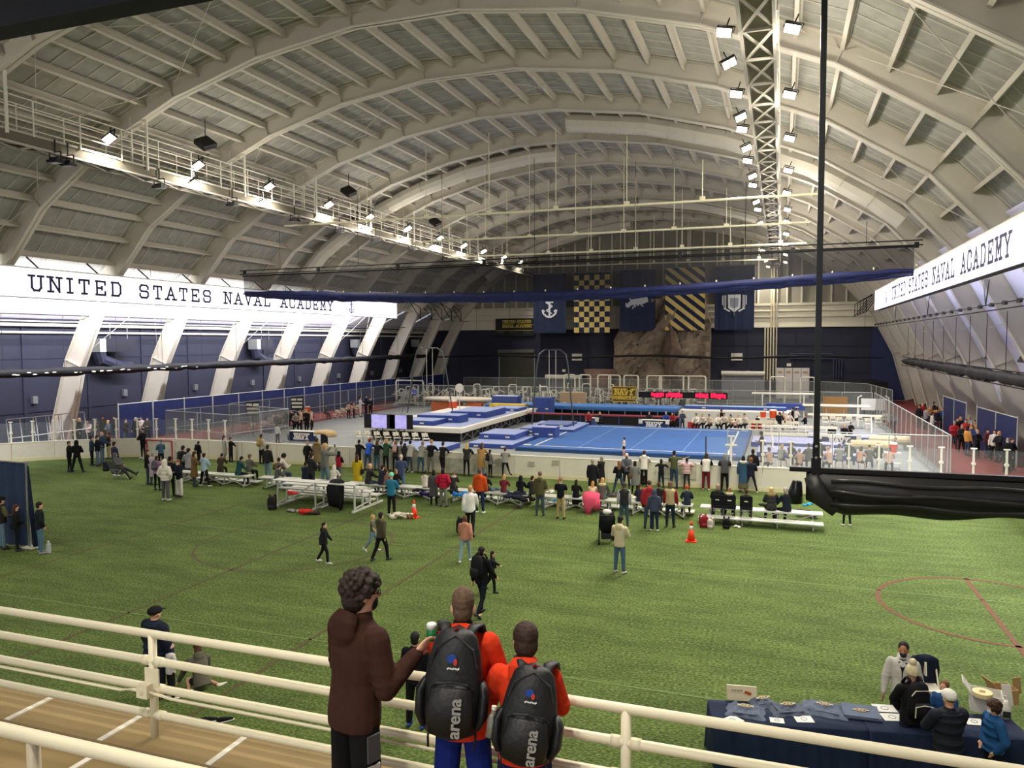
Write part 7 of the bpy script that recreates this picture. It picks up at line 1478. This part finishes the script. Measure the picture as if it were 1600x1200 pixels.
q = Vector((p.x+.05, p.y+.75, 0)); t = thing('draped_jacket', 'navy jacket over the chair behind the shirt table', 'jacket', q+Vector((0, .22, .72)), rad(185)); MB().loft([((0, 0, -.3), .24, .06), ((0, -.02, 0), .27, .09), ((0, 0, .2), .24, .1), ((0, .06, .26), .14, .05)], 12, X_).build('jacket_cloth', cm('#1c2334'), t, True); MB().loft([((.22, 0, .1), .06, .06), ((.27, -.02, -.25), .05, .05)], 8).build('sleeve', cm('#1c2334'), t, True)
p = tb(1462, 1098, .77); t = thing('blue_folder', 'bright blue upright folder beside the masked child', 'folder', p+Vector((.12, .05, 0)), rad(TYAW+60)); MB().box((0, 0, .14), (.2, .03, .28)).build('folder_cover', mat('#2c86b8', .5), t); MB().box((0, .0, .285), (.18, .02, .01)).build('folder_pages', M_WHITE, t)

# ---------------------------------------------------------------- balcony, rails
ZB = 3.95; M_CONC = mat('#83704c', .7, noise=.12, scale=2.2, bump=.15)
bal = struct(MB().box((-4, 2.2, ZB-.15), (20, 4.9, .3)).build('floor_balcony', M_CONC))
MB().box((-4, 4.42, ZB+.0), (20, .5, .18)).build('kerb', mat('#8f7b55', .6, noise=.06, scale=2), bal); MB().box((-4, 4.66, 1.95), (20, .06, 3.8)).build('balcony_face', mat('#8d8874', .8), bal)
MB().box((-4, 4.16, ZB+.093), (20, .02, .006)).build('kerb_line', mat('#6d5c42', .8), bal)  # thin darker line along the kerb's inner edge
for px in (38, 178, 342, 520): p = G(px, 1103+.235*px if px < 400 else 1215, ZB+.09); MB().box((p.x, 2.6, ZB+.006), (.05, 3.1, .012)).box((p.x, 4.42, ZB+.095), (.05, .49, .012)).build('joint_line', M_WHITE, bal)
M_RAIL = mat('#ddd5b8', .35, noise=.03, scale=5); YR = 4.36; R0 = 4.83
t = thing('guard_rail', 'long cream pipe guard rail along the balcony edge', 'railing', (0, YR, ZB))
for k in range(4): MB().tube([(-9, 0, R0-ZB-.205*k), (5, 0, R0-ZB-.205*k)], .03, 12).build('rail_pipe', M_RAIL, t, True)
for px, py in ((238, 1000), (978, 1119)):
    p = AY(px, py, YR); rp = MB().tube([(p.x, 0, .08), (p.x, 0, R0-ZB)], .031, 12).build('rail_post', M_RAIL, t, True)
    for k in (1, 2, 3):
        for s in (-1, 1): MB().tube([(p.x+s*.03, 0, R0-ZB-.205*k), (p.x+s*.09, 0, R0-ZB-.205*k)], .036, 10).build('pipe_collar', M_RAIL, rp, True)
for x in (-7.4, 2.1): MB().tube([(x, 0, .08), (x, 0, R0-ZB)], .031, 12).build('rail_post', M_RAIL, t, True)
p = AY(226, 1085, YR-.06); zz = R0-ZB-.41
t2 = thing('conduit_box', 'cream electrical box with conduit clamped to the railing post', 'box', (p.x, YR-.06, R0-.41)); MB().box((0, 0, 0), (.1, .06, .1)).build('box_body', M_RAIL, t2); MB().box((.04, .035, .06), (.13, .012, .2)).build('back_plate', M_RAIL, t2); MB().ell((0, -.03, 0), (.02, .008, .03), 8, 5).build('toggle', M_CREAM, t2)
for s, L in ((-1, 4.4), (1, 6)): MB().tube([(s*.05, 0, -.01), (s*.12, .0, -.012), (s*.24, .012, -.035), (s*L, .012, -.035)], .012, 7).build('conduit_pipe', M_RAIL, t2, True)
a = AY(0, 1139, 2.2); t = thing('near_rail', 'nearest cream pipe rail crossing the bottom left corner', 'railing', (0, 2.2, ZB))
MB().tube([(-6, 0, a.z-ZB), (3.4, 0, a.z-ZB)], .028, 14).build('rail_pipe', M_RAIL, t, True)
for px in (52,): p = AY(px, 1160, 2.2); MB().tube([(p.x, 0, 0), (p.x, 0, a.z-ZB)], .026, 12).build('rail_post', mat('#a79d86', .4), t, True)

# ---------------------------------------------------------------- three youths at the rail with sports backpacks
POSE['boyA'] = dict(aR=(2, 14, 130, 12), aL=(10, 14, 45, -25), lL=(2, 5, 0, 4), lR=(0, 4, -2, 3), hd=(8, -22), lean=4)
POSE['boyB'] = dict(aR=(16, 18, 66, 2), aL=(48, 0, 84, -25), lL=(2, 5, 0, 4), lR=(0, 5, -2, 4), lean=5, hd=(4, 0))
POSE['boyC'] = dict(aL=(14, 20, 60, 0), aR=(20, 14, 70, -10), lL=(2, 5, 0, 4), lR=(0, 5, -2, 4), lean=7, hd=(12, 10))
def boy(px, py, dist, pose, yaw, top, bot, hair, label, floor_z=ZB, **k):
    h = Vector((0, 0, CH))+ray(px, py)*dist; J = SK.setdefault(pose, skel_of(pose)); s = (h.z-floor_z)/J['HD'].z
    o = Matrix.Rotation(rad(yaw), 3, 'Z') @ (J['HD']*s); person((h.x-o.x, h.y-o.y, floor_z), s, pose, yaw, top, bot, hair, label, fine=2, **k)
def glasses(t, J, HM, sub):
    b = MB()
    for s in (-1, 1): b.tube([(s*.035+.022*math.cos(a), .1, .01+.02*math.sin(a)) for a in [2*PI*k/10 for k in range(11)]], .003, 4); b.tube([(s*.058, .1, .012), (s*.082, .0, .01)], .003, 4)
    sub('glasses', b.mesh('glasses'), M_BLACK, HM); mask('#17181c')(t, J, HM, sub)
def stripe(t, J, HM, sub):
    b = MB(); h, kn = J['hipR'], J['knR']; p = h.lerp(kn, .35)
    for z, c, hh in ((.0, '#4a4a4c', .16), (-.12, '#b9b6ae', .035)):
        MB().box((0, 0, 0), (.012, .09, hh)).build('trouser_panel', mat(c, .7), t, loc=(p.x+.098, p.y-.01, p.z+z))
def can(t, J, HM, sub):
    p = world_of(t) @ (J['hnR']+J['fdR']*.03+Vector((.0, .02, .03))); o = thing('drink_can', 'green and white drink can held by the curly-haired youth', 'can', p); MB().loft([((0, 0, -.04), .024, .024), ((0, 0, -.035), .03, .03), ((0, 0, .03), .03, .03)], 12).build('can_body', mat('#1f6a3a', .35), o, True); MB().loft([((0, 0, .03), .03, .03), ((0, 0, .055), .03, .03), ((0, 0, .062), .024, .024)], 12).build('can_top', mat('#d9dbd6', .35), o, True)
def gaiter(t, J, HM, sub):
    b = MB(); b.loft([(J['N']+Vector((0, -.0, -.01)), .083, .08), (J['N']+Vector((0, .0, .05)), .072, .075), (J['N']+Vector((0, .01, .075)), .066, .07)], 14); sub('neck_gaiter', b.mesh('neck_gaiter', None, True), cm('#16181c', 1))
def sport_pack(label, size=1.0, lat=0.0, roll=0.0, down=.05, bottle=False, lx=.03):
    def f(t, J, HM, sub):
        u, fw = J['up'], J['fwd']; M = Matrix((Vector(X_), fw, u)).transposed().to_4x4(); M.translation = J['C']-u*down-fw*(.22*size)+Vector((lat, 0, 0))
        o = thing('sports_backpack', label, 'backpack'); o.matrix_world = world_of(t) @ M @ Matrix.Rotation(roll, 4, 'Y') @ Matrix.Diagonal((size, size, size*.93, 1)); m = mat('#17181a', .55, noise=.15, scale=20, bump=.3, spec=.4); m2 = mat('#101113', .5, noise=.1, scale=20, bump=.3, spec=.4)
        b = MB(); b.loft([((0, 0, -.33), .12, .07), ((0, -.01, -.315), .17, .11), ((0, -.015, -.2), .19, .135), ((0, -.01, .0), .19, .125), ((0, 0, .16), .165, .1), ((0, .01, .27), .135, .075), ((0, .02, .315), .09, .04)], 18, X_); mc = b.build('main_compartment', m, o, True)
        b = MB(); b.loft([((0, -.1, -.3), .1, .02), ((0, -.13, -.28), .14, .045), ((0, -.15, -.16), .155, .05), ((0, -.14, -.02), .13, .04), ((0, -.115, .01), .09, .015)], 16, X_); fp = b.build('front_pocket', m2, o, True)
        MB().tube([(-.14, -.105, -.02), (-.1, -.145, .02), (0, -.155, .035), (.1, -.145, .02), (.14, -.105, -.02)], .006, 6).build('zip_piping', mat('#2c2d30', .4), fp)
        MB().tube([(-.15, -.06, .1), (-.12, -.08, .22), (0, -.06, .295), (.12, -.08, .22), (.15, -.06, .1)], .007, 6).build('zip_seam', mat('#2c2d30', .4), mc)
        for s in (-1, 1):
            b = MB(); b.loft([((s*.17, -.02, -.28), .03, .07), ((s*.2, -.02, -.2), .04, .09), ((s*.205, -.02, -.06), .035, .085), ((s*.18, -.01, .0), .02, .05)], 10, X_); b.build('side_pocket', m2, o, True)
            b = MB(); b.loft([((s*.07, .03, .27), .035, .012), ((s*.095, .1, .315), .04, .014), ((s*.12, .22, .3), .042, .014), ((s*.14, .33, .18), .04, .014), ((s*.15, .33, .0), .035, .012), ((s*.16, .15, -.2), .02, .008)], 8, X_); b.build('shoulder_strap', m, o, True)
            MB().tube([(s*.15, .1, -.3), (s*.155, .05, -.4), (s*.15, .06, -.47)], .008, 5).build('strap_tail', m2, o)
        MB().loft([((-.1, .05, .28), .03, .012), ((0, .06, .315), .045, .014), ((.1, .05, .28), .03, .012)], 8, (0, 1, 0)).build('yoke', m, o, True); MB().tube([(-.035, .0, .3), (0, -.02, .335), (.035, .0, .3)], .012, 6).build('haul_loop', mat('#7c1f1c', .6), o)
        b = MB(); b.loft([((-.01, -.118, .17), .028, .028), ((-.01, -.126, .169), .028, .028)], 14, X_); b.build('emblem', mat('#24489a', .6), mc); MB().loft([((.015, -.121, .15), .012, .022), ((.015, -.129, .149), .012, .022)], 10, X_).build('emblem_flame', mat('#c2402f', .6), mc)
        b = MB()
        for k in range(5): b.bar((-.035+.016*k, -.13, .105+.006*(k % 2)), (-.022+.016*k, -.13, .115-.006*(k % 2)), .006, .009)
        b.build('embroidered_name', mat('#d5d3cf', .7), mc)
        cu = bpy.data.curves.new('lettering', 'FONT'); cu.body = 'arena'; cu.size = .112; cu.offset = .0022; cu.extrude = .003; cu.space_character = .98; cu.materials.append(mat('#8d8b85', .5))
        tx = bpy.data.objects.new('lettering', cu); COL.objects.link(tx); bpy.context.view_layer.update(); me_ = bpy.data.meshes.new_from_object(tx.evaluated_get(bpy.context.evaluated_depsgraph_get())); bpy.data.objects.remove(tx); tx = put('lettering', me_, fp); R = Matrix((Vector((0, 0, 1)), Vector((-1, 0, 0)), Vector((0, -1, 0)))).transposed().to_4x4(); R.translation = (lx+.045, -.209, -.29); tx.matrix_local = R
        if bottle:
            bt = thing('drink_bottle', 'clear plastic bottle in the side pocket of the right-hand backpack', 'bottle'); bt.matrix_world = o.matrix_world @ Matrix.Translation((-.235, -.05, -.2)); MB().loft([((0, 0, 0), .036, .036), ((0, 0, .12), .036, .036), ((0, 0, .17), .018, .018), ((0, 0, .19), .014, .014)], 12).build('bottle_body', mat('#8f9488', .08, alpha=.45, spec=.6), bt, True); MB().loft([((0, 0, .19), .018, .018), ((0, 0, .215), .018, .018)], 10).build('bottle_cap', M_WHITE, bt)
    return f
boy(566, 927, 4.45, 'boyA', -22, ('sweat', '#3a241c'), ('baggy', '#121214'), ('curly', '#2a201b'), 'curly-haired youth in a dark brown hoodie pointing over the rail', shoe='#1d1d20', extra=both(glasses, stripe, can), w=.98)
boy(724, 948, 4.5, 'boyB', 16, ('hood', '#d23a1b'), ('baggy', '#16266e'), ('buzz', '#5b4636'), 'youth with shaved head in orange jacket and blue trousers at the rail', extra=both(gaiter, sport_pack('big black sports backpack worn by the shaved-headed youth', 1.04, -.03, .06)), w=.93)
boy(821, 1002, 4.4, 'boyC', 14, ('hood', '#d23a1b'), ('baggy', '#141d48'), ('bowl', '#33241b'), 'dark-haired youth in an orange jacket at the rail, right of three', extra=both(mask('#7fa3bd'), sport_pack('black sports backpack with a bottle, worn by the dark-haired youth', 1.02, .05, .12, .06, True, .03)))
build_people()
bpy.context.view_layer.update()
